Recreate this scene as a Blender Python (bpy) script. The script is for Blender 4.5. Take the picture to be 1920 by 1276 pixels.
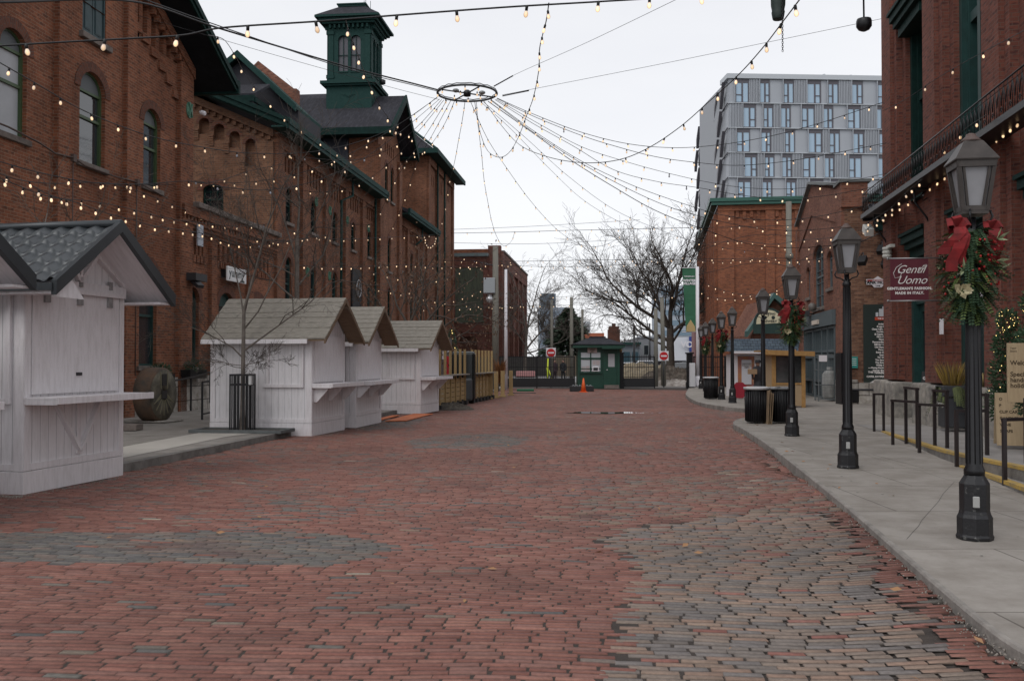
import bpy, math, random
import numpy as np
from mathutils import Vector, Matrix
for o in list(bpy.data.objects): bpy.data.objects.remove(o)
sc = bpy.context.scene
C = sc.collection
RN = random.Random(11)
PI = math.pi
sin, cos, rad = math.sin, math.cos, math.radians

# ------------------------------------------------------------------ camera, sky, sun, exposure
F, IW, IH, CAMZ = 1800.0, 1920, 1276, 1.6
PITCH = math.atan(38/F)
cam = bpy.data.cameras.new('camera'); camo = bpy.data.objects.new('camera', cam); C.objects.link(camo)
cam.lens = 36*F/IW; cam.sensor_width = 36; cam.clip_start = .1; cam.clip_end = 3000
camo.location = (0, 0, CAMZ); camo.rotation_euler = (PI/2+PITCH, 0, 0)
sc.camera = camo
sc.render.engine = 'CYCLES'
sc.render.resolution_x = 1024; sc.render.resolution_y = 680
SUN_EL, SUN_AZ = 48, 215          # overcast: the sun is only a broad bright patch behind the camera
world = bpy.data.worlds.new('World'); sc.world = world; world.use_nodes = True
nt = world.node_tree; nt.nodes.clear()
wo = nt.nodes.new('ShaderNodeOutputWorld')
sky = nt.nodes.new('ShaderNodeTexSky'); sky.sky_type = 'NISHITA'; sky.sun_disc = False
sky.sun_elevation = rad(SUN_EL); sky.sun_rotation = rad(SUN_AZ)
bg1 = nt.nodes.new('ShaderNodeBackground'); bg1.inputs[1].default_value = .05
hs = nt.nodes.new('ShaderNodeHueSaturation'); hs.inputs['Saturation'].default_value = .25; hs.inputs['Value'].default_value = .6
nt.links.new(sky.outputs[0], hs.inputs['Color']); nt.links.new(hs.outputs[0], bg1.inputs[0])
bg2 = nt.nodes.new('ShaderNodeBackground'); bg2.inputs[1].default_value = .62
tc = nt.nodes.new('ShaderNodeTexCoord'); mp = nt.nodes.new('ShaderNodeMapping'); mp.inputs['Scale'].default_value = (1, 1, 3.2)
nz = nt.nodes.new('ShaderNodeTexNoise'); nz.inputs['Scale'].default_value = 1.6; nz.inputs['Detail'].default_value = 6; nz.inputs['Roughness'].default_value = .55
cr = nt.nodes.new('ShaderNodeValToRGB')
cr.color_ramp.elements[0].position = .3; cr.color_ramp.elements[0].color = (.84, .85, .90, 1)
cr.color_ramp.elements[1].position = .7; cr.color_ramp.elements[1].color = (.95, .955, .98, 1)
nt.links.new(tc.outputs['Generated'], mp.inputs[0]); nt.links.new(mp.outputs[0], nz.inputs[0])
nt.links.new(nz.outputs[0], cr.inputs[0]); nt.links.new(cr.outputs[0], bg2.inputs[0])
ad = nt.nodes.new('ShaderNodeAddShader')
nt.links.new(bg1.outputs[0], ad.inputs[0]); nt.links.new(bg2.outputs[0], ad.inputs[1]); nt.links.new(ad.outputs[0], wo.inputs[0])
sl = bpy.data.lights.new('sun', 'SUN'); sl.energy = .7; sl.angle = rad(30); sl.color = (1, .97, .93)
so = bpy.data.objects.new('sun', sl); C.objects.link(so)
so.rotation_euler = (rad(90-SUN_EL), 0, rad(180-SUN_AZ))
vs = sc.view_settings; vs.view_transform = 'Standard'; vs.look = 'None'; vs.gamma = 1; vs.exposure = .38; vs.use_curve_mapping = False

# ------------------------------------------------------------------ picture geometry
def ray(px, py):
    dx, dy = (px-IW/2)/F, (IH/2-py)/F
    c, s = cos(PITCH), sin(PITCH)
    return Vector((dx, c-dy*s, s+dy*c))
def at(px, py, Y):
    r = ray(px, py); return Vector((r.x/r.y*Y, Y, CAMZ+r.z/r.y*Y))
def gr(px, py, z=0.0):
    r = ray(px, py); t = (z-CAMZ)/r.z
    return Vector((r.x*t, r.y*t, z))
class Frame:
    """street wall: origin, +x along the wall, +y into the building"""
    def __init__(s, x, y, th): s.o = Vector((x, y, 0)); s.th = th; s.u = Vector((cos(th), sin(th), 0)); s.n = Vector((-sin(th), cos(th), 0))
    def w(s, a, b, z=0): return s.o+s.u*a+s.n*b+Vector((0, 0, z))
    def hit(s, px, py, off=0.0):
        r = ray(px, py); c = Vector((0, 0, CAMZ))
        t = (s.n.dot(s.o)+off-s.n.dot(c))/s.n.dot(r); p = c+r*t
        return s.u.dot(p-s.o), p.z
    def X(s, px, off=0.0): return s.hit(px, 638, off)[0]

# ------------------------------------------------------------------ mesh builder
class MB:
    def __init__(s): s.v = []; s.f = []; s.m = []; s.uv = []; s.sm = []; s.T = None; s.c = {}
    def add(s, p):
        p = Vector(p)
        if s.T: p = s.T @ p
        s.v.append(p); return len(s.v)-1
    def poly(s, pts, mat=0, uv=None, smooth=False):
        s.f.append([s.add(p) for p in pts]); s.m.append(mat); s.uv.append(uv); s.sm.append(smooth)
    def face(s, ids, mat=0, smooth=False):
        s.f.append(list(ids)); s.m.append(mat); s.uv.append(None); s.sm.append(smooth)
    def box(s, x0, x1, y0, y1, z0, z1, mat=0):
        i = [s.add(p) for p in ((x0,y0,z0),(x1,y0,z0),(x1,y1,z0),(x0,y1,z0),(x0,y0,z1),(x1,y0,z1),(x1,y1,z1),(x0,y1,z1))]
        for q in ((0,3,2,1),(4,5,6,7),(0,1,5,4),(1,2,6,5),(2,3,7,6),(3,0,4,7)): s.face([i[k] for k in q], mat)
    def beam(s, a, b, w, h, mat=0, up=(0,0,1)):
        a, b = Vector(a), Vector(b); d = (b-a).normalized(); up = Vector(up)
        sd = d.cross(up)
        if sd.length < 1e-4: sd = d.cross(Vector((0,1,0)))
        sd.normalize(); u2 = sd.cross(d).normalized()
        i = []
        for p in (a, b):
            for sx, sz in ((-1,-1),(1,-1),(1,1),(-1,1)): i.append(s.add(p+sd*sx*w/2+u2*sz*h/2))
        for q in ((0,1,2,3),(7,6,5,4),(0,4,5,1),(1,5,6,2),(2,6,7,3),(3,7,4,0)): s.face([i[k] for k in q], mat)
    def prism(s, pts, d, mat=0, smat=None):
        """pts: a planar outline; d: the extrusion vector"""
        d = Vector(d); a = [s.add(p) for p in pts]; b = [s.add(Vector(p)+d) for p in pts]; n = len(pts)
        s.face(a[::-1], mat); s.face(b, mat)
        for k in range(n): s.face((a[k], a[(k+1) % n], b[(k+1) % n], b[k]), mat if smat is None else smat)
    def tube(s, pts, r, n=6, mat=0, caps=True, smooth=True):
        pts = [Vector(p) for p in pts]; N = len(pts)
        if not hasattr(r, '__len__'): r = [r]*N
        rings = []; ref = None
        for k, p in enumerate(pts):
            d = (pts[min(k+1, N-1)]-pts[max(k-1, 0)])
            if d.length < 1e-9: d = Vector((0,0,1))
            d.normalize()
            if ref is None: ref = Vector((1,0,0)) if abs(d.x) < .8 else Vector((0,1,0))
            a = (ref-d*ref.dot(d)).normalized(); b = d.cross(a); ref = a
            rings.append([s.add(p+(a*cos(2*PI*j/n)+b*sin(2*PI*j/n))*r[k]) for j in range(n)])
        for k in range(N-1):
            for j in range(n): s.face((rings[k][j], rings[k][(j+1) % n], rings[k+1][(j+1) % n], rings[k+1][j]), mat, smooth)
        if caps: s.face(rings[0][::-1], mat); s.face(rings[-1], mat)
    def lathe(s, prof, c=(0,0,0), n=16, mat=0, smooth=True, rot=0.0):
        c = Vector(c); rings = [[s.add(c+Vector((r*cos(rot+2*PI*j/n), r*sin(rot+2*PI*j/n), z))) for j in range(n)] for r, z in prof]
        for k in range(len(prof)-1):
            for j in range(n): s.face((rings[k][j], rings[k][(j+1) % n], rings[k+1][(j+1) % n], rings[k+1][j]), mat, smooth)
        s.face(rings[0][::-1], mat); s.face(rings[-1], mat)
    def blob(s, c, r, n=8, m=5, mat=0, jit=0.0, sq=(1,1,1)):
        c = Vector(c); rings = []
        for k in range(m+1):
            ph = PI*k/m; rings.append([s.add(c+Vector((sin(ph)*cos(2*PI*j/n)*sq[0], sin(ph)*sin(2*PI*j/n)*sq[1], cos(ph)*sq[2]))*r*(1+RN.uniform(-jit, jit))) for j in range(n)])
        for k in range(m):
            for j in range(n): s.face((rings[k][j], rings[k+1][j], rings[k+1][(j+1) % n], rings[k][(j+1) % n]), mat, True)
    def build(s, name, mats, parent=None, bevel=0, loc=None, rz=0):
        me = bpy.data.meshes.new(name)
        me.from_pydata([tuple(p) for p in s.v], [], s.f)
        if not isinstance(mats, (list, tuple)): mats = [mats]
        for m in mats: me.materials.append(m)
        if len(s.f):
            me.polygons.foreach_set('material_index', np.array(s.m, np.int32))
            me.polygons.foreach_set('use_smooth', np.array(s.sm, bool))
            me.update()
            V = np.array([tuple(p) for p in s.v])
            uvl = me.uv_layers.new(name='UVMap')
            out = np.zeros((len(me.loops), 2)); nn = np.zeros(len(me.polygons)*3); me.polygons.foreach_get('normal', nn); nn = nn.reshape(-1, 3)
            k = 0
            for fi, f in enumerate(s.f):
                L = len(f)
                if s.uv[fi] is not None: out[k:k+L] = s.uv[fi]
                else:
                    n = nn[fi]; P = V[f]
                    if abs(n[2]) > .75: out[k:k+L] = P[:, :2]
                    else:
                        h = math.hypot(n[0], n[1]); t = (-n[1]/h, n[0]/h)
                        if abs(t[0]) >= abs(t[1]):
                            if t[0] < 0: t = (-t[0], -t[1])
                        elif t[1] < 0: t = (-t[0], -t[1])
                        out[k:k+L, 0] = P[:, 0]*t[0]+P[:, 1]*t[1]
                        out[k:k+L, 1] = P[:, 2]/max(h, .3)
                k += L
            uvl.data.foreach_set('uv', out.ravel().astype(np.float32))
        o = bpy.data.objects.new(name, me); C.objects.link(o)
        if parent: o.parent = parent
        if loc is not None: o.location = loc
        if rz: o.rotation_euler = (0, 0, rz)
        if bevel:
            b = o.modifiers.new('b', 'BEVEL'); b.width = bevel; b.segments = 2; b.limit_method = 'ANGLE'; b.angle_limit = rad(40)
        return o
def tag(o, label=None, cat=None, group=None, kind=None):
    if label: o['label'] = label
    if cat: o['category'] = cat
    if group: o['group'] = group
    if kind: o['kind'] = kind
    return o
def empty(name, loc, rz=0, label=None, cat=None, group=None):
    o = bpy.data.objects.new(name, None); C.objects.link(o); o.location = loc; o.rotation_euler = (0, 0, rz); o.empty_display_size = .2
    return tag(o, label, cat, group)
KIDS = {}
def copy_tree(o, parent=None):
    c = o.copy(); C.objects.link(c); c.parent = parent
    for ch in [x for x in bpy.data.objects if x.parent == o]: copy_tree(ch, c)
    return c
def text_pts(txt, size, shear=0, align='CENTER', bold=0, space=1.0, line=1.0):
    cu = bpy.data.curves.new('t', 'FONT'); cu.body = txt; cu.size = size; cu.shear = shear; cu.align_x = align; cu.align_y = 'CENTER'
    cu.offset = bold; cu.extrude = .001; cu.space_character = space; cu.space_line = line; cu.resolution_u = 3
    o = bpy.data.objects.new('t', cu); C.objects.link(o)
    dg = bpy.context.evaluated_depsgraph_get(); dg.update()
    me = bpy.data.meshes.new_from_object(o.evaluated_get(dg)); bpy.data.objects.remove(o); return me
def lettering(txt, size, loc, mat, parent, u=(1,0,0), v=(0,0,1), name='lettering', **k):
    """text laid on a plane: u = reading direction, v = up, in the parent's frame"""
    me = text_pts(txt, size, **k); me.materials.clear(); me.materials.append(mat)
    u, v = Vector(u).normalized(), Vector(v).normalized(); n = u.cross(v)
    M = Matrix((u, v, n)).transposed().to_4x4(); M.translation = Vector(loc)
    me.transform(M); me.name = name
    o = bpy.data.objects.new(name, me); C.objects.link(o)
    if parent: o.parent = parent
    return o

# ------------------------------------------------------------------ materials
MATS = {}
def mat(name, col, rough=.8, metal=0, nscale=0, namt=.3, bump=0, bscale=60, col2=None, spec=.5, coords='Object', stretch=None, detail=5):
    m = bpy.data.materials.new(name); m.use_nodes = True; n = m.node_tree; b = n.nodes['Principled BSDF']
    b.inputs['Base Color'].default_value = (*col, 1); b.inputs['Roughness'].default_value = rough; b.inputs['Metallic'].default_value = metal
    b.inputs['Specular IOR Level'].default_value = spec
    if nscale or bump:
        t = n.nodes.new('ShaderNodeTexCoord'); src = t.outputs[coords]
        if stretch:
            q = n.nodes.new('ShaderNodeMapping'); q.inputs['Scale'].default_value = stretch; n.links.new(src, q.inputs[0]); src = q.outputs[0]
    if nscale:
        z = n.nodes.new('ShaderNodeTexNoise'); z.inputs['Scale'].default_value = nscale; z.inputs['Detail'].default_value = detail; z.inputs['Roughness'].default_value = .65
        n.links.new(src, z.inputs[0])
        r = n.nodes.new('ShaderNodeValToRGB'); c2 = col2 or tuple(c*(1-namt) for c in col)
        r.color_ramp.elements[0].position = .35; r.color_ramp.elements[0].color = (*c2, 1); r.color_ramp.elements[1].position = .65; r.color_ramp.elements[1].color = (*col, 1)
        n.links.new(z.outputs[0], r.inputs[0]); n.links.new(r.outputs[0], b.inputs['Base Color'])
    if bump:
        z = n.nodes.new('ShaderNodeTexNoise'); z.inputs['Scale'].default_value = bscale; z.inputs['Detail'].default_value = 4
        n.links.new(src, z.inputs[0]); u = n.nodes.new('ShaderNodeBump'); u.inputs['Strength'].default_value = bump; u.inputs['Distance'].default_value = .02
        n.links.new(z.outputs[0], u.inputs['Height']); n.links.new(u.outputs[0], b.inputs['Normal'])
    MATS[name] = m; return m
def mixrgb(n, mode, fac, a, b):
    x = n.nodes.new('ShaderNodeMix'); x.data_type = 'RGBA'; x.blend_type = mode
    for i, v in ((0, fac), (6, a), (7, b)):
        if hasattr(v, 'is_output'): n.links.new(v, x.inputs[i])
        elif i == 0: x.inputs[0].default_value = v
        else: x.inputs[i].default_value = (*v, 1)
    return x.outputs[2]
def brickmat(name, c1, c2, mortar, bw=.215, rh=.075, ms=.011, stain=.5, scol=(.35,.3,.28), bump=.5, dark=(.095,.045,.032), sscale=.35, efflor=0.0):
    m = bpy.data.materials.new(name); m.use_nodes = True; n = m.node_tree; b = n.nodes['Principled BSDF']
    tc = n.nodes.new('ShaderNodeTexCoord'); uv = tc.outputs['UV']
    # bricks laid a little unevenly
    wn = n.nodes.new('ShaderNodeTexNoise'); wn.inputs['Scale'].default_value = 2.2; wn.inputs['Detail'].default_value = 3; n.links.new(uv, wn.inputs[0])
    va = n.nodes.new('ShaderNodeVectorMath'); va.operation = 'MULTIPLY_ADD'; va.inputs[1].default_value = (.02,.012,0)
    n.links.new(wn.outputs['Color'], va.inputs[0]); n.links.new(uv, va.inputs[2])
    def bt(colA, colB, bias, mort):
        t = n.nodes.new('ShaderNodeTexBrick'); t.offset = .5; t.inputs['Scale'].default_value = 1
        t.inputs['Brick Width'].default_value = bw; t.inputs['Row Height'].default_value = rh; t.inputs['Mortar Size'].default_value = ms*.5
        t.inputs['Mortar Smooth'].default_value = .3; t.inputs['Bias'].default_value = bias
        t.inputs['Color1'].default_value = (*colA, 1); t.inputs['Color2'].default_value = (*colB, 1); t.inputs['Mortar'].default_value = (*mort, 1)
        n.links.new(va.outputs[0], t.inputs['Vector']); return t
    t = bt(c1, c2, 0, mortar)
    # a few over-burnt bricks: cells of a stretched voronoi
    vm = n.nodes.new('ShaderNodeMapping'); vm.inputs['Scale'].default_value = (1/bw, 1/rh, 1); n.links.new(va.outputs[0], vm.inputs[0])
    wh = n.nodes.new('ShaderNodeTexNoise'); wh.inputs['Scale'].default_value = 1.0; wh.inputs['Detail'].default_value = 1; n.links.new(vm.outputs[0], wh.inputs[0])
    r1 = n.nodes.new('ShaderNodeValToRGB'); r1.color_ramp.elements[0].position = .30; r1.color_ramp.elements[0].color = (.8,.8,.8,1); r1.color_ramp.elements[1].position = .46; r1.color_ramp.elements[1].color = (0,0,0,1)
    n.links.new(wh.outputs[0], r1.inputs[0])
    c = mixrgb(n, 'MIX', r1.outputs[0], t.outputs['Color'], dark)
    c = mixrgb(n, 'MIX', t.outputs['Fac'], c, mortar)
    sn = n.nodes.new('ShaderNodeTexNoise'); sn.inputs['Scale'].default_value = sscale; sn.inputs['Detail'].default_value = 7; sn.inputs['Roughness'].default_value = .7; n.links.new(uv, sn.inputs[0])
    r2 = n.nodes.new('ShaderNodeValToRGB'); r2.color_ramp.elements[0].position = .38; r2.color_ramp.elements[0].color = (*scol, 1); r2.color_ramp.elements[1].position = .6; r2.color_ramp.elements[1].color = (1,1,1,1)
    n.links.new(sn.outputs[0], r2.inputs[0])
    c = mixrgb(n, 'MULTIPLY', stain, c, r2.outputs[0])
    if efflor:
        en = n.nodes.new('ShaderNodeTexNoise'); en.inputs['Scale'].default_value = 1.1; en.inputs['Detail'].default_value = 9; en.inputs['Roughness'].default_value = .8; n.links.new(uv, en.inputs[0])
        r3 = n.nodes.new('ShaderNodeValToRGB'); r3.color_ramp.elements[0].position = .6; r3.color_ramp.elements[0].color = (0,0,0,1); r3.color_ramp.elements[1].position = .75; r3.color_ramp.elements[1].color = (efflor,)*3+(1,)
        n.links.new(en.outputs[0], r3.inputs[0]); c = mixrgb(n, 'MIX', r3.outputs[0], c, (.42,.38,.34))
    n.links.new(c, b.inputs['Base Color']); b.inputs['Roughness'].default_value = .9; b.inputs['Specular IOR Level'].default_value = .25
    fn = n.nodes.new('ShaderNodeTexNoise'); fn.inputs['Scale'].default_value = 45; fn.inputs['Detail'].default_value = 3; n.links.new(uv, fn.inputs[0])
    ma = n.nodes.new('ShaderNodeMath'); ma.operation = 'MULTIPLY_ADD'; ma.inputs[1].default_value = -1.0; n.links.new(t.outputs['Fac'], ma.inputs[0]); n.links.new(fn.outputs[0], ma.inputs[2])
    u = n.nodes.new('ShaderNodeBump'); u.inputs['Strength'].default_value = bump; u.inputs['Distance'].default_value = .012; n.links.new(ma.outputs[0], u.inputs['Height']); n.links.new(u.outputs[0], b.inputs['Normal'])
    MATS[name] = m; return m
BR_L = brickmat('brick_left', (.32,.118,.062), (.195,.075,.043), (.30,.21,.15), stain=.75, scol=(.42,.38,.36))
BR_L2 = brickmat('brick_warehouse', (.27,.112,.062), (.17,.074,.045), (.25,.17,.125), stain=.7, scol=(.5,.44,.4))
BR_END = brickmat('brick_gable_end', (.235,.118,.07), (.17,.088,.053), (.21,.15,.11), stain=.5)
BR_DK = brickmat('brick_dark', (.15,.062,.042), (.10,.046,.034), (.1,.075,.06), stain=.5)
BR_R = brickmat('brick_right', (.22,.078,.055), (.15,.056,.042), (.16,.11,.09), stain=.6, scol=(.5,.42,.4), dark=(.06,.03,.03))
BR_T = brickmat('brick_tank', (.30,.13,.085), (.20,.085,.06), (.2,.15,.12), stain=.55, scol=(.5,.42,.4))
BR_T2 = brickmat('brick_tank_side', (.30,.16,.10), (.15,.075,.05), (.2,.16,.13), stain=.6, efflor=.15)
BR_W = brickmat('brick_far_warehouse', (.33,.12,.06), (.22,.08,.045), (.24,.15,.11), stain=.4)
BR_F = brickmat('brick_far', (.26,.105,.08), (.18,.075,.06), (.2,.14,.115), stain=.5)
ARCH = brickmat('brick_arch', (.20,.075,.045), (.12,.05,.035), (.13,.1,.085), bw=.215, rh=.075, ms=.016, stain=.4)
GREEN = mat('green_paint', (.007,.030,.026), .7, spec=.15, nscale=6, namt=.4)
GREEN2 = mat('green_paint_worn', (.010,.038,.034), .7, spec=.15, nscale=9, namt=.5, col2=(.018,.05,.045))
OLIVE = mat('olive_frame', (.05,.085,.035), .5)
TEAL = mat('teal_door', (.01,.05,.046), .5, nscale=4, namt=.35)
COPPER = mat('verdigris', (.09,.22,.15), .6, nscale=8, namt=.3)
SLATE = brickmat('slate_shingle', (.045,.045,.055), (.03,.03,.038), (.018,.018,.02), bw=.3, rh=.14, ms=.012, stain=.3, dark=(.025,.025,.03))
DARK = mat('dark_cladding', (.018,.021,.024), .85, spec=.1, nscale=3)
STONE = mat('rubble_stone', (.36,.33,.29), .9, nscale=3.5, col2=(.15,.14,.13), bump=1, bscale=9, detail=9)
SILL = mat('sandstone', (.20,.165,.145), .85, nscale=5, namt=.4, bump=.3)
CONC = mat('concrete', (.30,.28,.265), .9, nscale=1.3, col2=(.22,.205,.195), bump=.15, bscale=140, detail=9)
KERB = mat('kerb_stone', (.22,.205,.19), .9, nscale=4, col2=(.12,.11,.10), bump=.4, bscale=40)
IRON = mat('black_iron', (.009,.009,.011), .42, nscale=14, namt=.4, bump=.08, bscale=50, spec=.4)
IRONB = mat('scuffed_iron', (.009,.009,.011), .5, nscale=11, col2=(.10,.10,.095), bump=.15, bscale=40, detail=10)
for _e in [e for e in IRONB.node_tree.nodes if e.type == 'VALTORGB']: _e.color_ramp.elements[0].position = .36; _e.color_ramp.elements[1].position = .41
IRONG = mat('grey_iron', (.03,.03,.034), .5)
LANTERN = mat('lantern_metal', (.062,.052,.047), .5, metal=.3, nscale=7, namt=.4)
LGLASS = mat('frosted_glass', (.27,.27,.285), .22, nscale=4, namt=.12)
WHITE = mat('white_paint', (.72,.70,.73), .55)
def glass(name, col, rough=.04, spec=.9):
    return mat(name, col, rough, spec=spec)
GLASS = glass('window_glass', (.03,.035,.04), .06, 1.0)
GLASSD = glass('dark_glass', (.012,.015,.018), .12, .5)
GLASSB = glass('blue_glass', (.33,.46,.58), .1, .8)
CURT = mat('drawn_blind', (.42,.43,.45), .5, nscale=2, namt=.1)

def siding(name, col, pitch=.15, grime=(.42,.40,.41)):
    m = bpy.data.materials.new(name); m.use_nodes = True; n = m.node_tree; b = n.nodes['Principled BSDF']
    tc = n.nodes.new('ShaderNodeTexCoord'); sp = n.nodes.new('ShaderNodeSeparateXYZ'); n.links.new(tc.outputs['UV'], sp.inputs[0])
    d = n.nodes.new('ShaderNodeMath'); d.operation = 'DIVIDE'; d.inputs[1].default_value = pitch; n.links.new(sp.outputs[0], d.inputs[0])
    f = n.nodes.new('ShaderNodeMath'); f.operation = 'FRACT'; n.links.new(d.outputs[0], f.inputs[0])
    l = n.nodes.new('ShaderNodeMath'); l.operation = 'LESS_THAN'; l.inputs[1].default_value = .045; n.links.new(f.outputs[0], l.inputs[0])
    q = n.nodes.new('ShaderNodeMapping'); q.inputs['Scale'].default_value = (9, 1.2, 1); n.links.new(tc.outputs['UV'], q.inputs[0])
    z = n.nodes.new('ShaderNodeTexNoise'); z.inputs['Scale'].default_value = 2; z.inputs['Detail'].default_value = 9; z.inputs['Roughness'].default_value = .75; n.links.new(q.outputs[0], z.inputs[0])
    r = n.nodes.new('ShaderNodeValToRGB'); r.color_ramp.elements[0].position = .22; r.color_ramp.elements[0].color = (*grime, 1); r.color_ramp.elements[1].position = .55; r.color_ramp.elements[1].color = (*col, 1)
    n.links.new(z.outputs[0], r.inputs[0])
    c = mixrgb(n, 'MULTIPLY', l.outputs[0], r.outputs[0], (.45,.45,.47)) if pitch < 5 else r.outputs[0]
    z2 = n.nodes.new('ShaderNodeTexNoise'); z2.inputs['Scale'].default_value = 38; z2.inputs['Detail'].default_value = 5; z2.inputs['Roughness'].default_value = .7; n.links.new(tc.outputs['UV'], z2.inputs[0])
    r2 = n.nodes.new('ShaderNodeValToRGB'); r2.color_ramp.elements[0].position = .27; r2.color_ramp.elements[0].color = (.3,.26,.24,1); r2.color_ramp.elements[1].position = .31; r2.color_ramp.elements[1].color = (1,1,1,1); n.links.new(z2.outputs[0], r2.inputs[0])
    c = mixrgb(n, 'MULTIPLY', .7, c, r2.outputs[0])
    n.links.new(c, b.inputs['Base Color']); b.inputs['Roughness'].default_value = .6
    ma = n.nodes.new('ShaderNodeMath'); ma.operation = 'MULTIPLY_ADD'; ma.inputs[1].default_value = -1; n.links.new(l.outputs[0], ma.inputs[0]); n.links.new(z.outputs[0], ma.inputs[2])
    u = n.nodes.new('ShaderNodeBump'); u.inputs['Strength'].default_value = .4; u.inputs['Distance'].default_value = .01; n.links.new(ma.outputs[0], u.inputs['Height']); n.links.new(u.outputs[0], b.inputs['Normal'])
    return m
SIDING = siding('white_siding', (.74,.72,.735), grime=(.56,.54,.54))
BOARD = siding('white_board', (.73,.70,.715), pitch=99, grime=(.52,.49,.49))
def wood(name, a, b_, sc=(1.2, 22, 1), rough=.8):
    m = bpy.data.materials.new(name); m.use_nodes = True; n = m.node_tree; b = n.nodes['Principled BSDF']
    tc = n.nodes.new('ShaderNodeTexCoord'); q = n.nodes.new('ShaderNodeMapping'); q.inputs['Scale'].default_value = sc; n.links.new(tc.outputs['UV'], q.inputs[0])
    z = n.nodes.new('ShaderNodeTexNoise'); z.inputs['Scale'].default_value = 3; z.inputs['Detail'].default_value = 8; z.inputs['Roughness'].default_value = .7; n.links.new(q.outputs[0], z.inputs[0])
    r = n.nodes.new('ShaderNodeValToRGB'); r.color_ramp.elements[0].position = .3; r.color_ramp.elements[0].color = (*b_, 1); r.color_ramp.elements[1].position = .68; r.color_ramp.elements[1].color = (*a, 1)
    n.links.new(z.outputs[0], r.inputs[0]); n.links.new(r.outputs[0], b.inputs['Base Color']); b.inputs['Roughness'].default_value = rough
    u = n.nodes.new('ShaderNodeBump'); u.inputs['Strength'].default_value = .5; u.inputs['Distance'].default_value = .01; n.links.new(z.outputs[0], u.inputs['Height']); n.links.new(u.outputs[0], b.inputs['Normal'])
    return m
GREYWOOD = wood('weathered_shingle', (.37,.34,.29), (.085,.075,.062), sc=(2.2, 30, 1))
BROWNWOOD = wood('brown_board', (.24,.16,.10), (.10,.065,.04))
PINE = wood('treated_pine', (.42,.29,.13), (.22,.15,.07), sc=(2,14,1))
PALEWOOD = wood('pale_plywood', (.42,.32,.20), (.32,.235,.14), sc=(10,1,1))
POLEWOOD = wood('utility_pole', (.23,.22,.185), (.11,.105,.09), sc=(20,1,1))
METALROOF = mat('metal_tile', (.055,.062,.068), .38, metal=.25, nscale=2, namt=.2)
# ------------------------------------------------------------------ street and pavements
LA, RA = rad(6.03), rad(8.47)          # bearing of the left and right building lines
FL = Frame(-9.8, 29, PI/2-LA)
FR = Frame(10.6, 27, -PI/2-RA)
def sheet(name, pts, z, m, kind='structure'):
    b = MB(); b.poly([(p[0], p[1], z) for p in pts]); return tag(b.build(name, m), kind=kind)
ASPH = mat('asphalt', (.12,.115,.11), .9, nscale=.6, namt=.3, bump=.2, bscale=80, coords='Object')
sheet('ground', [(-400,-60),(400,-60),(400,900),(-400,900)], -.12, ASPH)
sheet('road', [(-60,57.2),(60,57.2),(60,76),(-60,76)], -.01, mat('road_asphalt', (.20,.19,.18), .9, nscale=.5, namt=.25, bump=.2, bscale=80))
SAND = mat('joint_sand', (.055,.042,.035), .95, nscale=5, namt=.4, bump=.5, bscale=60)
SOIL = mat('soil', (.10,.085,.07), .95, nscale=7, namt=.5, bump=1, bscale=20)
kr = [gr(2010, 1276, .12), gr(1880, 1195, .12), gr(1745, 1085, .12), gr(1596, 955, .12), gr(1500, 878, .12), gr(1436, 830, .12), gr(1392, 802, .12), gr(1377, 795, .12), gr(1378, 788, .12), gr(1400, 782, .12), gr(1450, 779, .12), gr(1470, 776, .12), gr(1440, 770, .12), gr(1402, 766, .12), gr(1345, 760, .12), gr(1310, 753, .12), gr(1293, 745, .12), gr(1286, 738, .12), gr(1289, 731, .12), gr(1292, 727, .12)]
kr.insert(0, Vector((2.2, 1.5, .12)))
def ccurve(pts, n=6):
    out = []
    for i in range(len(pts)-1):
        p0, p1, p2, p3 = pts[max(i-1, 0)], pts[i], pts[i+1], pts[min(i+2, len(pts)-1)]
        for k in range(n):
            t = k/n; out.append(.5*((2*p1)+(p2-p0)*t+(2*p0-5*p1+4*p2-p3)*t*t+(3*p1-p0-3*p2+p3)*t**3))
    out.append(pts[-1]); return out
kerbR = ccurve(kr, 3)
kl = [Vector((-8.6, 2, 0)), Vector((-7.3, 9, 0)), Vector((-6.25, 11.9, 0)), Vector((-5.62, 13.7, 0)), Vector((-4.72, 20.3, 0)), Vector((-1.3, 44, 0)), Vector((-.2, 57, 0))]
def offset(pts, d):
    out = []
    for i, p in enumerate(pts):
        t = (pts[min(i+1, len(pts)-1)]-pts[max(i-1, 0)]); t.z = 0; t.normalize(); out.append(p+Vector((t.y, -t.x, 0))*d)
    return out
def strip(mb, a, b, za, zb, m=0):
    for i in range(len(a)-1): mb.poly([(a[i].x, a[i].y, za), (a[i+1].x, a[i+1].y, za), (b[i+1].x, b[i+1].y, zb), (b[i].x, b[i].y, zb)], m)
def slabmat(name, base, dark, bw, rh):
    m = brickmat(name, base, tuple(c*.9 for c in base), dark, bw=bw, rh=rh, ms=.018, stain=.9, scol=(.72,.70,.68), bump=.3, dark=tuple(c*.9 for c in base), sscale=1.7)
    return m
SLAB = slabmat('pavement_slab', (.315,.29,.262), (.15,.135,.12), 1.9, 1.9)
SLAB2 = slabmat('pavement_slab_left', (.30,.28,.255), (.16,.145,.13), 2.4, 2.4)
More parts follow.
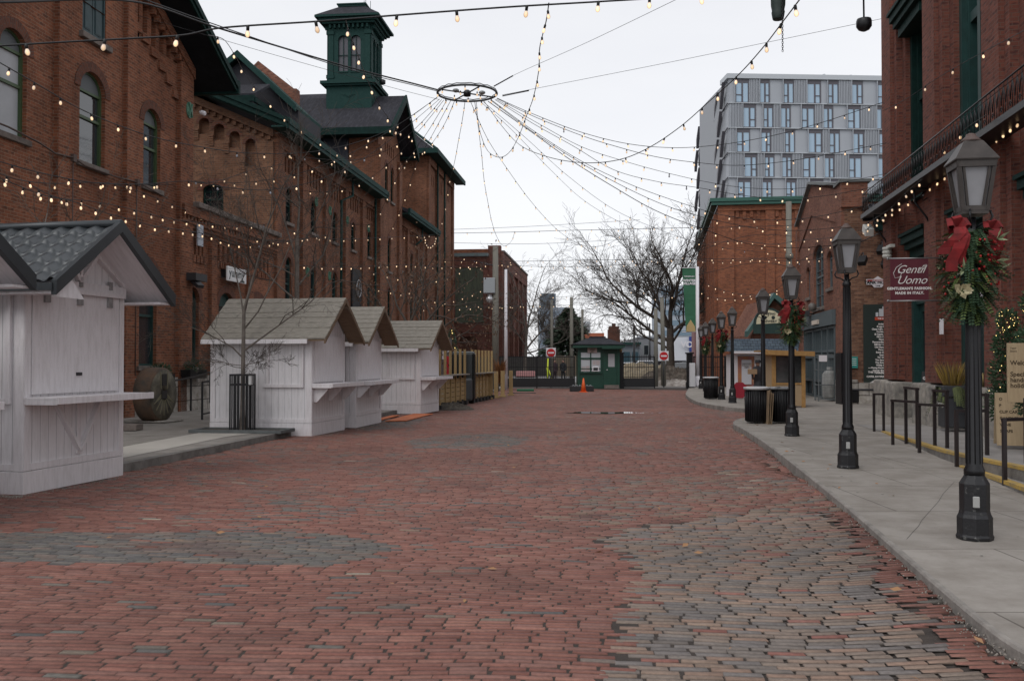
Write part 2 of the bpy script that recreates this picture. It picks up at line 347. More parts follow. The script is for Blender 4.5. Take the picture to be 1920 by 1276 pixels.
# right pavement
b = MB(); inn = offset(kerbR, .03)
poly = [(p.x, p.y, .12) for p in inn]+[(16, 57.2, .12), (16, 32, .12), (11, 1, .12)]
b.poly(poly); tag(b.build('pavement', SLAB), kind='structure')
b = MB(); strip(b, kerbR, inn, .124, .124); strip(b, offset(kerbR, -.012), kerbR, .11, .124); strip(b, offset(kerbR, -.012), offset(kerbR, -.012), -.03, .11)
tag(b.build('kerb', mat('kerb_right', (.30,.275,.25), .9, nscale=3, col2=(.17,.155,.14), bump=.5, bscale=30)), kind='structure')
# left pavement
b = MB(); ki = offset(kl, -.16)
b.poly([(p.x, p.y, .11) for p in ki]+[(-6, 60, .11), (-14, 28, .11), (-18, 2, .11)]); tag(b.build('pavement', SLAB2), kind='structure')
b = MB(); strip(b, kl, ki, .114, .114); strip(b, kl, kl, -.03, .114); tag(b.build('kerb', KERB), kind='structure')
pp = [gr(232, 838, .115), gr(325, 810, .115), gr(545, 805, .115), gr(470, 812, .115), gr(235, 858, .115)]
sheet('pavement_panel', [(p.x, p.y) for p in (gr(225,838,.115), gr(390,808,.115), gr(500,809,.115), gr(425,818,.115), gr(225,859,.115))], .1155, mat('light_concrete', (.46,.43,.385), .9, nscale=2, namt=.12, bump=.15, bscale=120))
# grit gathered along both kerbs
b = MB()
for side, line in ((1, kerbR[4:40]), (-1, ccurve(kl, 14)[:40])):
    for k in range(900):
        i = RN.randrange(len(line)-1); p = line[i].lerp(line[i+1], RN.random()); s_ = RN.uniform(.002, .008)
        x = p.x-side*abs(RN.gauss(0, .07))-side*.015
        b.blob((x, p.y, s_*.4+(.07 if side > 0 and p.y < 13 else .0)), s_, 4, 3, jit=.3)
for (xa_, ya_, xb_, yb_) in ((42,928,228,892), (583,818.5,646,806), (0,928,42,928.5), (666,803,714,792)):
    for k in range(260):
        t = RN.random(); p = gr(xa_+(xb_-xa_)*t, ya_+(yb_-ya_)*t+abs(RN.gauss(0, 2.5)), .004); s_ = RN.uniform(.002, .008); b.blob(p, s_, 4, 3, jit=.3)
tag(b.build('kerb_grit', mat('grit', (.28,.25,.22), .9)), kind='stuff', label='loose grit and small stones along the kerbs and booth bases')

# paving bricks: every brick a slightly tilted, worn block
def pip(poly, X, Y):
    ins = np.zeros(X.shape, bool); n = len(poly); j = n-1
    for i in range(n):
        xi, yi = poly[i]; xj, yj = poly[j]
        c = ((yi > Y) != (yj > Y)) & (X < (xj-xi)*(Y-yi)/(yj-yi+1e-12)+xi); ins ^= c; j = i
    return ins
def vnoise(X, Y, s, seed):
    g = np.random.RandomState(seed).rand(97, 97); x = X/s+1000; y = Y/s+1000
    xi = np.floor(x).astype(int); yi = np.floor(y).astype(int); fx = x-xi; fy = y-yi; fx = fx*fx*(3-2*fx); fy = fy*fy*(3-2*fy)
    a = g[xi % 97, yi % 97]; b_ = g[(xi+1) % 97, yi % 97]; c = g[xi % 97, (yi+1) % 97]; d = g[(xi+1) % 97, (yi+1) % 97]
    return (a*(1-fx)+b_*fx)*(1-fy)+(c*(1-fx)+d*fx)*fy
def P2(pts): return [tuple(gr(x, y)[:2]) for x, y in pts]
tanp = P2([(1150,1330),(1170,1200),(1180,1100),(1205,1050),(1120,1010),(1210,985),(1330,968),(1420,962),(1555,968),(1640,1075),(1735,1180),(1830,1290)])
greyp = P2([(-400,998),(0,996),(560,995),(690,1006),(748,1024),(690,1042),(600,1058),(470,1052),(0,1048),(-400,1050)])
grey2 = P2([(770,838),(760,826),(830,816),(930,812),(992,822),(975,832),(900,838)])
grey3 = P2([(640,792),(720,784),(800,786),(760,800),(690,806)])
mixp = P2([(1000,968),(1180,900),(1400,880),(1500,915),(1600,975),(1400,965),(1200,990)])
rs = np.random.RandomState(5)
def bricks(ang, L, Wd, seed, joint):
    r = np.random.RandomState(seed)
    nr = int(64/Wd); nc = int(40/L)
    J, I = np.meshgrid(np.arange(nr), np.arange(nc), indexing='ij')
    off = r.rand(nr, 1)*L
    u = -18+I*L+off; v = -2+J*Wd*np.ones_like(I)
    u = u.astype(float)+r.normal(0, .004, u.shape); v = v+r.normal(0, .0010, v.shape)
    # wavering courses
    wv = lambda u, v: .05*np.sin(u*.9+v*.23)+.11*(vnoise(u, v, 2.6, seed+1)-.5)
    sl_ = (wv(u+.05, v)-wv(u-.05, v))/.1
    v = v+wv(u, v)
    c, s = cos(ang), sin(ang)
    X = u*c+v*s; Y = -u*s+v*c
    return X.ravel(), Y.ravel(), sl_.ravel()
street = [(p.x, p.y) for p in kl]+[(p.x, p.y) for p in kerbR[::-1]]
BV, BC = [], []
def lay(ang, L, Wd, seed, joint, sel, palette):
    X, Y, LL = bricks(ang, L, Wd, seed, joint)
    k = pip(street, X, Y) & (Y > 2.6) & (np.abs(X) < Y*.58+1.2) & sel(X, Y)
    k |= pip([(6,22),(16,22),(16,57),(6,57)], X, Y) & pip(street, X, Y) & sel(X, Y)
    X, Y, LL = X[k], Y[k], LL[k]; n = len(X); r = np.random.RandomState(seed+9)
    hl = (L-joint*.7)/2*r.uniform(.975, 1.0, n); hw = (Wd-joint)/2*r.uniform(.97, 1.0, n)
    half = r.rand(n) < .0; hl = np.where(half, hl*.55, hl)
    a = ang-np.arctan(LL)+r.normal(0, .006, n)+.02*(vnoise(X, Y, 1.7, seed+3)-.5)
    z = r.normal(0, .0010, n)+dip(X, Y)
    tx = r.normal(0, .006, n); ty = r.normal(0, .014, n)
    c, s = np.cos(a), np.sin(a); gx_ = (dip(X+.05, Y)-dip(X-.05, Y))/.1; gy_ = (dip(X, Y+.05)-dip(X, Y-.05))/.1
    tx = tx+gx_*c-gy_*s; ty = ty+gx_*s+gy_*c; V = np.zeros((n, 8, 3)); bev = np.minimum(.0055, hw*.2)
    for q, (sx, sy) in enumerate(((-1,-1),(1,-1),(1,1),(-1,1))):
        jx = r.normal(0, .003, n); jy = r.normal(0, .0011, n)
        lx = sx*(hl-bev)+jx; ly = sy*(hw-bev)+jy
        V[:, q, 0] = X+lx*c+ly*s; V[:, q, 1] = Y-lx*s+ly*c; V[:, q, 2] = z+tx*lx+ty*ly
        lx = sx*hl+jx; ly = sy*hw+jy
        V[:, q+4, 0] = X+lx*c+ly*s; V[:, q+4, 1] = Y-lx*s+ly*c; V[:, q+4, 2] = z-.010
    BV.append(V); BC.append(palette(X, Y, r))
KX_ = np.array([p.x for p in kerbR]); KY_ = np.array([p.y for p in kerbR]); _m = slice(0, 14)
def dip(X, Y):
    xk = np.interp(Y, KY_[_m], KX_[_m]); return .075*np.clip(1-(xk-X)/1.1, 0, 1)**1.6*np.clip((17-Y)/8, 0, 1)*(X < xk+.3)+.03*(vnoise(X, Y, 2.3, 77)-.5)+.016*(vnoise(X, Y, .8, 78)-.5)-.008
RED = np.array([[.275,.118,.094],[.25,.105,.084],[.30,.14,.112],[.225,.09,.072],[.265,.128,.108]])
GRY = np.array([[.15,.142,.14],[.175,.163,.152],[.125,.12,.124],[.19,.15,.135]])
TAN = np.array([[.26,.188,.145],[.225,.176,.145],[.195,.168,.15],[.27,.182,.138],[.18,.162,.154],[.235,.186,.152]])
def palA(X, Y, r):
    n = len(X); c = RED[r.randint(0, len(RED), n)].copy(); g = GRY[r.randint(0, len(GRY), n)]; t = TAN[r.randint(0, len(TAN), n)]
    far = np.clip((Y-6)/8, 0, 1)*.10
    pg = .025+far*.8+.35*np.clip(vnoise(X, Y, 1.3, 31)-.72, 0, 1)*3
    isg = pip(greyp, X, Y); pg = np.where(isg, .97, pg)
    isg2 = pip(grey2, X, Y) | pip(grey3, X, Y); pg = np.where(isg2, .8, pg)
    left = np.clip((-X-2)/3, 0, 1)*(Y > 12); pg = np.maximum(pg, left*.25)
    m = r.rand(n) < pg; c[m] = g[m]
    pt = np.where(pip(mixp, X, Y), .38, .02); m = r.rand(n) < pt; c[m] = t[m]
    m = r.rand(n) < .0015; c[m] = (.42,.36,.30)
    c *= r.normal(1, .075, (n, 1)).clip(.6, 1.4)
    w = vnoise(X, Y, 3.1, 51)*.5+vnoise(X, Y, .9, 52)*.5
    c *= (.68+.34*w)[:, None]*np.array([1,1.0,.95])
    rust = np.clip(vnoise(X, Y, 1.4, 61)+vnoise(X, Y, .4, 62)-1.25, 0, 1)*1.6
    c = c*(1-rust[:, None])+np.array([.13,.055,.042])*rust[:, None]
    return c
def palT(X, Y, r):
    n = len(X); c = TAN[r.randint(0, len(TAN), n)].copy(); rd = RED[r.randint(0, len(RED), n)]
    m = r.rand(n) < .07; c[m] = rd[m]
    c *= r.normal(1, .07, (n, 1)).clip(.6, 1.4); c *= (.78+.26*vnoise(X, Y, 2, 53))[:, None]
    return c
inT = lambda X, Y: pip(tanp, X+.10*(vnoise(X, Y, .4, 81)-.5), Y+.16*(vnoise(X, Y, .4, 82)-.5))
lay(rad(6.5), .205, .0645, 1, .0085, lambda X, Y: ~inT(X, Y), palA)
lay(rad(1.2), .215, .067, 2, .0105, inT, palT)
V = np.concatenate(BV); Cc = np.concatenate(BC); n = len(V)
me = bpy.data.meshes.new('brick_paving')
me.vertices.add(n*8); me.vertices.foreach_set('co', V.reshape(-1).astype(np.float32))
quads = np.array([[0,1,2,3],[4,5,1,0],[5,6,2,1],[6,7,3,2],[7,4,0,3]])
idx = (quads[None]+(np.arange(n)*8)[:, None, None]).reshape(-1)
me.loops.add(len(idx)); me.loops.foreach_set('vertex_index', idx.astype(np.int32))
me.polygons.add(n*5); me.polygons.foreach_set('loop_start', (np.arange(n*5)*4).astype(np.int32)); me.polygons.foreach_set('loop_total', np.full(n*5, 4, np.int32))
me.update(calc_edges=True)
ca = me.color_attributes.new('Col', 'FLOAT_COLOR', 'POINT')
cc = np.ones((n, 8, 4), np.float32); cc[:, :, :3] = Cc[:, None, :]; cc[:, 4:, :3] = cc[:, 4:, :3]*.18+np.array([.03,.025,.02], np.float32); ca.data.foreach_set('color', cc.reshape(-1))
PAV = bpy.data.materials.new('paving_brick'); PAV.use_nodes = True; nn = PAV.node_tree; pb = nn.nodes['Principled BSDF']
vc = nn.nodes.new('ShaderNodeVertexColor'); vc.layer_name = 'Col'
tcx = nn.nodes.new('ShaderNodeTexCoord')
z1 = nn.nodes.new('ShaderNodeTexNoise'); z1.inputs['Scale'].default_value = 28; z1.inputs['Detail'].default_value = 8; z1.inputs['Roughness'].default_value = .75; nn.links.new(tcx.outputs['Object'], z1.inputs[0])
rr = nn.nodes.new('ShaderNodeValToRGB'); rr.color_ramp.elements[0].position = .3; rr.color_ramp.elements[0].color = (.55,.53,.52,1); rr.color_ramp.elements[1].position = .68; rr.color_ramp.elements[1].color = (1.18,1.15,1.13,1)
nn.links.new(z1.outputs[0], rr.inputs[0])
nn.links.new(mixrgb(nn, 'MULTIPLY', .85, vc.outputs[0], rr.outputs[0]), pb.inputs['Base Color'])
pb.inputs['Roughness'].default_value = .72; pb.inputs['Specular IOR Level'].default_value = .45
bu = nn.nodes.new('ShaderNodeBump'); bu.inputs['Strength'].default_value = .35; bu.inputs['Distance'].default_value = .01; nn.links.new(z1.outputs[0], bu.inputs['Height']); nn.links.new(bu.outputs[0], pb.inputs['Normal'])
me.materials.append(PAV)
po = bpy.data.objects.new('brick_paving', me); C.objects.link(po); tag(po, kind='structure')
nx, ny = 131, 281
gx, gy = np.meshgrid(np.linspace(-9, 17, nx), np.linspace(1, 57.2, ny))
gz = dip(gx, gy)-.0075-.008*((np.interp(gy, KY_[_m], KX_[_m])-gx) < 1.4)*(gy < 18)
me = bpy.data.meshes.new('street_bed'); me.from_pydata(np.stack([gx, gy, gz], -1).reshape(-1, 3).tolist(), [], [(j*nx+i, j*nx+i+1, (j+1)*nx+i+1, (j+1)*nx+i) for j in range(ny-1) for i in range(nx-1)])
me.materials.append(SAND); bo = bpy.data.objects.new('street_bed', me); C.objects.link(bo); tag(bo, kind='structure')
# puddle lying in a dip of the street
b = MB(); pts = []
for k in range(40):
    a = 2*PI*k/40; rx = 78*(1+.25*sin(3*a+1)+.12*sin(7*a)); p = gr(1140+rx*cos(a), 774.0+1.5*sin(a)*(1+.3*sin(5*a))); pts.append((p.x, p.y, .012))
b.poly(pts); tag(b.build('puddle', mat('water', (.03,.028,.025), .03, spec=1)), kind='structure')

b = MB(); RN.seed(77)
for k in range(130):
    p = kerbR[RN.randrange(3, 30)]+Vector((RN.uniform(.2,3.2), RN.uniform(-1,1), .002)); r_ = RN.uniform(.008,.022)
    b.poly([(p.x+r_*cos(t*PI/4)*RN.uniform(.7,1.2), p.y+r_*sin(t*PI/4)*RN.uniform(.7,1.2), p.z+.0015) for t in range(8)])
tag(b.build('gum_spots', mat('gum', (.13,.12,.11), .9)), 'dark trodden gum spots dotted over the pavement', kind='stuff')
CR = MB()
for x0_, y0_, x1_, y1_ in ((1600,845,1790,902),(1790,902,1975,960),(1610,866,1790,858),(1560,845,1700,838),(1790,902,1700,1010),(1480,842,1610,835)):
    P = [gr(x0_+(x1_-x0_)*t/9+RN.uniform(-3,3)*(0 < t < 9), y0_+(y1_-y0_)*t/9+RN.uniform(-1,1)*(0 < t < 9), .1215) for t in range(10)]
    for p, q in zip(P, P[1:]):
        n_ = Vector((-(q-p).y, (q-p).x, 0)).normalized()*.0022; CR.poly([p-n_, q-n_, q+n_, p+n_])
tag(CR.build('pavement_cracks', mat('crack_dark', (.06,.055,.05), .95)), kind='structure')
# ------------------------------------------------------------------ building kit
def Tm(cols, o=(0,0,0)):
    M = Matrix((Vector(cols[0]), Vector(cols[1]), Vector(cols[2]))).transposed().to_4x4(); M.translation = Vector(o); return M
def end_left(x): return Tm(((0,-1,0),(1,0,0),(0,0,1)), (x,0,0))     # end wall facing the camera, left rows
def end_right(x): return Tm(((0,1,0),(-1,0,0),(0,0,1)), (x,0,0))    # end wall facing the camera, right rows
def arcpts(xa, xb, zs, rise, n=10):
    return [((xa+xb)/2-(xb-xa)/2*cos(PI*k/n), zs+rise*sin(PI*k/n)) for k in range(n+1)]
def wall(mb, x0, x1, z0, z1, ops=(), y=0.0, depth=.16, mat=0, back=None, archmat=None, ringw=.24):
    """plane y facing -y with openings (xa,xb,za,zb,rise[,backmat])"""
    xs = sorted({x0, x1, *[v for o in ops for v in o[:2]]}); zs = sorted({z0, z1, *[v for o in ops for v in o[2:4]]})
    xs = [x for x in xs if x0-1e-6 <= x <= x1+1e-6]; zs = [z for z in zs if z0-1e-6 <= z <= z1+1e-6]
    for i in range(len(xs)-1):
        k = 0
        while k < len(zs)-1:
            cx = (xs[i]+xs[i+1])/2
            def blocked(q):
                cz = (zs[q]+zs[q+1])/2
                return any(o[0] < cx < o[1] and o[2] < cz < o[3] for o in ops)
            if blocked(k): k += 1; continue
            e = k+1
            while e < len(zs)-1 and not blocked(e): e += 1
            mb.poly([(xs[i],y,zs[k]),(xs[i+1],y,zs[k]),(xs[i+1],y,zs[e]),(xs[i],y,zs[e])], mat); k = e
    for o in ops:
        xa, xb, za, zb, rise = o[:5]; bm = o[5] if len(o) > 5 else back; zs_ = zb-rise; y2 = y+depth
        mb.poly([(xa,y,za),(xa,y2,za),(xa,y2,zs_),(xa,y,zs_)], mat); mb.poly([(xb,y,za),(xb,y2,za),(xb,y2,zs_),(xb,y,zs_)], mat)
        mb.poly([(xa,y,za),(xb,y,za),(xb,y2,za),(xa,y2,za)], mat)
        n = 10 if xb-xa > .5 else 6
        if rise > 0:
            A = arcpts(xa, xb, zs_, rise, n)
            for (p, q) in zip(A, A[1:]):
                if zb-min(p[1], q[1]) > 1e-5: mb.poly([(p[0],y,p[1]),(q[0],y,q[1]),(q[0],y,zb),(p[0],y,zb)], mat)
                mb.poly([(p[0],y,p[1]),(p[0],y2,p[1]),(q[0],y2,q[1]),(q[0],y,q[1])], mat)
        else:
            A = [(xa, zb), (xb, zb)]; mb.poly([(xa,y,zb),(xb,y,zb),(xb,y2,zb),(xa,y2,zb)], mat)
        if bm is not None: mb.poly([(xa,y2,za),(xb,y2,za)]+[(p[0],y2,p[1]) for p in A[::-1]], bm)
        if archmat is not None and rise > 0 and xb-xa > .5:
            w = xb-xa; B = arcpts(xa-ringw, xb+ringw, zs_, rise+ringw, n); L = 0; yf = y-.022
            for k in range(n):
                p, q, r, s_ = A[k], A[k+1], B[k+1], B[k]; l = math.hypot(r[0]-s_[0], r[1]-s_[1])
                mb.poly([(p[0],yf,p[1]),(q[0],yf,q[1]),(r[0],yf,r[1]),(s_[0],yf,s_[1])], archmat, uv=[(0,L),(0,L+l),(ringw,L+l),(ringw,L)])
                mb.poly([(s_[0],yf,s_[1]),(r[0],yf,r[1]),(r[0],y,r[1]),(s_[0],y,s_[1])], archmat); L += l
                mb.poly([(p[0],yf,p[1]),(q[0],yf,q[1]),(q[0],y,q[1]),(p[0],y,p[1])], archmat)
def window(par, T, xa, xb, za, zb, rise, y=.12, fm=OLIVE, gm=GLASS, sill=.12, sm=SILL, bars='sash', name='window', archpanel=None, fw=.07, tilt=0.0):
    """frame (thing's part) with pane and sill as its sub-parts"""
    zs = zb-rise; b = MB(); b.T = T
    b.box(xa, xa+fw, y-.03, y+.06, za, zs); b.box(xb-fw, xb, y-.03, y+.06, za, zs); b.box(xa+fw, xb-fw, y-.03, y+.06, za, za+fw)
    if rise > 0:
        A = arcpts(xa, xb, zs, rise); B = arcpts(xa+fw, xb-fw, zs, rise-fw*.8)
        for k in range(10):
            b.poly([(A[k][0],y-.03,A[k][1]),(A[k+1][0],y-.03,A[k+1][1]),(B[k+1][0],y-.03,B[k+1][1]),(B[k][0],y-.03,B[k][1])])
            b.poly([(B[k][0],y-.03,B[k][1]),(B[k+1][0],y-.03,B[k+1][1]),(B[k+1][0],y+.06,B[k+1][1]),(B[k][0],y+.06,B[k][1])])
    else: b.box(xa+fw, xb-fw, y-.03, y+.06, zb-fw, zb)
    zm = (za+zb)/2
    if bars in ('sash', 'grid', 'multi'):
        b.box(xa+fw, xb-fw, y-.02, y+.04, zm-fw*.5, zm+fw*.5)
        if rise > .1 and bars == 'sash': b.box(xa+fw, xb-fw, y-.02, y+.04, zs-.03, zs+.03)
    if bars == 'grid':
        for q in (1/3, 2/3): b.box(xa+(xb-xa)*q-.012, xa+(xb-xa)*q+.012, y-.01, y+.03, za+fw, zs if rise else zb-fw)
        for q in (.25, .75): b.box(xa+fw, xb-fw, y-.008, y+.028, za+(zb-za)*q-.012, za+(zb-za)*q+.012)
    if bars == 'multi':
        b.box((xa+xb)/2-.025, (xa+xb)/2+.025, y-.018, y+.035, za+fw, zb-fw)
        nz_ = max(3, int((zb-za)/.5))
        for q in range(1, nz_): b.box(xa+fw, xb-fw, y-.005, y+.025, za+(zb-za)*q/nz_-.014, za+(zb-za)*q/nz_+.014)
    f = b.build(name, fm, par)
    g = MB(); g.T = T; yp = y+.03
    if rise > 0 and archpanel is not None:
        g.poly([(xa+.01,yp-tilt,za),(xb-.01,yp+tilt,za),(xb-.01,yp+tilt,zs),(xa+.01,yp-tilt,zs)])
        q = MB(); q.T = T; q.poly([(xa+.01,y,zs)]+[(p[0],y,p[1]) for p in arcpts(xa+.01, xb-.01, zs, rise-.01)[1:-1]]+[(xb-.01,y,zs)]); q.build('arch_panel', archpanel, f)
    else:
        A = arcpts(xa+.01, xb-.01, zs, rise-.01)[::-1] if rise > 0 else [(xb-.01, zb), (xa+.01, zb)]
        g.poly([(xa+.01,yp-tilt,za),(xb-.01,yp+tilt,za)]+[(p[0],yp+tilt*(2*(p[0]-xa)/(xb-xa)-1),p[1]) for p in A])
    g.build('pane', gm, f)
    if sill:
        s_ = MB(); s_.T = T; s_.box(xa-.12, xb+.12, y-.2, y-.03, za-sill, za+.01); s_.build('sill', sm, f, bevel=.012)
    return f
def pilaster(mb, xa, xb, z0, z1, pr=.12, mat=0, y=0): mb.box(xa, xb, y-pr, y-.001, z0, z1, mat)
def dentils(mb, x0, x1, z0, z1, y=0.0, step=.3, mat=0, pr=.1, h=.16, slope=0.0):
    n = max(1, int(abs(x1-x0)/step))
    for k in range(n):
        x = x0+(x1-x0)*(k+.25)/n; z = z0+(z1-z0)*(k+.5)/n
        mb.box(x, x+step*.5, y-pr, y-.001, z-h, z, mat)
def plate(par, x, y, z, T=None, r=.22, name='wall_plate'):
    b = MB(); b.T = T
    n = 16
    for s in (1, .75):
        b.prism([(x+r*s*cos(2*PI*k/n), y-.03-.01*(s < 1), z+r*1.25*s*sin(2*PI*k/n)) for k in range(n)], (0, .03, 0), 0 if s == 1 else 0)
    b.beam((x-r*.6, y-.05, z-r), (x+r*.6, y-.05, z+r), .05, .03); b.beam((x+r*.6, y-.05, z-r), (x-r*.6, y-.05, z+r), .05, .03)
    return b.build(name, COPPER, par)
def downpipe(par, pts, r=.06, m=GREEN2, name='downpipe'):
    b = MB(); b.tube(pts, r, 8); return b.build(name, m, par)
STONEB = brickmat('stone_blocks', (.56,.53,.49), (.40,.38,.35), (.12,.11,.10), bw=.75, rh=.42, ms=.03, stain=.8, scol=(.45,.42,.38), dark=(.24,.22,.2), bump=1, sscale=3)
def plinth(par, x0, x1, z1, y=0, pr=.08, T=None, name='stone_plinth'):
    b = MB(); b.T = T; b.box(x0, x1, y-pr, y+.2, -.1, z1); return b.build(name, STONEB, par)

# ================================================================== left row
Xl = FL.X
# ---- near brick hall with overhanging gable
hall = empty('brick_hall', FL.o, FL.th, 'dark red brick hall at far left with tall arched green sashes and deep gable overhang', 'building')
L1a, L1b, L1s = -12.5, 0.0, -.75
zc, slope1 = 10.35, .50; xap = -8.2; zap = zc+(0-xap)*slope1
wins = []
for (pa, pb, pt, pb_) in ((-8, 45, 60, 262), (145, 193, 134, 305), (266, 298, 199, 352)):
    xa, xb = (Xl(pa), Xl(pb)); zt = FL.hit((pa+pb)/2, pt)[1]; zb_ = FL.hit((pa+pb)/2, pb_)[1]; wins.append((xa, xb, zb_, zt, .36*(xb-xa)+.08))
zt = max(w[3] for w in wins); wins = [(a, b_, 6.42, 8.72 if a < -4 else 8.62, r) for a, b_, c_, d_, r in wins]
wins.insert(0, (wins[0][0]-3.3, wins[0][1]-3.3, 6.42, 8.72, wins[0][4]))
dx0, dx1 = Xl(149), Xl(193); door = (dx0, dx1, FL.hit(172, 70)[1], 12.2, 0)
gw = [(Xl(262)-.05, Xl(290)+.1, 1.45, 4.25, .42), (Xl(262)-3.9, Xl(262)-2.6, 1.45, 4.25, .42)]
slits = []
for px, py in ((257, -18), (272, 5), (288, 33), (303, 60), (316, 86), (329, 114)):
    x, z = FL.hit(px, py); slits.append((x-.13, x+.13, z-.85, z, .12))
b = MB()
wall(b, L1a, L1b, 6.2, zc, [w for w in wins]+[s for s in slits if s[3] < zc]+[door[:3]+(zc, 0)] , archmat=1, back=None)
hi = [s for s in slits if s[3] > zc]
wall(b, L1a, L1s, -.1, 6.2, gw, archmat=1)
# gable above the eaves line: a wall cut by the rake, with the shuttered door and slits
xs = sorted({L1a, xap, 0, door[0], door[1]}|{v for s in hi for v in s[:2]})
rk = lambda x: zc+(0-x)*slope1 if x > xap else zap-(xap-x)*slope1
for xa, xb in zip(xs, xs[1:]):
    base = zc
    for s in [door]+hi:
        if s[0]-1e-4 <= xa and xb <= s[1]+1e-4: base = min(s[3], min(rk(xa), rk(xb)))
    b.poly([(xa,0,base),(xb,0,base),(xb,0,rk(xb)),(xa,0,rk(xa))])
for s in [door]+hi+[q for q in slits if q[3] <= zc]:
    xa, xb, za, zb_ = s[:4]; yb = .16
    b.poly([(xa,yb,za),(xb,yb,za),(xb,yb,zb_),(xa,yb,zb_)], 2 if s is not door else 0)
    if s in hi or s is door:
        za = max(za, zc)
        for x in (xa, xb): b.poly([(x,0,za),(x,yb,za),(x,yb,zb_),(x,0,zb_)])
        b.poly([(xa,0,zb_),(xb,0,zb_),(xb,yb,zb_),(xa,yb,zb_)])
    if s is not door:
        for q in range(3): b.box(xa-.04-.03*q, xb+.04, -.03-.025*q, -.001, s[2]-.10-.09*q, s[2]-.01-.09*q, 0)
for px in (95, 226, 328):
    x = Xl(px); pilaster(b, x, x+.5 if px < 320 else 0.0, -.1, rk(x)-.35 if x > xap else zc, .14)
b.box(Xl(95)-3.6, Xl(95)-3.1, -.14, -.001, -.1, zc)
# raking corbel course
for k in range(46):
    x = -.1-k*.26
    if x > xap: z = rk(x)-.16; b.box(x-.13, x, -.16, -.001, z-.2, z)
b.prism([(0,-.20,zc-.22),(xap,-.20,zap-.22),(xap,-.20,zap+.1),(0,-.20,zc+.1)], (0,.199,0))
b.poly([(0,0,-.1),(0,9,-.1),(0,9,zc+.02),(0,0,zc)])
b.build('wall', [BR_L, ARCH, BR_DK], hall)
plinth(hall, L1a, L1s, 1.12, pr=.1)
for i, w in enumerate(wins): window(hall, None, *w, fm=OLIVE, gm=CURT if i == 1 else GLASS, archpanel=mat('arch_board%d' % i, (.09,.10,.105), .6), tilt=.006*(i-1), y=.13)
for w in gw: window(hall, None, *w, fm=TEAL, gm=GLASS, archpanel=GLASSD, y=.13)
b = MB(); cx = (dx0+dx1)/2
for s in (-1, 1):
    xa, xb = (dx0+.06, cx-.012) if s < 0 else (cx+.012, dx1-.06)
    b.box(xa, xb, .05, .10, door[2]+.02, door[3]-.1); w_ = (xb-xa)
    for z0, z1 in ((door[2]+.15, door[2]+1.0), (door[2]+1.15, door[2]+2.3)):
        b.box(xa+.09, xb-.09, .035, .05, z0, z1)
        b.box(xa+.11, xb-.11, .028, .036, z0+.03, z1-.03)
b.box(dx0, dx0+.055, .02, .12, door[2], door[3]); b.box(dx1-.055, dx1, .02, .12, door[2], door[3])
b.build('loading_door', mat('door_blue_green', (.028,.062,.07), .55, nscale=5), hall)
b = MB(); b.box(dx0-.15, dx1+.15, -.12, .02, door[2]-.16, door[2]-.01); b.build('door_sill', SILL, hall, bevel=.015)
# roof: deep overhang with dark soffit and moulded barge board
b = MB(); ov, th = 1.05, .32; ex = 1.0; ze = zc-ex*slope1*.25
for s in (1, -1):
    X = (lambda x: x) if s > 0 else (lambda x: 2*xap-x)
    e0, a0 = (X(ex), zc-.1-ex*slope1+.28), (X(xap), zap+.06)
    b.prism([(e0[0],-ov,e0[1]),(a0[0],-ov,a0[1]),(a0[0],-ov,a0[1]+th),(e0[0],-ov,e0[1]+th*.9)], (0, 11, 0), 0, 0)
b.build('roof', [DARK], hall)
b = MB()
for s in (1, -1):
    X = (lambda x: x) if s > 0 else (lambda x: 2*xap-x)
    for d, o_ in ((.0, .05), (.12, .10)):
        b.prism([(X(ex+.03),-ov-o_,zc-.1-ex*slope1+.24+d),(X(xap),-ov-o_,zap+.02+d),(X(xap),-ov-o_,zap+.22+d),(X(ex+.03),-ov-o_,zc-.1-ex*slope1+.42+d)], (0,.06,0))
    b.box(min(X(ex), X(ex+.14)), max(X(ex), X(ex+.14)), -ov-.1, 9, zc-.1-ex*slope1+.2, zc-.1-ex*slope1+.6)
b.build('barge_board', GREEN, hall)
plate(hall, Xl(343), -.14, FL.hit(343, 205)[1], r=.2)
b = MB(); x, z = FL.hit(343, 205); b.lathe([(.04,0),(.07,.06),(.075,.16),(.05,.2)], (0,0,0), 10); b.build('floodlight', WHITE, hall).matrix_local = Matrix.Translation((x+.15, -.45, z-.05)) @ Matrix.Rotation(rad(110), 4, 'X')
# service cable with drop pipes
b = MB(); pts = [FL.hit(px, py) for px, py in ((-60,215),(0,238),(60,268),(90,288),(125,296),(145,310),(200,330),(246,342),(262,350),(303,372))]
b.tube([(x, -.18, z) for x, z in pts], .022, 5)
for px, py in ((125, 296), (246, 342)):
    x, z = FL.hit(px, py); b.tube([(x,-.16,z),(x,-.16,1.2)], .013, 6); b.box(x-.07, x+.07, -.22, -.14, z-.1, z+.08)
b.build('service_cable', mat('brown_cable', (.09,.06,.05), .7), hall)
b = MB(); x, z = FL.hit(118, 8); b.box(x-.2, x+.2, -.05, 0, z-.3, z+.3); b.build('notice_plate', mat('plate_grey', (.3,.33,.36), .5), hall)

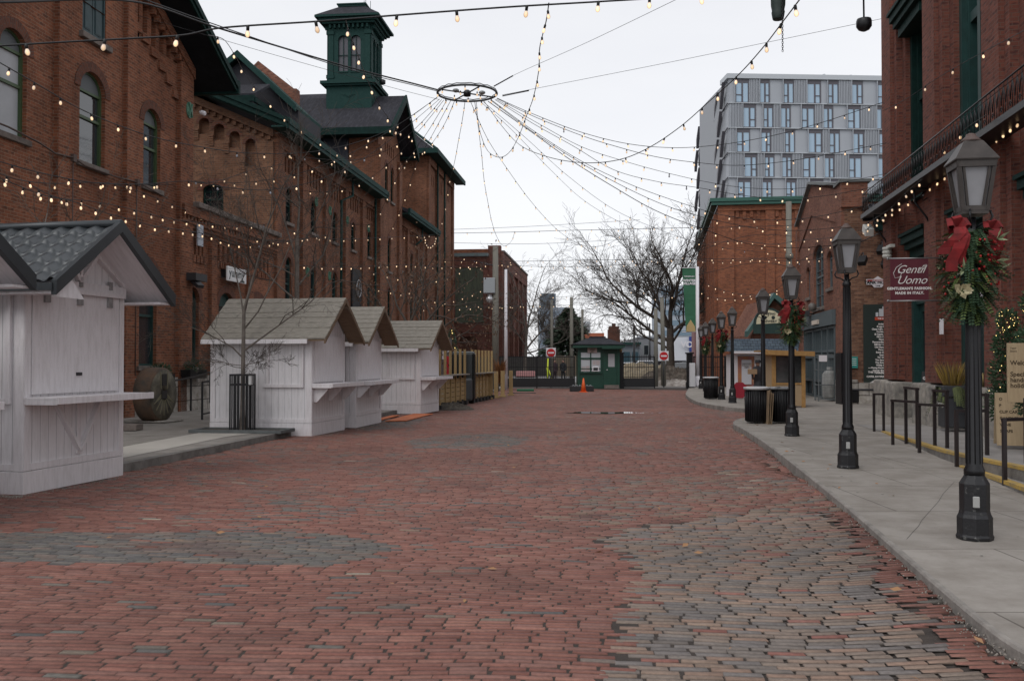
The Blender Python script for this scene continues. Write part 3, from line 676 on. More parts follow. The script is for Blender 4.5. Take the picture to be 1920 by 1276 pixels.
# ---- low shop range with coping
shop = empty('shop_range', FL.w(0, 0), FL.th, 'low brick shop range with stone coping, arched teal windows and a white shop sign', 'building')
y0 = -.03; zt = 6.25; xe = Xl(512)
ops = []
for a, b_, zb_ in ((347, 371, 3.85), (408, 436, 3.85), (467, 494, 3.85)):
    ops.append((Xl(a), Xl(b_), 1.4, zb_, .42))
nich = []
for a, b_, n in ((352, 380, 4), (402, 455, 6), (467, 503, 5)):
    xa, xb = Xl(a), Xl(b_); w = (xb-xa)/n
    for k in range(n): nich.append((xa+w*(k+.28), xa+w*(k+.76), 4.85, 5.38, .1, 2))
b = MB(); wall(b, L1s, xe, -.1, zt, ops+nich, y=y0, archmat=1, depth=.17)
for px in (330, 388, 459): x = Xl(px); pilaster(b, x, x+.42, -.1, 5.55, .12, y=y0)
for k in range(3): b.box(L1s, xe, y0-.05-.05*k, y0-.001-.05*k+(.05 if k else 0), 5.52+.1*k, 5.62+.1*k)
dentils(b, L1s, xe, 5.94, 5.94, y0-.1, .24, h=.12, pr=.06)
for n_ in nich: b.box(n_[0]-.08, n_[0]+.02, y0-.05, y0-.001, 4.62, 4.84); b.box(n_[1]-.02, n_[1]+.08, y0-.05, y0-.001, 4.62, 4.84)
b.box(L1s, xe, y0-.2, y0-.001, 5.95, 6.25)
b.poly([(0.01,y0,6.25),(xe,y0,6.25),(xe,6,6.25),(0.01,6,6.25)], 0)
b.build('wall', [BR_L, ARCH, BR_DK], shop)
b = MB(); b.box(.02, xe, y0-.3, .3, 6.252, 6.42); b.build('coping', SILL, shop, bevel=.02)
plinth(shop, L1s, xe, 1.15, y=y0, pr=.12)
for w in ops: window(shop, None, *w, fm=TEAL, gm=GLASS, archpanel=TEAL, y=.11, fw=.09, tilt=.004)
sx0, sx1 = Xl(410), Xl(446)
for x in (L1s+.6,):
    pass
b = MB(); z0 = FL.hit(428, 529)[1]; z1 = FL.hit(428, 502)[1]
b.box(sx0, sx1, y0-.26, y0-.2, z0, z1); sg = b.build('shop_sign', mat('sign_white', (.78,.78,.78), .5), shop, bevel=.01)
b = MB(); 
for x in (sx0+.1, sx1-.1): b.box(x-.02, x+.02, y0-.2, y0, z0+.1, z1-.1)
b.build('bracket', IRON, sg)
SIGNBLK = mat('sign_lettering', (.02,.03,.03), .5)
lettering('yummy', .40, ((sx0+sx1)/2-.05, y0-.263, (z0+z1)/2+.03), SIGNBLK, sg, bold=.008, space=1.1)
lettering('candles', .12, (sx1-.35, y0-.263, z0+.06), SIGNBLK, sg, bold=.004)
b = MB()
for px, py in ((362, 440), (398, 476)):
    x, z = FL.hit(px, py); b.box(x-.18, x+.18, y0-.22, y0-.17, z-.35, z+.3)
    b.build('notice_plate', mat('plate_pale', (.42,.46,.52), .5), shop); b = MB(); break
b = MB(); x, z = FL.hit(350, 523); b.box(x-.35, x+.45, y0-.42, y0-.12, z-.06, z+.16); b.beam((x-.1,y0-.25,z-.06),(x-.2,y0-.5,z-.25),.25,.1); b.build('floodlight', IRONG, shop)
for px in (360, 425):
    pass

# ---- long warehouse with cross gable and cupola
wh = empty('brick_warehouse', FL.w(Xl(512), 0), FL.th, 'long dark brick warehouse with green eaves, stepped cross gable, slate roofs and a green cupola', 'building')
X0 = Xl(512); ln = lambda px: Xl(px)-X0
zE = 10.35                                   # top of the side walls
bay = 3.155; c0 = ln(540); xg0, xg1 = ln(699), ln(741); xend = ln(800)
def bays(cs, z_low=True):
    o = []
    for c in cs:
        o.append((c-.36, c+.36, 7.05, 8.45, .34)); o.append((c-.36, c+.36, 3.6, 5.7, .34))
    return o
cs1 = [c0+bay*k for k in range(5)]; cs1 = [c for c in cs1 if c < xg0-.6]
cs2 = [xg1+1.4+bay*k for k in range(4)]; cs2 = [c for c in cs2 if c < xend-.7]
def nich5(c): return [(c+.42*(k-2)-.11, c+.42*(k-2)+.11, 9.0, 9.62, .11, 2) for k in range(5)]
b = MB()
for (xa, xb, cs) in ((0, xg0, cs1), (xg1, xend, cs2)):
    ops = bays(cs)+[n_ for c in cs for n_ in nich5(c)]
    wall(b, xa, xb, -.1, zE, ops, archmat=1, ringw=.2)
    for c in cs: pilaster(b, c+bay/2-.25, c+bay/2+.25, -.1, 9.75, .15)
    b.box(xa, xb, -.16, -.001, 9.76, zE); dentils(b, xa, xb, 9.75, 9.75, 0, .42, h=.14, pr=.1)
pilaster(b, 0, .75, -.1, 9.75, .15); pilaster(b, xg1, xg1+.5, -.1, 9.75, .15)
# cross gable front, a little proud
gy = -.25; gz = 13.9; ga = 16.2; xm = (xg0+xg1)/2
gops = [(xm-1.0, xm-.35, 10.6, 12.6, .3), (xm+.35, xm+1.0, 10.6, 12.6, .3), (xm-.35, xm+.35, 6.6, 8.5, .34), (xm-.35, xm+.35, 3.4, 5.7, .34)]+[(xm+.5*(k-2)-.12, xm+.5*(k-2)+.12, 13.1-.0*abs(k-2), 13.75, .12, 2) for k in range(5)]
wall(b, xg0, xg1, -.1, gz, gops, y=gy, archmat=1, ringw=.2)
b.poly([(xg0,gy,gz),(xg1,gy,gz),(xm,gy,ga)])
b.box(xg0, xg0+.7, gy-.15, gy-.001, -.1, 13.2); b.box(xg1-.7, xg1, gy-.15, gy-.001, -.1, 13.2)
b.poly([(xg0,gy,zE-.3),(xg0,1.35,zE-.3),(xg0,1.35,gz),(xg0,gy,gz)]); b.poly([(xg1,gy,-.1),(xg1,5,-.1),(xg1,5,gz),(xg1,gy,gz)])
b.poly([(xg0,gy,-.1),(xg0,.3,-.1),(xg0,.3,zE),(xg0,gy,zE)])
b.build('wall', [BR_L2, ARCH, BR_DK], wh)
# gable end facing the camera
b = MB(); b.T = end_left(0); rs_ = .44; D = 14
nn5 = []
for px, py in ((383, 221), (411, 232), (440, 246), (470, 260)):
    # arched blind niches following the rake
    r = ray(px, py); o_ = wh.location; n_ = FL.u; t = (n_.dot(Vector((o_.x, o_.y, 0)))-0)/n_.dot(r); p = Vector((0,0,CAMZ))+r*t
    a = -FL.n.dot(p-Vector((o_.x, o_.y, 0))); nn5.append((a-.21, a+.21, p.z-.62 if px < 450 else p.z-1.25, p.z, .2, 0))
def endhit(px, py):
    r = ray(px, py); o_ = wh.location; n_ = FL.u; t = n_.dot(Vector((o_.x, o_.y, 0)))/n_.dot(r); p = Vector((0,0,CAMZ))+r*t
    return -FL.n.dot(p-Vector((o_.x, o_.y, 0))), p.z
wa, wz0 = endhit(380, 402); wb, wz1 = endhit(419, 345)
ewin = (wa, wb, wz0, wz1, .22)
low = [o for o in nn5]

wall(b, -D, 0, 5.5, 9.0, [ewin], archmat=1)
# upper part of the end wall: vertical strips cut by the rake, with niches
cuts = sorted({-D, 0.0}|{v for o in nn5 for v in o[:2]}); rk2 = lambda a: zE-a*rs_
for xa, xb in zip(cuts, cuts[1:]):
    o = [q for q in nn5 if q[0]-1e-4 <= xa and xb <= q[1]+1e-4]
    if o:
        o = o[0]; za, zb_ = max(9.0, o[2]), o[3]
        if za > 9.0: b.poly([(xa,0,9),(xb,0,9),(xb,0,za),(xa,0,za)])
        A = arcpts(xa, xb, zb_-.2, .2, 8)
        for p, q in zip(A, A[1:]):
            b.poly([(p[0],0,p[1]),(q[0],0,q[1]),(q[0],0,rk2(q[0])),(p[0],0,rk2(p[0]))]); b.poly([(p[0],0,p[1]),(p[0],.22,p[1]),(q[0],.22,q[1]),(q[0],0,q[1])])
        b.poly([(xa,.22,za),(xb,.22,za)]+[(p[0],.22,p[1]) for p in A[::-1]])
        for x in (xa, xb): b.poly([(x,0,za),(x,.22,za),(x,.22,zb_-.2),(x,0,zb_-.2)])
        b.poly([(xa,0,za),(xb,0,za),(xb,.22,za),(xa,.22,za)])
        for k in range(5):
            R0 = xb; b.box(xa-.19, xa-.001, -.08+.012*k, -.001, za+.12-.085*k, za+.19-.085*k)
        ring = arcpts(xa-.12, xb+.12, zb_-.2, .32, 8)
        for k in range(8): b.poly([(A[k][0],-.02,A[k][1]),(A[k+1][0],-.02,A[k+1][1]),(ring[k+1][0],-.02,ring[k+1][1]),(ring[k][0],-.02,ring[k][1])], 1)
    else: b.poly([(xa,0,9),(xb,0,9),(xb,0,rk2(xb)),(xa,0,rk2(xa))])
for k in range(40):
    a = -.12-k*.27; z = rk2(a)-.28; b.box(a-.13, a, -.09, -.001, z-.15, z)
b.prism([(0,-.13,zE-.28),(-D,-.13,rk2(-D)-.28),(-D,-.13,rk2(-D)),(0,-.13,zE)], (0,.129,0))
b.box(-.7, 0, -.1, -.001, 5.5, 9.9, 0)
b.build('gable_wall', [BR_END, ARCH, BR_DK], wh)
window(wh, end_left(0), *ewin, fm=GREEN, gm=GLASSD, bars='grid', y=.1, sill=.1)
for c in cs1+cs2:
    window(wh, None, c-.36, c+.36, 7.05, 8.45, .34, fm=GREEN, gm=GLASSD, y=.1, bars='sash')
    window(wh, None, c-.36, c+.36, 3.6, 5.7, .34, fm=TEAL, gm=GLASSD, y=.1, bars='sash')
for g_ in gops[:4]: window(wh, None, *g_, y=gy+.1, fm=GREEN, gm=GLASSD)
for px, py in ((586, 378), (612, 395), (645, 413), (685, 428), (611, 517), (712, 430), (707, 372), (569, 510)):
    x, z = FL.hit(px, py); plate(wh, x-X0, -.15, z, r=.17)
# roofs
b = MB(); ov = .75
b.prism([(-.75,-ov,zE-.02),(-.75,D,zE+.0+(D)*rs_+.02+ov*0),(-.75,D,zE+D*rs_+.24),(-.75,-ov,zE+.2)], (xg0+.75-.02,0,0), 0, 0)
b.prism([(xg1+.02,-ov,zE-.02),(xg1+.02,D,zE+D*rs_+.02),(xg1+.02,D,zE+D*rs_+.24),(xg1+.02,-ov,zE+.2)], (xend-xg1-.04+.6,0,0), 0, 0)
b.build('roof', SLATE, wh)
b = MB()
for xa, xb in ((-.8, xg0-.02), (xg1+.02, xend+.55)):
    b.box(xa, xb, -ov-.14, -ov, zE+.02, zE+.26); b.box(xa, xb, -ov-.10, -ov, zE-.14, zE+.02); b.box(xa, xb, -ov, -.17, zE-.08, zE-.02)
b.build('gutter', GREEN2, wh)
b = MB()
for d, o_, h in ((0, 0, .2), (.2, -.07, .16)):
    b.prism([(-.82+o_,-ov-.1,zE-.12+d),(-.82+o_,D,zE+D*rs_-.02+d),(-.82+o_,D,zE+D*rs_-.02+h+d),(-.82+o_,-ov-.1,zE-.12+h+d)], (.1,0,0))
b.prism([(-.75,-ov,zE-.12),(-.75,D,zE+D*rs_-.05),(-.75,D,zE+D*rs_-.02),(-.75,-ov,zE-.08)], (.62,0,0))
b.build('rake_board', GREEN, wh)
# cross roof
cy = 13.0; ez = 14.0; ap = 16.35; w2 = (xg1-xg0)/2+.75
b = MB()
for s in (-1, 1):
    b.prism([(xm+s*w2,gy-.9,ez-.25),(xm,gy-.9,ap),(xm,gy-.9,ap+.18),(xm+s*w2,gy-.9,ez-.05)], (0, cy, 0), 0)
b.build('cross_roof', SLATE, wh)
b = MB()
for s in (-1, 1):
    b.prism([(xm+s*(w2+.1),gy-1.0,ez-.5),(xm,gy-1.0,ap-.2),(xm,gy-1.0,ap+.22),(xm+s*(w2+.1),gy-1.0,ez-.02)], (0,.1,0))
    b.box(*sorted((xm+s*w2, xm+s*(w2+.12))), gy-.9, cy-1, ez-.42, ez-.05)
    b.box(*sorted((xm+s*(w2-.7), xm+s*w2)), gy-.9, cy-1, ez-.42, ez-.36)
b.build('cross_eaves', GREEN, wh)
b = MB(); b.box(xg0+.05, xg1-.05, 1.4, cy-1, zE, ez-.1); b.build('cross_wall', mat('dark_boards', (.03,.033,.045), .8), wh)
# rear main roof ridge seen past the cupola
b = MB(); b.prism([(xm+2.5,-1+3,15.2),(xm+2.5,14,15.2),(xm+7.5,14,18.8),(xm+7.5,4,18.8)], (0,0,.12)); b.build('rear_roof', SLATE, wh)
# cupola
cu = MB(); cw = 1.28; cyy = 1.75; zb = 15.75
r_ = lambda hw, z0, z1: cu.box(xm-hw, xm+hw, cyy-hw, cyy+hw, z0, z1)
r_(cw, zb-1.2, zb+1.15); r_(cw+.28, zb+1.15, zb+1.32); r_(cw+.16, zb+1.05, zb+1.15); r_(cw-.02, zb+1.32, zb+1.5)
def cup(cm, T):
    cm.T = T; h = cw-.08; z0, z1 = zb+1.5, zb+4.5
    wall(cm, -h, h, z0, z1, [(-.64,-.08,z0+.4,z0+2.4,.27),(.08,.64,z0+.4,z0+2.4,.27)], y=-h, depth=.14, mat=0, back=1)
    for s in (-1, 1):
        cm.box(s*h-.02 if s > 0 else -h-.05, s*h+.05 if s > 0 else -h+.02+.0, -h-.05, -h+.02, z0, z1)
        cm.box(*sorted((s*(h-.30), s*(h+.05))), -h-.05, -h-.001, z0, z1); cm.box(*sorted((s*(h-.34), s*(h+.09))), -h-.09, -h-.05, z1-.55, z1-.35); cm.box(*sorted((s*(h-.34), s*(h+.09))), -h-.09, -h-.05, z0, z0+.2)
    for xw in (-.36, .36):
        cm.box(xw-.3, xw+.3, -h-.04, -h-.001, z0+.33, z0+.4)
        cm.box(xw-.012, xw+.012, -h+.06, -h+.1, z0+.4, z0+2.35, 0); cm.box(xw-.27, xw+.27, -h+.06, -h+.1, z0+1.3, z0+1.33, 0)
        A = arcpts(xw-.28, xw+.28, z0+2.13, .27); B = arcpts(xw-.36, xw+.36, z0+2.13, .35)
        for k in range(10): cm.poly([(A[k][0],-h-.03,A[k][1]),(A[k+1][0],-h-.03,A[k+1][1]),(B[k+1][0],-h-.03,B[k+1][1]),(B[k][0],-h-.03,B[k][1])])
    for k in range(9): x = -h+.15+k*(2*h-.3)/8; cm.box(x-.05, x+.05, -h-.22, -h-.001, z1-.22, z1-.02)
    # diamond on the base
    for s in (1, .7):
        cm.prism([(-.4*s,-cw-.02-.02*(s<1),zb+.6),(0,-cw-.02-.02*(s<1),zb+.6-.2*s),(.4*s,-cw-.02-.02*(s<1),zb+.6),(0,-cw-.02-.02*(s<1),zb+.6+.2*s)], (0,.03,0))
for q in range(4):
    cup(cu, Matrix.Translation((xm, cyy, 0)) @ Matrix.Rotation(q*PI/2, 4, 'Z'))
cu.T = None; r_(cw+.2, zb+4.5, zb+4.62); r_(cw+.35, zb+4.62, zb+4.8)
cup_o = cu.build('cupola', [GREEN2, mat('cupola_glass', (.07,.07,.085), .3)], wh)
b = MB(); hw = cw+.5; z0 = zb+4.8
b.lathe([(hw*1.414, z0), (hw*1.414, z0+.12), (.78*1.414, z0+.85), (.72*1.414, z0+.87)], (xm, cyy, 0), 4, smooth=False, rot=PI/4)
b.build('cupola_roof', SLATE, cup_o)
b = MB(); b.box(xm-.78, xm+.78, cyy-.78, cyy+.78, z0+.88, z0+.98); b.box(xm-.84, xm+.84, cyy-.84, cyy+.84, z0+.98, z0+1.05)
b.lathe([(hw*1.44, z0-.02), (hw*1.44, z0+.10)], (xm, cyy, 0), 4, smooth=False, rot=PI/4)
for k in range(5): b.tube([(xm-.7+.35*k, cyy-.7, z0+1.05), (xm-.7+.35*k, cyy-.7, z0+1.2+(.5 if k in (1, 4) else 0))], .015, 4)
b.build('cresting', GREEN2, cup_o)
b = MB()
for s in (-1, 1): b.lathe([(.05,0),(.16,.05),(.16,.25),(.05,.3)], (xm-.3, cyy-s*(cw+.4), zb+1.35), 8)
b.build('floodlight', IRON, cup_o)
# dormers on the front slope
def dorm(px, Yoff, name, wd, h, porch=False):
    pass
dg = MB(); yb = 5.0
a1, z1_ = 0, 0
def lp(px, py, yo):       # point at depth yo behind the wall line, in the building frame
    a, z = FL.hit(px, py, yo); return a-X0, z
# gabled dormer facing the camera
yo = 3.2
xA = 6.0
def camwall(px, py, x):   # point on a plane local x = const
    r = ray(px, py); n_ = FL.u; o_ = Vector((wh.location.x, wh.location.y, 0)); t = (n_.dot(o_)+x)/n_.dot(r); p = Vector((0,0,CAMZ))+r*t-o_
    return FL.n.dot(p), p.z
Ya, Za = camwall(452, 108, xA); Yl, Zl = camwall(378, 168, xA); Yr, Zr = camwall(560, 208, xA)
b = MB(); b.prism([(xA,Yl,Zl),(xA,Ya,Za-.15),(xA,Yr,Zr),(xA,Yr,Zr-2),(xA,Yl,Zl-2)], (3.2,0,0), 0); b.build('dormer', mat('dormer_boards', (.03,.03,.038), .8), wh)
b = MB()
for (p, q) in (((Ya,Za),(Yl,Zl)), ((Ya,Za),(Yr,Zr))):
    b.prism([(xA-.45,p[0],p[1]-.12),(xA-.45,q[0],q[1]-.12),(xA-.45,q[0],q[1]+.2),(xA-.45,p[0],p[1]+.2)], (.12,0,0))
    b.prism([(xA-.33,p[0],p[1]),(xA-.33,q[0],q[1]),(xA-.33,q[0],q[1]+.14),(xA-.33,p[0],p[1]+.14)], (3.7,0,0))
b.build('dormer_roof', GREEN2, wh)
# small porch roof with arched side window
xP = 3.6; y1_, z1_ = camwall(382, 176, xP); y2_, z2_ = camwall(478, 160, xP)
b = MB(); b.prism([(xP,y1_,z1_-.15),(xP,y2_,z1_-.15),(xP+1.8,y2_+.0,z1_+.75),(xP+1.8,y1_,z1_+.75)], (0,0,.12)); b.build('porch_roof', SLATE, wh)
b = MB(); b.box(xP-.06, xP+.05, y2_, y1_, z1_-.38, z1_-.12); b.box(xP-.02, xP+2.3, y2_-.06, y2_+.05, z1_-.42, z1_-.2); b.build('porch_eaves', GREEN, wh)
b = MB(); b.box(xP+.25, xP+2.3, y2_+.45, y1_-.1, z1_-2.2, z1_-.2); b.build('porch_wall', DARK, wh)
# white framed dormer window beside the hall
xQ = 1.0; y3_, z3_ = camwall(360, 130, xQ); y4_, z4_ = camwall(383, 164, xQ)
b = MB(); b.box(xQ, xQ+1.2, min(y3_, y4_), max(y3_, y4_)+1.5, z4_-.8, z3_+.6); b.build('small_dormer', DARK, wh)
window(wh, Tm(((0,-1,0),(1,0,0),(0,0,1)), (xQ-.16, 0, 0)), -max(y3_, y4_), -min(y3_, y4_), z4_-.2, z3_+.5, 0, fm=mat('pale_frame', (.25,.33,.36), .5), gm=GLASSB, bars='grid', sill=0)
# parapet gable of brick behind
xB = 9.5; p1 = camwall(484, 114, xB); p0 = camwall(470, 128, xB); p2 = camwall(551, 166, xB); p3 = camwall(556, 166, xB); p4 = camwall(556, 210, xB); p5 = camwall(470, 210, xB)
b = MB(); b.prism([(xB,p[0],p[1]) for p in (p0, p1, p2, p3, p4, p5)], (.5,0,0)); b.build('parapet_gable', BR_T, wh)
downpipe(wh, [(cs1[2]+1.45,-.45,zE-.1),(cs1[2]+1.45,-.45,zE-.9),(cs1[2]+1.45-1.1,-.22,zE-1.3),(cs1[2]+1.45-1.1,-.22,.2)])
downpipe(wh, [(xg0-.35,-.22,zE-.1),(xg0-.35,-.22,.2)])
downpipe(wh, [(cs2[1]+1.2,-.45,zE-.1),(cs2[1]+1.2,-.45,zE-.9),(cs2[1]+.4,-.22,zE-1.3)])
plinth(wh, 0, xend, 1.1, pr=.16)
# fan grilles
for px, py in ((667, 541), (737, 565)):
    x, z = FL.hit(px, py); x -= X0
    b = MB(); b.box(x-.95, x+.75, -.10, -.02, z-1.2, z+.95); b.build('loading_panel', mat('black_panel', (.012,.012,.014), .7), wh)
    b = MB(); ng = 20; b.tube([(x+.42*cos(2*PI*k/ng), -.16, z+.42*sin(2*PI*k/ng)) for k in range(ng+1)], .035, 5, caps=False)
    for k in range(6): b.beam((x,-.16,z),(x+.4*cos(k*PI/3),-.16,z+.4*sin(k*PI/3)), .04, .02)
    b.lathe([(.08,0),(.08,.05)], (x,-.16,z), 8); b.build('fan_grille', mat('galvanised', (.35,.35,.36), .4, metal=.6), wh)

# ---- tall brick block with hipped roof closing the left row
tall = empty('tall_brick_block', FL.w(Xl(800), 0), FL.th, 'tall plain brick block with hipped slate roof and green eaves ending the left row', 'building')
Xt = Xl(800); Lt = Xl(848)-Xt; zT = FL.hit(800, 288)[1]; Dt = 14
b = MB()
ops = [(c-.1, c+.1, zT-1.9, zT-1.1, .1, 1) for c in [Lt*q for q in (.1,.16,.22,.42,.48,.54,.72,.78,.84)]]
wall(b, 0, Lt, -.1, zT, ops, mat=0)
for q in (0, .3, .62, .94): b.box(Lt*q, Lt*q+.6, -.15, -.001, -.1, zT-.6)
b.poly([(Lt,0,-.1),(Lt,Dt,-.1),(Lt,Dt,zT),(Lt,0,zT)])
b.box(0, Lt, -.16, -.001, zT-.59, zT)
b.T = end_left(0); wall(b, -Dt, 0, 8, zT, [], mat=0); b.box(-.8, 0, -.1, -.001, 8, zT-.5); b.box(-Dt, 0, -.12, -.001, zT-.5, zT)
for k in range(30): b.box(-.2-k*.4-.2, -.2-k*.4, -.08, -.001, zT-.75, zT-.5)
b.build('wall', [BR_L2, BR_DK], tall)
b = MB(); o_ = .8; zr = zT+5.3; xr = Lt/2
P_ = [(-o_,-o_,zT+.05),(Lt+o_,-o_,zT+.05),(Lt+o_,Dt,zT+.05),(-o_,Dt,zT+.05)]
r1, r2 = (xr, 5.2, zr), (xr, Dt, zr)
b.poly([P_[0],P_[1],r1]); b.poly([P_[1],P_[2],r2,r1]); b.poly([P_[0],r1,r2,P_[3]]); b.poly(P_)
b.build('roof', SLATE, tall)
b = MB()
b.box(-o_-.12, Lt+o_+.12, -o_-.12, -o_, zT-.12, zT+.22); b.box(-o_-.12, -o_, -o_, Dt, zT-.12, zT+.22); b.box(-o_, Lt+o_, -o_, -.17, zT-.1, zT-.03); b.box(-o_, -.17, -.17, Dt, zT-.1, zT-.03)
b.beam((-o_,-o_,zT+.2), (r1[0],r1[1],r1[2]+.05), .16, .12); b.beam((Lt+o_,-o_,zT+.2), (r1[0],r1[1],r1[2]+.05), .16, .12); b.beam((r1[0],r1[1],r1[2]+.05), (r2[0],r2[1],r2[2]+.05), .16, .12)
b.build('eaves', GREEN2, tall)
downpipe(tall, [(Lt*.28,-.22,zT-.1),(Lt*.28,-.22,.2)]); downpipe(tall, [(Lt*.55,-.22,zT-.1),(Lt*.55,-.22,.2)])

# ---- brick building beyond with boarded green window
fb = Vector((-.98, 79, 0)); FBf = Frame(fb.x, fb.y, PI/2-rad(6))
far = empty('brick_factory', FBf.o, FBf.th, 'flat topped dark brick factory with a large boarded green window behind the wooden fence', 'building')
zF = 10.6; Lf = 23
b = MB(); ops = []
for k in range(5):
    x = 1.4+k*4.4; ops += [(x, x+2.9, 1.0, 4.2, .0, 2), (x+.2, x+2.7, 5.2, 8.6, .0, 2)]
wall(b, 0, Lf, -.1, zF, ops, depth=.2)
for k in range(6): b.box(k*4.4, k*4.4+.8, -.2, -.001, -.1, 9.4)
b.box(0, Lf, -.22, -.001, 9.4, zF)
b.T = end_left(0)
gwn = (-3.75, -1.4, 4.9, 9.3, 0)
wall(b, -6.5, 0, -.1, zF-.4, [gwn, (-3.4,-1.9,-.1,3.6,.25,1)], depth=.2)
b.box(-.9, 0, -.12, -.001, -.1, zF); b.box(-6.5, -.9, -.14, -.001, 4.0, 4.4); dentils(b, -6.5, 0, 4.0, 4.0, 0, .45, h=.35, pr=.12)
for k in range(14): b.box(-.75, -.5, -.17, -.12, .8+k*.26, .92+k*.26); b.box(-.35, -.1, -.17, -.12, .93+k*.26, 1.05+k*.26)
b.box(-1.0, .05, -.1, .6, zF, zF+.5, 0)
b.build('wall', [BR_F, BR_DK, mat('sage_frames', (.12,.19,.15), .6, nscale=.8, stretch=(1,1,1))], far)
b = MB(); b.T = end_left(0); b.box(gwn[0], gwn[1], .05, .14, gwn[2], gwn[3]); b.box(gwn[0], gwn[1], .02, .05, 6.7, 6.78); b.box(gwn[0]-.1, gwn[1]+.1, -.12, .02, 4.75, 4.9); b.build('boarded_window', mat('boarding_green', (.10,.115,.075), .7, nscale=2.5, col2=(.05,.06,.045), stretch=(3,3,.6)), far)
b = MB(); b.T = end_left(0); b.box(-6.5, -1.0, -.25, 2, zF-.38, zF-.12); b.build('coping', mat('lead_flashing', (.16,.21,.22), .5), far)
b = MB(); b.box(.6, Lf, -.3, .3, zF, zF+.16); b.build('coping', SILL, far)
b = MB(); b.T = end_left(1); b.box(-6.5, -1.2, .5, 3, zF-.12, zF+.4); b.build('upstand', BR_W, far)
# ================================================================== right row
Xr = FR.X
def hood(par, xa, xb, y0, y1, z, m=GREEN):
    b = MB(); b.box(xa, xb, y0, y1, z, z+.18); b.box(xa+.05, xb-.05, y0+.08, y1, z-.16, z); b.box(xa-.04, xb+.04, y0-.06, y1, z+.18, z+.26); b.box(xa+.1, xb-.1, y0+.2, y1, z-.4, z-.16)
    return b.build('hood', m, par)
mill = empty('brick_mill', FR.o, FR.th, 'tall red brick building on the right with recessed dark green windows and an iron balcony', 'building')
pB = 4.08; H1 = 13.5
b = MB(); pw = 2.05; bays_ = []
x = 0.0; k = 0
while x < 18:
    # pier with stepped edges
    b.box(x, x+pw, -.001, .6, 0, H1); b.box(x+.28, x+pw-.28, -.16, -.002, 1.1, H1); b.box(x+.55, x+pw-.55, -.26, -.161, 1.1, H1)
    bays_.append((x+pw, x+pB)); x += pB; k += 1
for xa, xb in bays_:
    b.box(xa, xb, .25, .6, 4.75, 6.0); 
b.box(0, 18, .6, .9, 0, H1)
b.T = end_right(0); b.T = None
b.poly([(-.001,0,0),(-.001,12,0),(-.001,12,H1),(-.001,0,H1)]); b.box(-.08, -.001, .3, 11, 1.1, H1)
b.build('wall', [BR_R], mill)
zBf = 5.72
for i, (xa, xb) in enumerate(bays_[:4]):
    wm = (xa+xb)/2
    # upper window: green casing, paired tall lights
    f = MB(); f.box(xa, xa+.16, .12, .6, 5.9, H1); f.box(xb-.16, xb, .12, .6, 5.9, H1); f.box(xa+.16, xa+.28, .24, .5, 5.9, H1); f.box(xb-.28, xb-.16, .24, .5, 5.9, H1)
    f.box(wm-.09, wm+.09, .2, .5, 5.9, 10.3 if i == 0 else H1); 
    for z in ((8.3,) if i == 0 else (8.9, 12.0)): f.box(xa+.28, xb-.28, .26, .5, z, z+.22)
    f.box(xa, xb, .1, .6, 5.75, 5.95)
    fr = f.build('window', TEAL if i else GREEN, mill)
    g = MB()
    g.poly([(xa+.2,.44,5.9),(xb-.2,.44,5.9),(xb-.2,.44,H1),(xa+.2,.44,H1)]); g.build('pane', GLASSD, fr)
    mu = MB()
    for s in (-1, 1):
        cx = wm+s*.38; mu.box(cx-.012, cx+.012, .40, .438, 5.95, H1)
    for q in range(14): z = 6.3+q*.52; mu.box(xa+.28, xb-.28, .405, .436, z, z+.025)
    mu.build('glazing_bars', GREEN, fr)
hood(mill, bays_[0][0]-.1, bays_[0][1]+.1, -.38, .5, 10.45)
f = MB(); xa, xb = bays_[0]; f.box(xa, xb, .1, .5, 10.7, 11.3); f.build('spandrel', GREEN, mill)
# ground floor doors
for i, (xa, xb) in enumerate(bays_[:4]):
    wm = (xa+xb)/2; f = MB()
    f.box(xa, xa+.2, .1, .55, .1, 4.7); f.box(xb-.2, xb, .1, .55, .1, 4.7); f.box(xa+.2, xb-.2, .16, .5, 3.05, 3.3); f.box(xa+.2, xb-.2, .12, .5, 4.5, 4.7); f.box(wm-.05, wm+.05, .2, .5, 3.3, 4.5)
    fr = f.build('door_frame', TEAL, mill)
    for s in (-1, 1):
        d = MB(); x0_, x1_ = (xa+.2, wm-.01) if s < 0 else (wm+.01, xb-.2)
        d.box(x0_, x0_+.13, .26, .34, .12, 3.05); d.box(x1_-.13, x1_, .26, .34, .12, 3.05); d.box(x0_+.13, x1_-.13, .26, .34, .12, 1.0); d.box(x0_+.13, x1_-.13, .26, .34, 2.85, 3.05); d.box(x0_+.2, x1_-.2, .245, .26, .3, .85)
        do = d.build('door', TEAL, mill)
        g = MB(); g.poly([(x0_+.13,.30,1.0),(x1_-.13,.30,1.0),(x1_-.13,.30,2.85),(x0_+.13,.30,2.85)]); g.build('pane', GLASS if i else GLASSD, do)
        h = MB(); xh = x1_-.07 if s < 0 else x0_+.07; h.tube([(xh,.19,1.0),(xh,.19,1.35)], .018, 6); h.box(xh-.015, xh+.015, .19, .26, 1.02, 1.05); h.box(xh-.015, xh+.015, .19, .26, 1.3, 1.33); h.build('handle', mat('brass', (.3,.22,.1), .4, metal=.8), do)
    g = MB(); g.poly([(xa+.2,.36,3.3),(xb-.2,.36,3.3),(xb-.2,.36,4.5),(xa+.2,.36,4.5)]); g.build('transom_pane', GLASSD, fr)
    hood(mill, xa-.05, xb+.05, -.15, .5, 4.62)
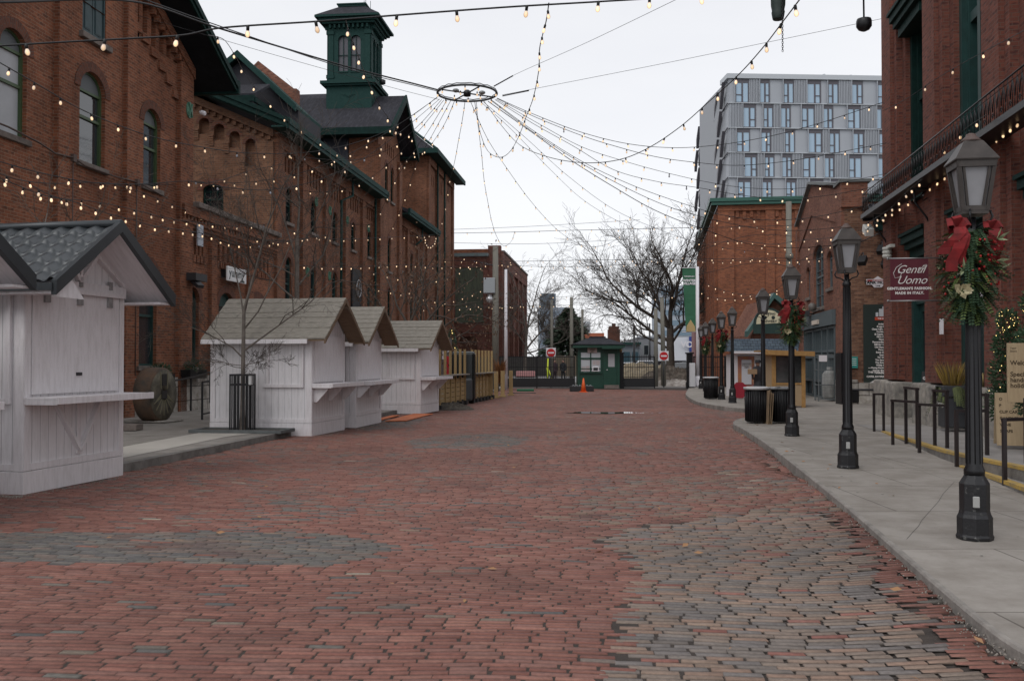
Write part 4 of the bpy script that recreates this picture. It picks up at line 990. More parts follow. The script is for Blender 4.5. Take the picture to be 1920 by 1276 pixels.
for k in range(4):
    x = k*pB; b = MB(); b.box(x-.06, x+.95, -.42, .3, -.1, 1.08); b.box(x+1.05, x+pw+.06, -.40, .3, -.1, 1.05); b.box(x+pw+.06, x+pB-.06, -.05, .3, -.1, .14)
    b.build('plinth_block', STONE, mill, bevel=.05)
# balcony on brackets with wrought railing
bal = MB(); xs0, xs1, yo = -.1, 18, -.66
bal.box(xs0, xs1, yo, -.17, zBf-.08, zBf); bal.box(xs0-.03, xs1, yo-.05, yo, zBf-.10, zBf+.02); bal.box(xs0-.03, xs0, yo, -.17, zBf-.16, zBf+.02)
for k in range(10):
    x = .9+k*pB/2
    if k % 2 == 0:
        bal.tube([(x,-.17,zBf-.15),(x,yo+.08,zBf-.15)], .03, 5)
        bal.tube([(x,-.19,zBf-1.0),(x,-.3,zBf-.8),(x,-.55,zBf-.45),(x,yo+.1,zBf-.18)], .025, 5)
        bal.tube([(x,-.3,zBf-.2),(x,-.42,zBf-.3),(x,-.36,zBf-.42),(x,-.27,zBf-.36)], .015, 4)
bo = bal.build('balcony', IRON, mill)
rl = MB(); zr = zBf+.60
def rail(p, q):
    p, q = Vector(p), Vector(q); L = (q-p).length; n = max(2, int(L/.21)); u = (q-p)/L
    rl.tube([p+Vector((0,0,zr)), q+Vector((0,0,zr))], .017, 5); rl.tube([p+Vector((0,0,zBf+.05)), q+Vector((0,0,zBf+.05))], .012, 4); rl.tube([p+Vector((0,0,zr-.09)), q+Vector((0,0,zr-.09))], .008, 4)
    for k in range(n):
        c = p+u*L*(k+.5)/n; w = L/n*.5
        rl.tube([c-u*w+Vector((0,0,zBf+.05)), c-u*w+Vector((0,0,zr))], .008, 3)
        P = lambda a, z: c+u*a+Vector((0,0,z))
        rl.tube([P(-w*.9,zr-.1),P(-w*.3,zBf+.38),P(0,zBf+.22),P(w*.3,zBf+.38),P(w*.9,zr-.1)], .010, 3)
        if k % 2 == 0: rl.tube([P(w*.6*cos(t*1.05)*(1-t*.1),zBf+.14+w*.6*sin(t*1.05)*(1-t*.1)) for t in range(8)], .010, 3)
        else: rl.tube([P(0,zBf+.05),P(0,zBf+.3)], .008, 3)
rail((xs0, yo, 0), (xs1, yo, 0)); rail((xs0, -.2, 0), (xs0, yo, 0))
rl.build('railing', IRON, bo)
# small wall fittings
for px, py in ((1743, 540), (1858, 485)):
    pass
b = MB(); b.box(.7, 1.05, -.34, -.265, 3.4, 3.75)
b2 = MB()
for k in range(3): b2.lathe([(.1,0),(.13,.06),(.12,.1)], (1.55, -.38, 4.32+k*.1), 8)
b2.box(1.5, 1.95, -.4, -.27, 4.58, 4.66); b2.build('alarm_siren', mat('cream_plastic', (.5,.5,.46), .5), mill)
b2 = MB(); b2.beam((.1,-.6,5.35), (.5,-.6,5.15), .22, .2); b2.build('floodlight', mat('cream_plastic2', (.55,.55,.52), .5), mill)
for x, z in ((pB+pw-.1, 2.35), (2*pB+.5, 2.75), (3*pB+.4, 2.9)):
    b2 = MB(); b2.box(x-.09, x+.09, -.3, -.262, z-.17, z+.17); b2.build('number_plate', WHITE, mill)

# banner hanging off the mill
GBX = 1.55
bn = empty('shop_banner', FR.w(GBX, 0), FR.th, 'burgundy hanging banner with white script lettering beside the wreathed lamp post', 'banner')
def FRp(px, py, x):      # point on plane local x = const of the right frame -> (y, z)
    r = ray(px, py); t = (FR.u.dot(FR.o)+x)/FR.u.dot(r); p = Vector((0,0,CAMZ))+r*t; return FR.n.dot(p-FR.o), p.z
dB = 6.0
b = MB()
ya, za = FRp(1669, 486, dB); yb, zb = FRp(1741, 562, dB)
bn.location = FR.w(dB, 0)
MAR = mat('burgundy_cloth', (.11,.018,.03), .85, nscale=3, namt=.2)
n = 10; zz = [(za+(zb-za)*k/n) for k in range(n+1)]
b.box(-.012, .012, ya, yb, zb, za); b.build('cloth', MAR, bn)
b = MB()
for z in (za+.015, zb-.015): b.tube([(0,ya-.03,z),(0,0-.2,z)], .018, 6); b.blob((0,ya-.05,z), .03, 6, 4)
b.build('rod', mat('steel', (.3,.3,.3), .4, metal=.7), bn)
LW = mat('white_lettering', (.75,.72,.70), .7); w_ = yb-ya; h_ = za-zb; u_ = (0,1,0)
lettering('Gentil', h_*.28, (.016, ya+w_*.52, za-h_*.26), LW, bn, u=u_, shear=.45, space=.95, bold=-.001, name='script')
lettering('Uomo', h_*.28, (.016, ya+w_*.55, za-h_*.52), LW, bn, u=u_, shear=.45, space=.95, bold=-.001, name='script')
b = MB()
b.tube([(.018, ya+w_*a_, za-h_*c_) for a_, c_ in ((.30,.12),(.16,.2),(.08,.34),(.12,.46),(.25,.44),(.3,.34),(.2,.33))], .006, 4)
b.tube([(.018, ya+w_*a_, za-h_*c_) for a_, c_ in ((.75,.3),(.88,.16),(.94,.13),(.9,.22),(.76,.34))], .005, 4); b.build('flourish', LW, bn)
lettering("GENTLEMAN'S FASHION.", h_*.085, (.016, ya+w_*.5, za-h_*.72), LW, bn, u=u_, bold=.004, space=1.12)
lettering('MADE IN ITALY.', h_*.085, (.016, ya+w_*.5, za-h_*.83), LW, bn, u=u_, bold=.004, space=1.12)

# tank house: gable to the street, side wall along the lane
tx = 27-33.2; Lk = 10.2
tank = empty('tank_house', FR.w(tx, 0), FR.th, 'mottled orange brick gabled house across the lane with arched window and grey shopfront', 'building')
tX = lambda px: Xr(px)-tx
def tz(px, py): return FR.hit(px, py)[1]
xN = 0.0; xF = tX(1497); xP = tX(1523); zN = tz(1589, 343); zP = tz(1524, 344); zEv = tz(1497, 425)
b = MB()
aw = (tX(1527), tX(1545), tz(1536, 577), tz(1536, 458), .42)
aw2 = (tX(1553), tX(1562), tz(1557, 540), tz(1557, 470), .25)
aw3 = (tX(1514), tX(1519.5), tz(1517, 558), tz(1517, 500), .2)
sf = (tX(1509), tX(1566), .0, tz(1566, 608), 0)
wall(b, xF, xN, -.1, zEv, [aw if aw[3] < zEv else aw, aw2, aw3, sf], archmat=1, ringw=.2)
b.poly([(xF,0,zEv),(xN,0,zEv),(xN,0,zN),(xN-.9,0,zN),(xP,0,zP)])
# stepped panel lines of the gable
for d in (.16,):
    b.prism([(xP+.15,-.05,zP-1.1),(xN-1.1,-.05,zN-.95),(xN-1.1,-.05,zN-1.12),(xP+.2,-.05,zP-1.3),(xF+.4,-.05,zEv-1.2),(xF+.25,-.05,zEv-1.1)], (0,.049,0))
pilaster(b, xF, xF+.5, -.1, zEv-.2, .1); pilaster(b, xN-.85, xN, -.1, zN, .12)
b.box(xN-.95, xN+.12, -.13, .75, zN-.75, zN+.1)
b.T = end_right(0)
b.poly([(0,0,-.1),(12,0,-.1),(12,0,zN-1.6),(1.0,0,zN-1.55),(.76,0,zN-.7),(0,0,zN-.7)], 2); 
b.T = None
b.poly([(xN,0.5,zN-.7),(xN,.5,zEv),(xP,.5,zEv),(xP,.5,zP)])
b.build('wall', [BR_T, ARCH, BR_T2], tank)
b = MB(); b.beam((xN-.4,.1,zN+.14), (xP-.05,.1,zP+.1), .5, .1); b.beam((xP,.1,zP+.1), (xF,.1,zEv+.06), .5, .1); b.box(xN-1.0, xN+.18, -.2, .85, zN+.101, zN+.2); b.build('coping', mat('grey_flashing', (.12,.13,.13), .6), tank)
b = MB(); b.T = end_right(.0); b.box(1.0, 12, -.35, .4, zN-1.6, zN-1.3); b.box(1.0, 12, -.42, .4, zN-1.3, zN-1.22); b.build('eaves', GREEN, tank)
b = MB(); b.prism([(.3,1.2,zN-1.3),(.3,12,zN-1.3),(-7.0,12,zP-1),(-7.0,1.2,zP-1)], (0,0,.15)); b.build('roof', SLATE, tank)
GF = mat('blue_grey_frame', (.085,.11,.12), .55)
window(tank, None, *aw, fm=GF, gm=GLASS, bars='multi', y=.12); window(tank, None, *aw2, fm=GF, gm=GLASSD, y=.12); window(tank, None, *aw3, fm=GF, gm=GLASSD, y=.12)
# grey shopfront
xa, xb, _, zt, _ = sf; b = MB(); b.box(xa-.15, xb+.15, -.14, -.002, zt, zt+.55); zz = zt
for q in (0, .33, .62, .8, 1): x = xa+(xb-xa)*q; b.box(x-.07, x+.07, -.04, .12, .1, zt)
for z in (.1, .75, 1.7, zt-1.0, zt-.12): b.box(xa, xb, -.02, .1, z, z+.1)
for k in range(14): x = xa+(xb-xa)*(k+.5)/14; b.box(x-.012, x+.012, .0, .09, .8, zt)
b.build('shopfront', GF, tank)
b = MB(); b.box(xa, xb, .13, .16, .1, zt); b.build('shopfront_glass', GLASS, tank)
b = MB(); x0_ = tX(1532); b.box(x0_-.1, tX(1543), -.2, -.141, tz(1537, 608), tz(1537, 600)); b.build('lintel_sign', mat('cream_sign', (.7,.6,.5), .6), tank)
for px, py in ((1511, 597), (1546, 583)):
    b = MB(); x = tX(px); z = tz(px, py); b.lathe([(.02,0),(.14,.02),(.15,.25),(.05,.32)], (x,-.45,z), 10); b.tube([(x,-.45,z+.25),(x,-.3,z+.1),(x,0,z)], .02, 5); b.build('wall_lamp', mat('lamp_brown', (.12,.11,.10), .5), tank)
b = MB(); x, z = tX(1526), tz(1526, 588); b.box(x-.3, x+.3, -.55, -.2, z-.1, z+.12); b.tube([(x,-.3,z),(x,0,z)], .03, 5); b.build('floodlight', IRONG, tank)
b = MB(); b.box(xN-.9, xN+.06, -.2, .4, -.1, .95); b.box(xN-.06, xN+.12, .4, 1.3, -.1, .85); b.build('stone_block', STONEB, tank, bevel=.04)
# side wall furniture: lane sign, directory board, spot lamps
def TE(px, py): r = ray(px, py); o = FR.w(tx, 0); t = FR.u.dot(o)/FR.u.dot(r); p = Vector((0,0,CAMZ))+r*t; return FR.n.dot(p-o), p.z
ls = empty('lane_sign', FR.w(tx, 0), FR.th, 'white street name plate lettered TANK HOUSE on the mottled brick wall', 'sign')
a0, z0 = TE(1624, 534); a1, z1 = TE(1667, 523)
b = MB(); T = end_right(.0); b.T = T; m_ = (a0+a1)/2
b.prism([(a0,-.05,z0),(m_-.2,-.05,z0),(m_-.12,-.05,z0-.1),(m_+.12,-.05,z0-.1),(m_+.2,-.05,z0),(a1,-.05,z0),(a1,-.05,z1),(m_+.15,-.05,z1),(m_,-.05,z1+.1),(m_-.15,-.05,z1),(a0,-.05,z1)], (0,.03,0)); b.build('plate', WHITE, ls, bevel=.006)
b = MB(); b.T = T; b.box(a0+.03, a1-.03, -.054, -.05, z1-.09, z1-.02); b.build('red_band', mat('sign_red', (.4,.03,.02), .5), ls)
lettering('TANK HOUSE', .145, (.054, m_, z0+.075), SIGNBLK, ls, u=(0,1,0), bold=.006); lettering('LANE', .06, (.054, m_, z0-.045), SIGNBLK, ls, u=(0,1,0), bold=.003)
lettering('THE DISTILLERY', .055, (.0585, m_, z1-.055), WHITE, ls, u=(0,1,0), bold=.002)
db = empty('directory_board', FR.w(tx, 0), FR.th, 'tall dark green directory board listing shop names in white on the lane wall', 'sign')
a0, z0 = TE(1619, 729); a1, z1 = TE(1690, 570); a1 = a0+1.75
b = MB(); b.T = T; b.box(a0, a1, -.08, -.01, z0, z1); b.build('panel', mat('board_green', (.018,.03,.026), .5), db, bevel=.01)
cx = TE(1657, 600)[0]-.04
b = MB(); b.T = T
b.box(cx-.27, cx+.33, -.09, -.081, z1-.55, z1-.44); rb = b.build('red_band', mat('sign_red2', (.5,.07,.03), .5), db)
b = MB(); b.T = T
for k, (w, h) in enumerate(((.10,.14),(.14,.26),(.12,.34),(.14,.28),(.12,.2))):
    xk = cx-.24+k*.11; b.box(xk, xk+w*.85, -.088, -.081, z1-.42, z1-.42+h)
b.build('building_emblem', mat('emblem_grey', (.5,.52,.55), .5), db)
lettering('THE DISTILLERY', .065, (.095, cx+.05, z1-.495), WHITE, db, u=(0,1,0), bold=.003)
names = ['Artist Alley', 'Bergo Designs', 'Cluny Cafe, Bistro & Bar', 'Corkin Gallery', 'El Catrin Destileria', 'FIKA Cannabis', 'Floral Play', 'Pancaraniby Laura Slack', 'Mill Street Brewpub', 'Old Flame Brewing', 'Pure Spirits', 'Soma Chocolate', 'Spectacle', 'The Distillery', 'The Sport Gallery', 'The Sweet Escape', 'Wildly Delicious', 'Young Centre for the Arts', 'George Brown Theatre', 'Tenderpept Theatre']
for i, t_ in enumerate(names): lettering(t_, .078, (.085, cx+.02, z1-.68-i*.088), LW, db, u=(0,1,0), bold=.004)
b = MB(); b.T = T; b.box(a0+.15, a1, -.086, -.081, z0+.72, z0+.735); b.box(a0+.3, a1, -.088, -.081, z0+.19, z0+.25); b.prism([(a0+.2,-.088,z0+.22),(a0+.34,-.088,z0+.31),(a0+.34,-.088,z0+.13)], (0,.007,0)); b.build('arrow', LW, db)
lettering('THIS WAY FOR MORE SHOPS', .085, (.085, cx+.05, z0+.58), LW, db, u=(0,1,0), bold=.004); lettering('CAFES, EATERIES, WASHROOMS', .085, (.085, cx+.05, z0+.43), LW, db, u=(0,1,0), bold=.004)
gp = empty('wall_plaque', FR.w(tx, 0), FR.th, 'small teal notice plate screwed to the lane wall left of the directory board', 'sign')
b = MB(); b.T = T; a0, z0 = TE(1595, 690); a1, z1 = TE(1608, 668); b.box(a0, a1, -.05, -.01, z0, z1); b.build('plate', mat('teal_plate', (.03,.25,.22), .5), gp, bevel=.008)
b = MB(); b.T = T
for k in range(4): b.box(a0+.04, a1-.05, -.054, -.051, z1-.09-k*.07, z1-.07-k*.07)
b.build('print', LW, gp)
for i, (px, py) in enumerate(((1648, 472), (1613, 492), (1656, 497))):
    a, z = TE(px, py); s_ = empty('spot_lamp', FR.w(tx, 0), FR.th, ('upper spot lamp on a bracket above the lane sign', 'left spot lamp on a bracket at the lane wall', 'small spot lamp just above the lane sign, right')[i], 'lamp', 'spot lamps on the lane wall')
    b = MB(); b.T = T; b.tube([(a,-.02,z+.2),(a,-.45,z+.3),(a,-.6,z+.1)], .018, 5); b.build('bracket', IRONG, s_)
    b = MB(); b.T = T; b.beam((a,-.55,z+.12), (a-.12,-.75,z-.12), .26, .2); b.build('lamp_head', IRON, s_, bevel=.02)
b = MB(); b.T = T; a, z = TE(1606, 457); a2, z2 = TE(1666, 430); b.tube([(a,-.05,z),(a2,-.35,z2)], .02, 5); tag(b.build('conduit_pipe', IRONG, None, loc=FR.w(tx, 0), rz=FR.th), 'thin grey pipe slanting across the lane wall up to the mill', 'pipe')

# big orange brick warehouse behind
wc = at(1347, 700, 60); WF = Frame(wc.x, wc.y, -PI/2-RA)
ware = empty('orange_brick_warehouse', WF.o+Vector((0,0,0)), WF.th, 'large flat topped orange brick warehouse with green cornice behind the lamp row', 'building')
zW = at(1347, 386, 60).z
b = MB(); wall(b, -25, 0, -.1, zW, []); 
for k in range(13): b.box(-25+k*2, -25+k*2+.8, -.22, -.001, -.1, zW-.5)
b.T = end_right(0); wall(b, 0, 26, -.1, zW, [])
for a in (.0, 2.9, 7.5, 12.1): b.box(a, a+(1.0 if a == 0 else .55), -.14, -.001, -.1, zW-.35)
for a0_, a1_ in ((1.1, 2.8), (3.5, 7.4), (8.1, 12)):
    n = int((a1_-a0_)/.36)
    for k in range(n): a = a0_+(a1_-a0_)*k/n; b.box(a, a+.2, -.1, -.001, zW-.75-(.14 if k % 2 else 0), zW-.35)
b.box(0, 26, -.18, -.001, zW-.35, zW)
b.build('wall', BR_W, ware)
b = MB(); b.box(-25.3, .35, -.4, -.02, zW+.002, zW+.2); b.box(.02, .4, -.4, 26, zW+.002, zW+.2); b.box(-25.3, .45, -.5, -.02, zW+.2, zW+.42); b.box(.02, .5, -.5, 26, zW+.2, zW+.42)
b.build('cornice', mat('cornice_green', (.022,.10,.075), .5), ware)
b = MB(); b.tube([(1.6,4.1,0),(1.6,4.1,11.2)], .17, 8); tag(b.build('utility_pole', POLEWOOD, None, loc=WF.o, rz=WF.th), 'tall pale wooden pole in front of the orange brick warehouse', 'pole')
b = MB(); b.tube([(1.7,4.8,0),(1.7,4.8,7.4)], .15, 8); b.blob((1.75,4.1,7.9), .25, 8, 6); tag(b.build('utility_pole', POLEWOOD, None, loc=WF.o, rz=WF.th), 'shorter pale wooden pole beside the tall one at the orange warehouse', 'pole')
# pitched green eaved shed between warehouse and tank house
sh = empty('gabled_shed', at(1440, 700, 47)*1, 0, 'small brick shed with a green raking eave behind the blue tiled kiosk', 'building')
sh.location.z = 0
b = MB(); q0 = at(1397, 628, 47)-sh.location; q1 = at(1447, 560, 47)-sh.location; q2 = at(1500, 600, 47)-sh.location
b.prism([(q0.x+.3,0,-.1),(q2.x,0,-.1),(q2.x,0,q2.z),(q1.x,0,q1.z),(q0.x+.3,0,q0.z)], (0,5,0)); b.build('wall', BR_T, sh)
b = MB(); b.prism([(q0.x,-.5,q0.z-.1),(q1.x,-.5,q1.z),(q1.x,-.5,q1.z+.28),(q0.x,-.5,q0.z+.18)], (0,.6,0)); b.prism([(q2.x,-.5,q2.z-.1),(q1.x,-.5,q1.z),(q1.x,-.5,q1.z+.28),(q2.x,-.5,q2.z+.18)], (0,.6,0)); b.build('roof', mat('shed_green', (.05,.11,.10), .5), sh)
b = MB(); c_ = at(1442, 602, 46.4)-sh.location; n = 14
b.prism([(c_.x+.75*cos(PI*k/n), c_.y, c_.z-.1+.75*sin(PI*k/n)) for k in range(n+1)]+[(c_.x-.75,c_.y,c_.z-.6),(c_.x+.75,c_.y,c_.z-.6)], (0,.08,0), 0); ts = b.build('arched_sign', mat('sign_dark_green', (.02,.045,.04), .5), sh)
b = MB(); b.prism([(c_.x+.62*cos(PI*k/n), c_.y-.01, c_.z-.08+.62*sin(PI*k/n)) for k in range(n+1)]+[(c_.x-.62,c_.y-.01,c_.z-.14)], (0,.009,0)); b.build('sign_face', mat('sign_cream', (.6,.55,.38), .6), ts)
lettering('BREWERY', .17, (c_.x, c_.y-.02, c_.z-.01), SIGNBLK, ts, bold=.004); lettering('TASTING', .15, (c_.x, c_.y-.02, c_.z+.35), SIGNBLK, ts, bold=.004)
b = MB(); 
for s in (-.2, .2): b.blob((c_.x+s, c_.y-.02, c_.z+.18), .09, 8, 5, sq=(1,.1,1))
b.build('emblem', SIGNBLK, ts)

# ribbed maroon building
mp_ = at(1320, 700, 84); b = MB(); hR = at(1320, 495, 84).z
x0_ = at(1303, 700, 84).x; 
for k in range(24):
    x = x0_+k*.16; h = hR-(3.4 if x < at(1310, 700, 84).x else 0)-(0 if x > at(1310,700,84).x+.4 else .2)
    b.box(x, x+.09, 84, 84.12, -.1, h); b.box(x+.09, x+.16, 84.08, 84.12, -.1, h)
b.box(x0_, x0_+24*.16, 84.12, 85.5, -.1, hR-3.6); b.box(at(1310,700,84).x+.2, x0_+24*.16, 84.13, 85.4, hR-3.6, hR-.1)
rib = empty('ribbed_building', (x0_, 84, 0), 0, 'narrow dusty maroon ribbed metal building behind the green banner', 'building')
o = b.build('wall', mat('maroon_metal', (.30,.13,.13), .6, nscale=2, namt=.15), rib); o.location = -rib.location

# modern grey apartment block
ab = at(1369, 700, 120); AF = Frame(ab.x, ab.y, rad(-1.5))
apt = empty('apartment_block', (ab.x, ab.y, 0), rad(3.0), 'modern grey ribbed metal apartment block with staggered blue windows above the rooftops', 'building')
zR = at(1369, 139, 120).z; st = 3.12; nfl = 11
ML = mat('light_metal', (.36,.385,.42), .5, nscale=.2, namt=.06); MD = mat('mid_metal', (.27,.285,.31), .5); ME = mat('edge_metal', (.45,.48,.51), .45); DKM = mat('vent_dark', (.10,.095,.11), .6)
b = MB(); W_ = 23
b.box(.3, W_, .3, 16, -.1, zR-.3); b.box(-.0, W_, .0, .3, -.1, zR-.62)
b.build('wall', MD, apt)
b = MB(); b.poly([(-.0,.0,0),(3.2,28,0),(3.2,28,zR-.9),(-.0,.0,zR-.6)]); b.build('side_wall', ML, apt)
b = MB(); b.box(-.3, W_, -.35, 3, zR-.6, zR); b.build('parapet', ME, apt)
pat = [[(.75,1.75),(3.9,1.3),(6.9,1.35),(9.95,1.8),(12.6,1.4),(15.7,1.45),(19.0,1.7)], [(1.75,1.65),(4.3,1.3),(6.55,1.3),(9.2,1.7),(12.0,1.3),(15.1,1.7),(18.9,1.3)]]
for fl in range(8):
    zt = zR-.62-fl*st; zb = zt-st; P_ = pat[fl % 2]; off = .12*(fl//2)
    bb = MB(); bb.box(-.1, W_, -.30, .0, zb, zb+.09); bb.build('floor_band', ME, apt)
    rb = MB(); prev = 0; rb.box(0, W_, -.018, -.004, zb+.1, zt-.05)
    for j, (xw, ww) in enumerate(P_+[(W_-1.0, 1.0)]):
        if (j+fl//2) % 2 == (fl+1) % 2 or j in (0,) and fl % 2 == 1:
            xx = prev+.1
            while xx < xw+off-.2: rb.box(xx, xx+.09, -.24, -.02, zb+.1, zt-.05); xx += .2
            rb.box(prev+.05, xw+off-.05, -.10, -.019, zb+.1, zt-.05)
        else: rb.box(prev+.08, xw+off-.08, -.06, -.019, zb+.1, zt-.05)
        rb.box(xw+off-.1, xw+off-.02, -.4, -.02, zb+.1, zt-.05)
        prev = xw+off+ww
    rb.build('cladding', ML, apt)
    for j, (xw, ww) in enumerate(P_):
        xw += off; f = MB(); zc_ = zt-.06; top = zc_-.45
        f.box(xw, xw+ww, -.12, -.03, top, zc_); f.box(xw, xw+.1, -.12, -.03, zb+.12, top); f.box(xw+ww-.1, xw+ww, -.12, -.03, zb+.12, top); f.box(xw+.1, xw+ww-.1, -.12, -.03, zb+.12, zb+.22)
        xm_ = xw+ww*(.5 if (j+fl) % 3 else .55); f.box(xm_-.07, xm_+.07, -.13, -.03, zb+.22, top)
        s0, s1 = (xm_+.07, xw+ww-.1) if (j+fl) % 2 else (xw+.1, xm_-.07); f.box(s0, s1, -.13, -.03, zb+1.05, zb+1.17); f.box(s0, s0+.06, -.13, -.03, zb+.22, top); f.box(s1-.06, s1, -.13, -.03, zb+.22, top)
        fo = f.build('window', DKM, apt); g = MB(); g.poly([(xw+.1,-.07,zb+.22),(xw+ww-.1,-.07,zb+.22),(xw+ww-.1,-.07,top),(xw+.1,-.07,top)]); g.build('pane', GLASSB, fo)
# receding left side with slanted fins
b = MB()
d_ = Vector((3.2, 28, 0)).normalized(); n_ = Vector((-d_.y, d_.x, 0))
for fl in range(9):
    zt = zR-.62-fl*st
    for k in range(6):
        if 12 < 1.2+k*4.6+(2.3 if fl % 2 else 0) < 21.6: continue
        t0 = 1.2+k*4.6+(2.3 if fl % 2 else 0); p = d_*t0+n_*.25; q = d_*(t0+2.3)+n_*.25
        b.prism([(p.x,p.y,zt-.1),(q.x,q.y,zt-st+.2),(q.x,q.y,zt-st+1.6),(p.x,p.y,zt-.05)], n_*.4)
    a0_ = n_*.1; b.prism([(a0_.x,a0_.y,zt-st),((d_*28+n_*.1).x,(d_*28+n_*.1).y,zt-st),((d_*28+n_*.1).x,(d_*28+n_*.1).y,zt-st+.12),(a0_.x,a0_.y,zt-st+.12)], n_*.15)
b.build('side_fins', DKM, apt)
b = MB(); P_ = lambda t, o: d_*t+n_*o
for fl in range(-1, 9):
    z0_, z1_ = (zR-7, zR-1.4) if fl < 0 else (zR-7.3-(fl)*st-2.4, zR-7.3-fl*st)
    p_, q_ = P_(13.5, .05), P_(21.5, .05); b.prism([(p_.x,p_.y,z0_),(q_.x,q_.y,z0_),(q_.x,q_.y,z1_),(p_.x,p_.y,z1_)], n_*.12)
b.build('stair_glazing', mat('stair_glass', (.15,.19,.24), .2), apt)
for x in (2.0, 3.6, 6.2, 9, 10.6, 12.1, 13.4, 15, 17): 
    b = MB(); b.lathe([(.12,0),(.12,.8),(.2,.9),(.2,1.1)], (x, 3+RN.random(), zR), 6); b.build('roof_vent', ME, apt)

# ------------------------------------------------------------------ far background beyond the gate
def farbox(name, label, cat, px0, px1, pyt, Y, dpt, m, extra=None, py_b=None):
    a = at(px0, 700, Y); c = at(px1, 700, Y); h = at((px0+px1)/2, pyt, Y).z
    e = empty(name, (a.x, Y, 0), 0, label, cat); b = MB(); w = c.x-a.x; b.box(0, w, 0, dpt, -.1, h); b.build('wall', m, e)
    if extra: extra(e, w, h)
    return e
def ex_grey(e, w, h):
    m = GLASSD
    for x0_, x1_, z0, z1 in ((.62,.70,.45,.75),(.72,.80,.45,.75),(.1,.2,.5,.8)):
        f = MB(); f.box(w*x0_, w*x1_, -.06, 0, h*z0, h*z1); fo = f.build('window', mat('far_frame', (.2,.22,.22), .6), e); g = MB(); g.box(w*x0_+.1, w*x1_-.1, -.08, -.061, h*z0+.1, h*z1-.1); g.build('pane', m, fo)
    b = MB(); b.box(-.1, w+.1, -.15, .3, h, h+.25); b.build('coping', ML, e)
GRYB = mat('grey_render', (.20,.205,.22), .8, nscale=.4, namt=.1)
farbox('grey_office', 'plain mid grey two storey office box beyond the gate and bare tree', 'building', 1196, 1300, 633, 128, 14, GRYB, ex_grey)
def ex_teal(e, w, h):
    for k in range(3):
        f = MB(); f.box(w*(.06+.32*k), w*(.30+.32*k), -.08, 0, h*.1, h*.75); fo = f.build('shop_window', mat('teal_far', (.03,.07,.09), .3), e)
    b = MB(); b.box(-.1, w+.1, -.5, .3, h, h+.3); b.build('fascia', GREEN2, e)
    b = MB(); b.prism([(w*.03,-.3,h*.6),(w*.22,-.3,h*.75),(w*.22,-.3,h*.86),(w*.03,-.3,h*.72)], (0,.1,0)); b.build('blue_sign', mat('bright_blue', (.03,.25,.6), .5), e)
farbox('low_shop', 'low dark glazed shop with bright blue sign just right of the gatehouse', 'building', 1150, 1200, 646, 122, 10, mat('shop_grey', (.15,.17,.19), .7), ex_teal)
def ex_v(e, w, h):
    b = MB(); b.box(w*.36, w*.60, -.4, -.02, h*.62, h*1.02); s = b.build('sign_panel', mat('deep_blue', (.02,.05,.24), .5), e)
    lettering('VOLVO', .95, (w*.48, -.42, h*.80), WHITE, s, bold=.03)
    b = MB(); b.box(w*.16, w*.33, -.05, 0, .1, h*.33); b.build('doorway', GLASSD, e)
farbox('white_showroom', 'white car showroom with deep blue sign panel behind the large bare tree', 'building', 1262, 1345, 632, 110, 12, mat('showroom_white', (.62,.64,.68), .6), ex_v)
def ex_red(e, w, h):
    b = MB(); b.box(w*.62, w*.85, -.05, 0, h*.72, h*.84); b.build('window', GLASSD, e)
    b = MB(); b.box(0, w*.3, -.02, 4, h, h+1.8); b.build('penthouse', mat('pale_block', (.5,.53,.56), .7), e)
farbox('orange_brick_block', 'distant orange brick block with a pale penthouse behind the gatehouse roof', 'building', 1096, 1133, 624, 150, 14, mat('far_orange', (.42,.13,.07), .85, nscale=.5, namt=.15), ex_red)
ch = at(1152, 700, 160); b = MB(); hC = at(1152, 617, 160).z; b.box(-.95, .95, 0, 1.9, 0, hC); b.box(-.8, .8, .1, 1.8, hC, hC+.5); b.box(-.3,.3,.6,1.2,hC+.5,hC+1.0)
tag(b.build('brick_chimney', BR_DK, None, loc=(ch.x, 160, 0)), 'stout dark square brick chimney rising behind the gatehouse roof', 'chimney')
def ex_tower(cols, n):
    def f(e, w, h):
        for k in range(n):
            z = h-1-k*3.2
            b = MB(); b.box(-.05, w+.05, -.12, 0, z-1.9, z-.3); b.build('window_band', cols, e)
    return f
GT = mat('tower_glass', (.14,.21,.27), .15)
farbox('glass_tower', 'far blue glass tower seen through the branches of the large bare tree', 'building', 1240, 1300, 535, 300, 20, mat('tower_grey', (.33,.37,.42), .7), ex_tower(GT, 9))
farbox('glass_tower', 'dark stepped glass tower above the fir tree, upper box', 'building', 1014, 1042, 550, 330, 20, mat('tower_dark', (.10,.13,.16), .5), ex_tower(mat('tower_glass2', (.12,.16,.20), .2), 6))
farbox('apartment_tower', 'far grey and white apartment tower spreading behind the left utility pole', 'building', 1012, 1064, 576, 320, 20, mat('tower_grey2', (.24,.28,.33), .7), ex_tower(mat('tower_glass3', (.15,.19,.24), .3), 7))
farbox('distant_rooftops', 'flat distant rooftop block low on the skyline left of the utility poles', 'building', 1040, 1075, 610, 260, 20, mat('pale_block2', (.45,.45,.46), .7))
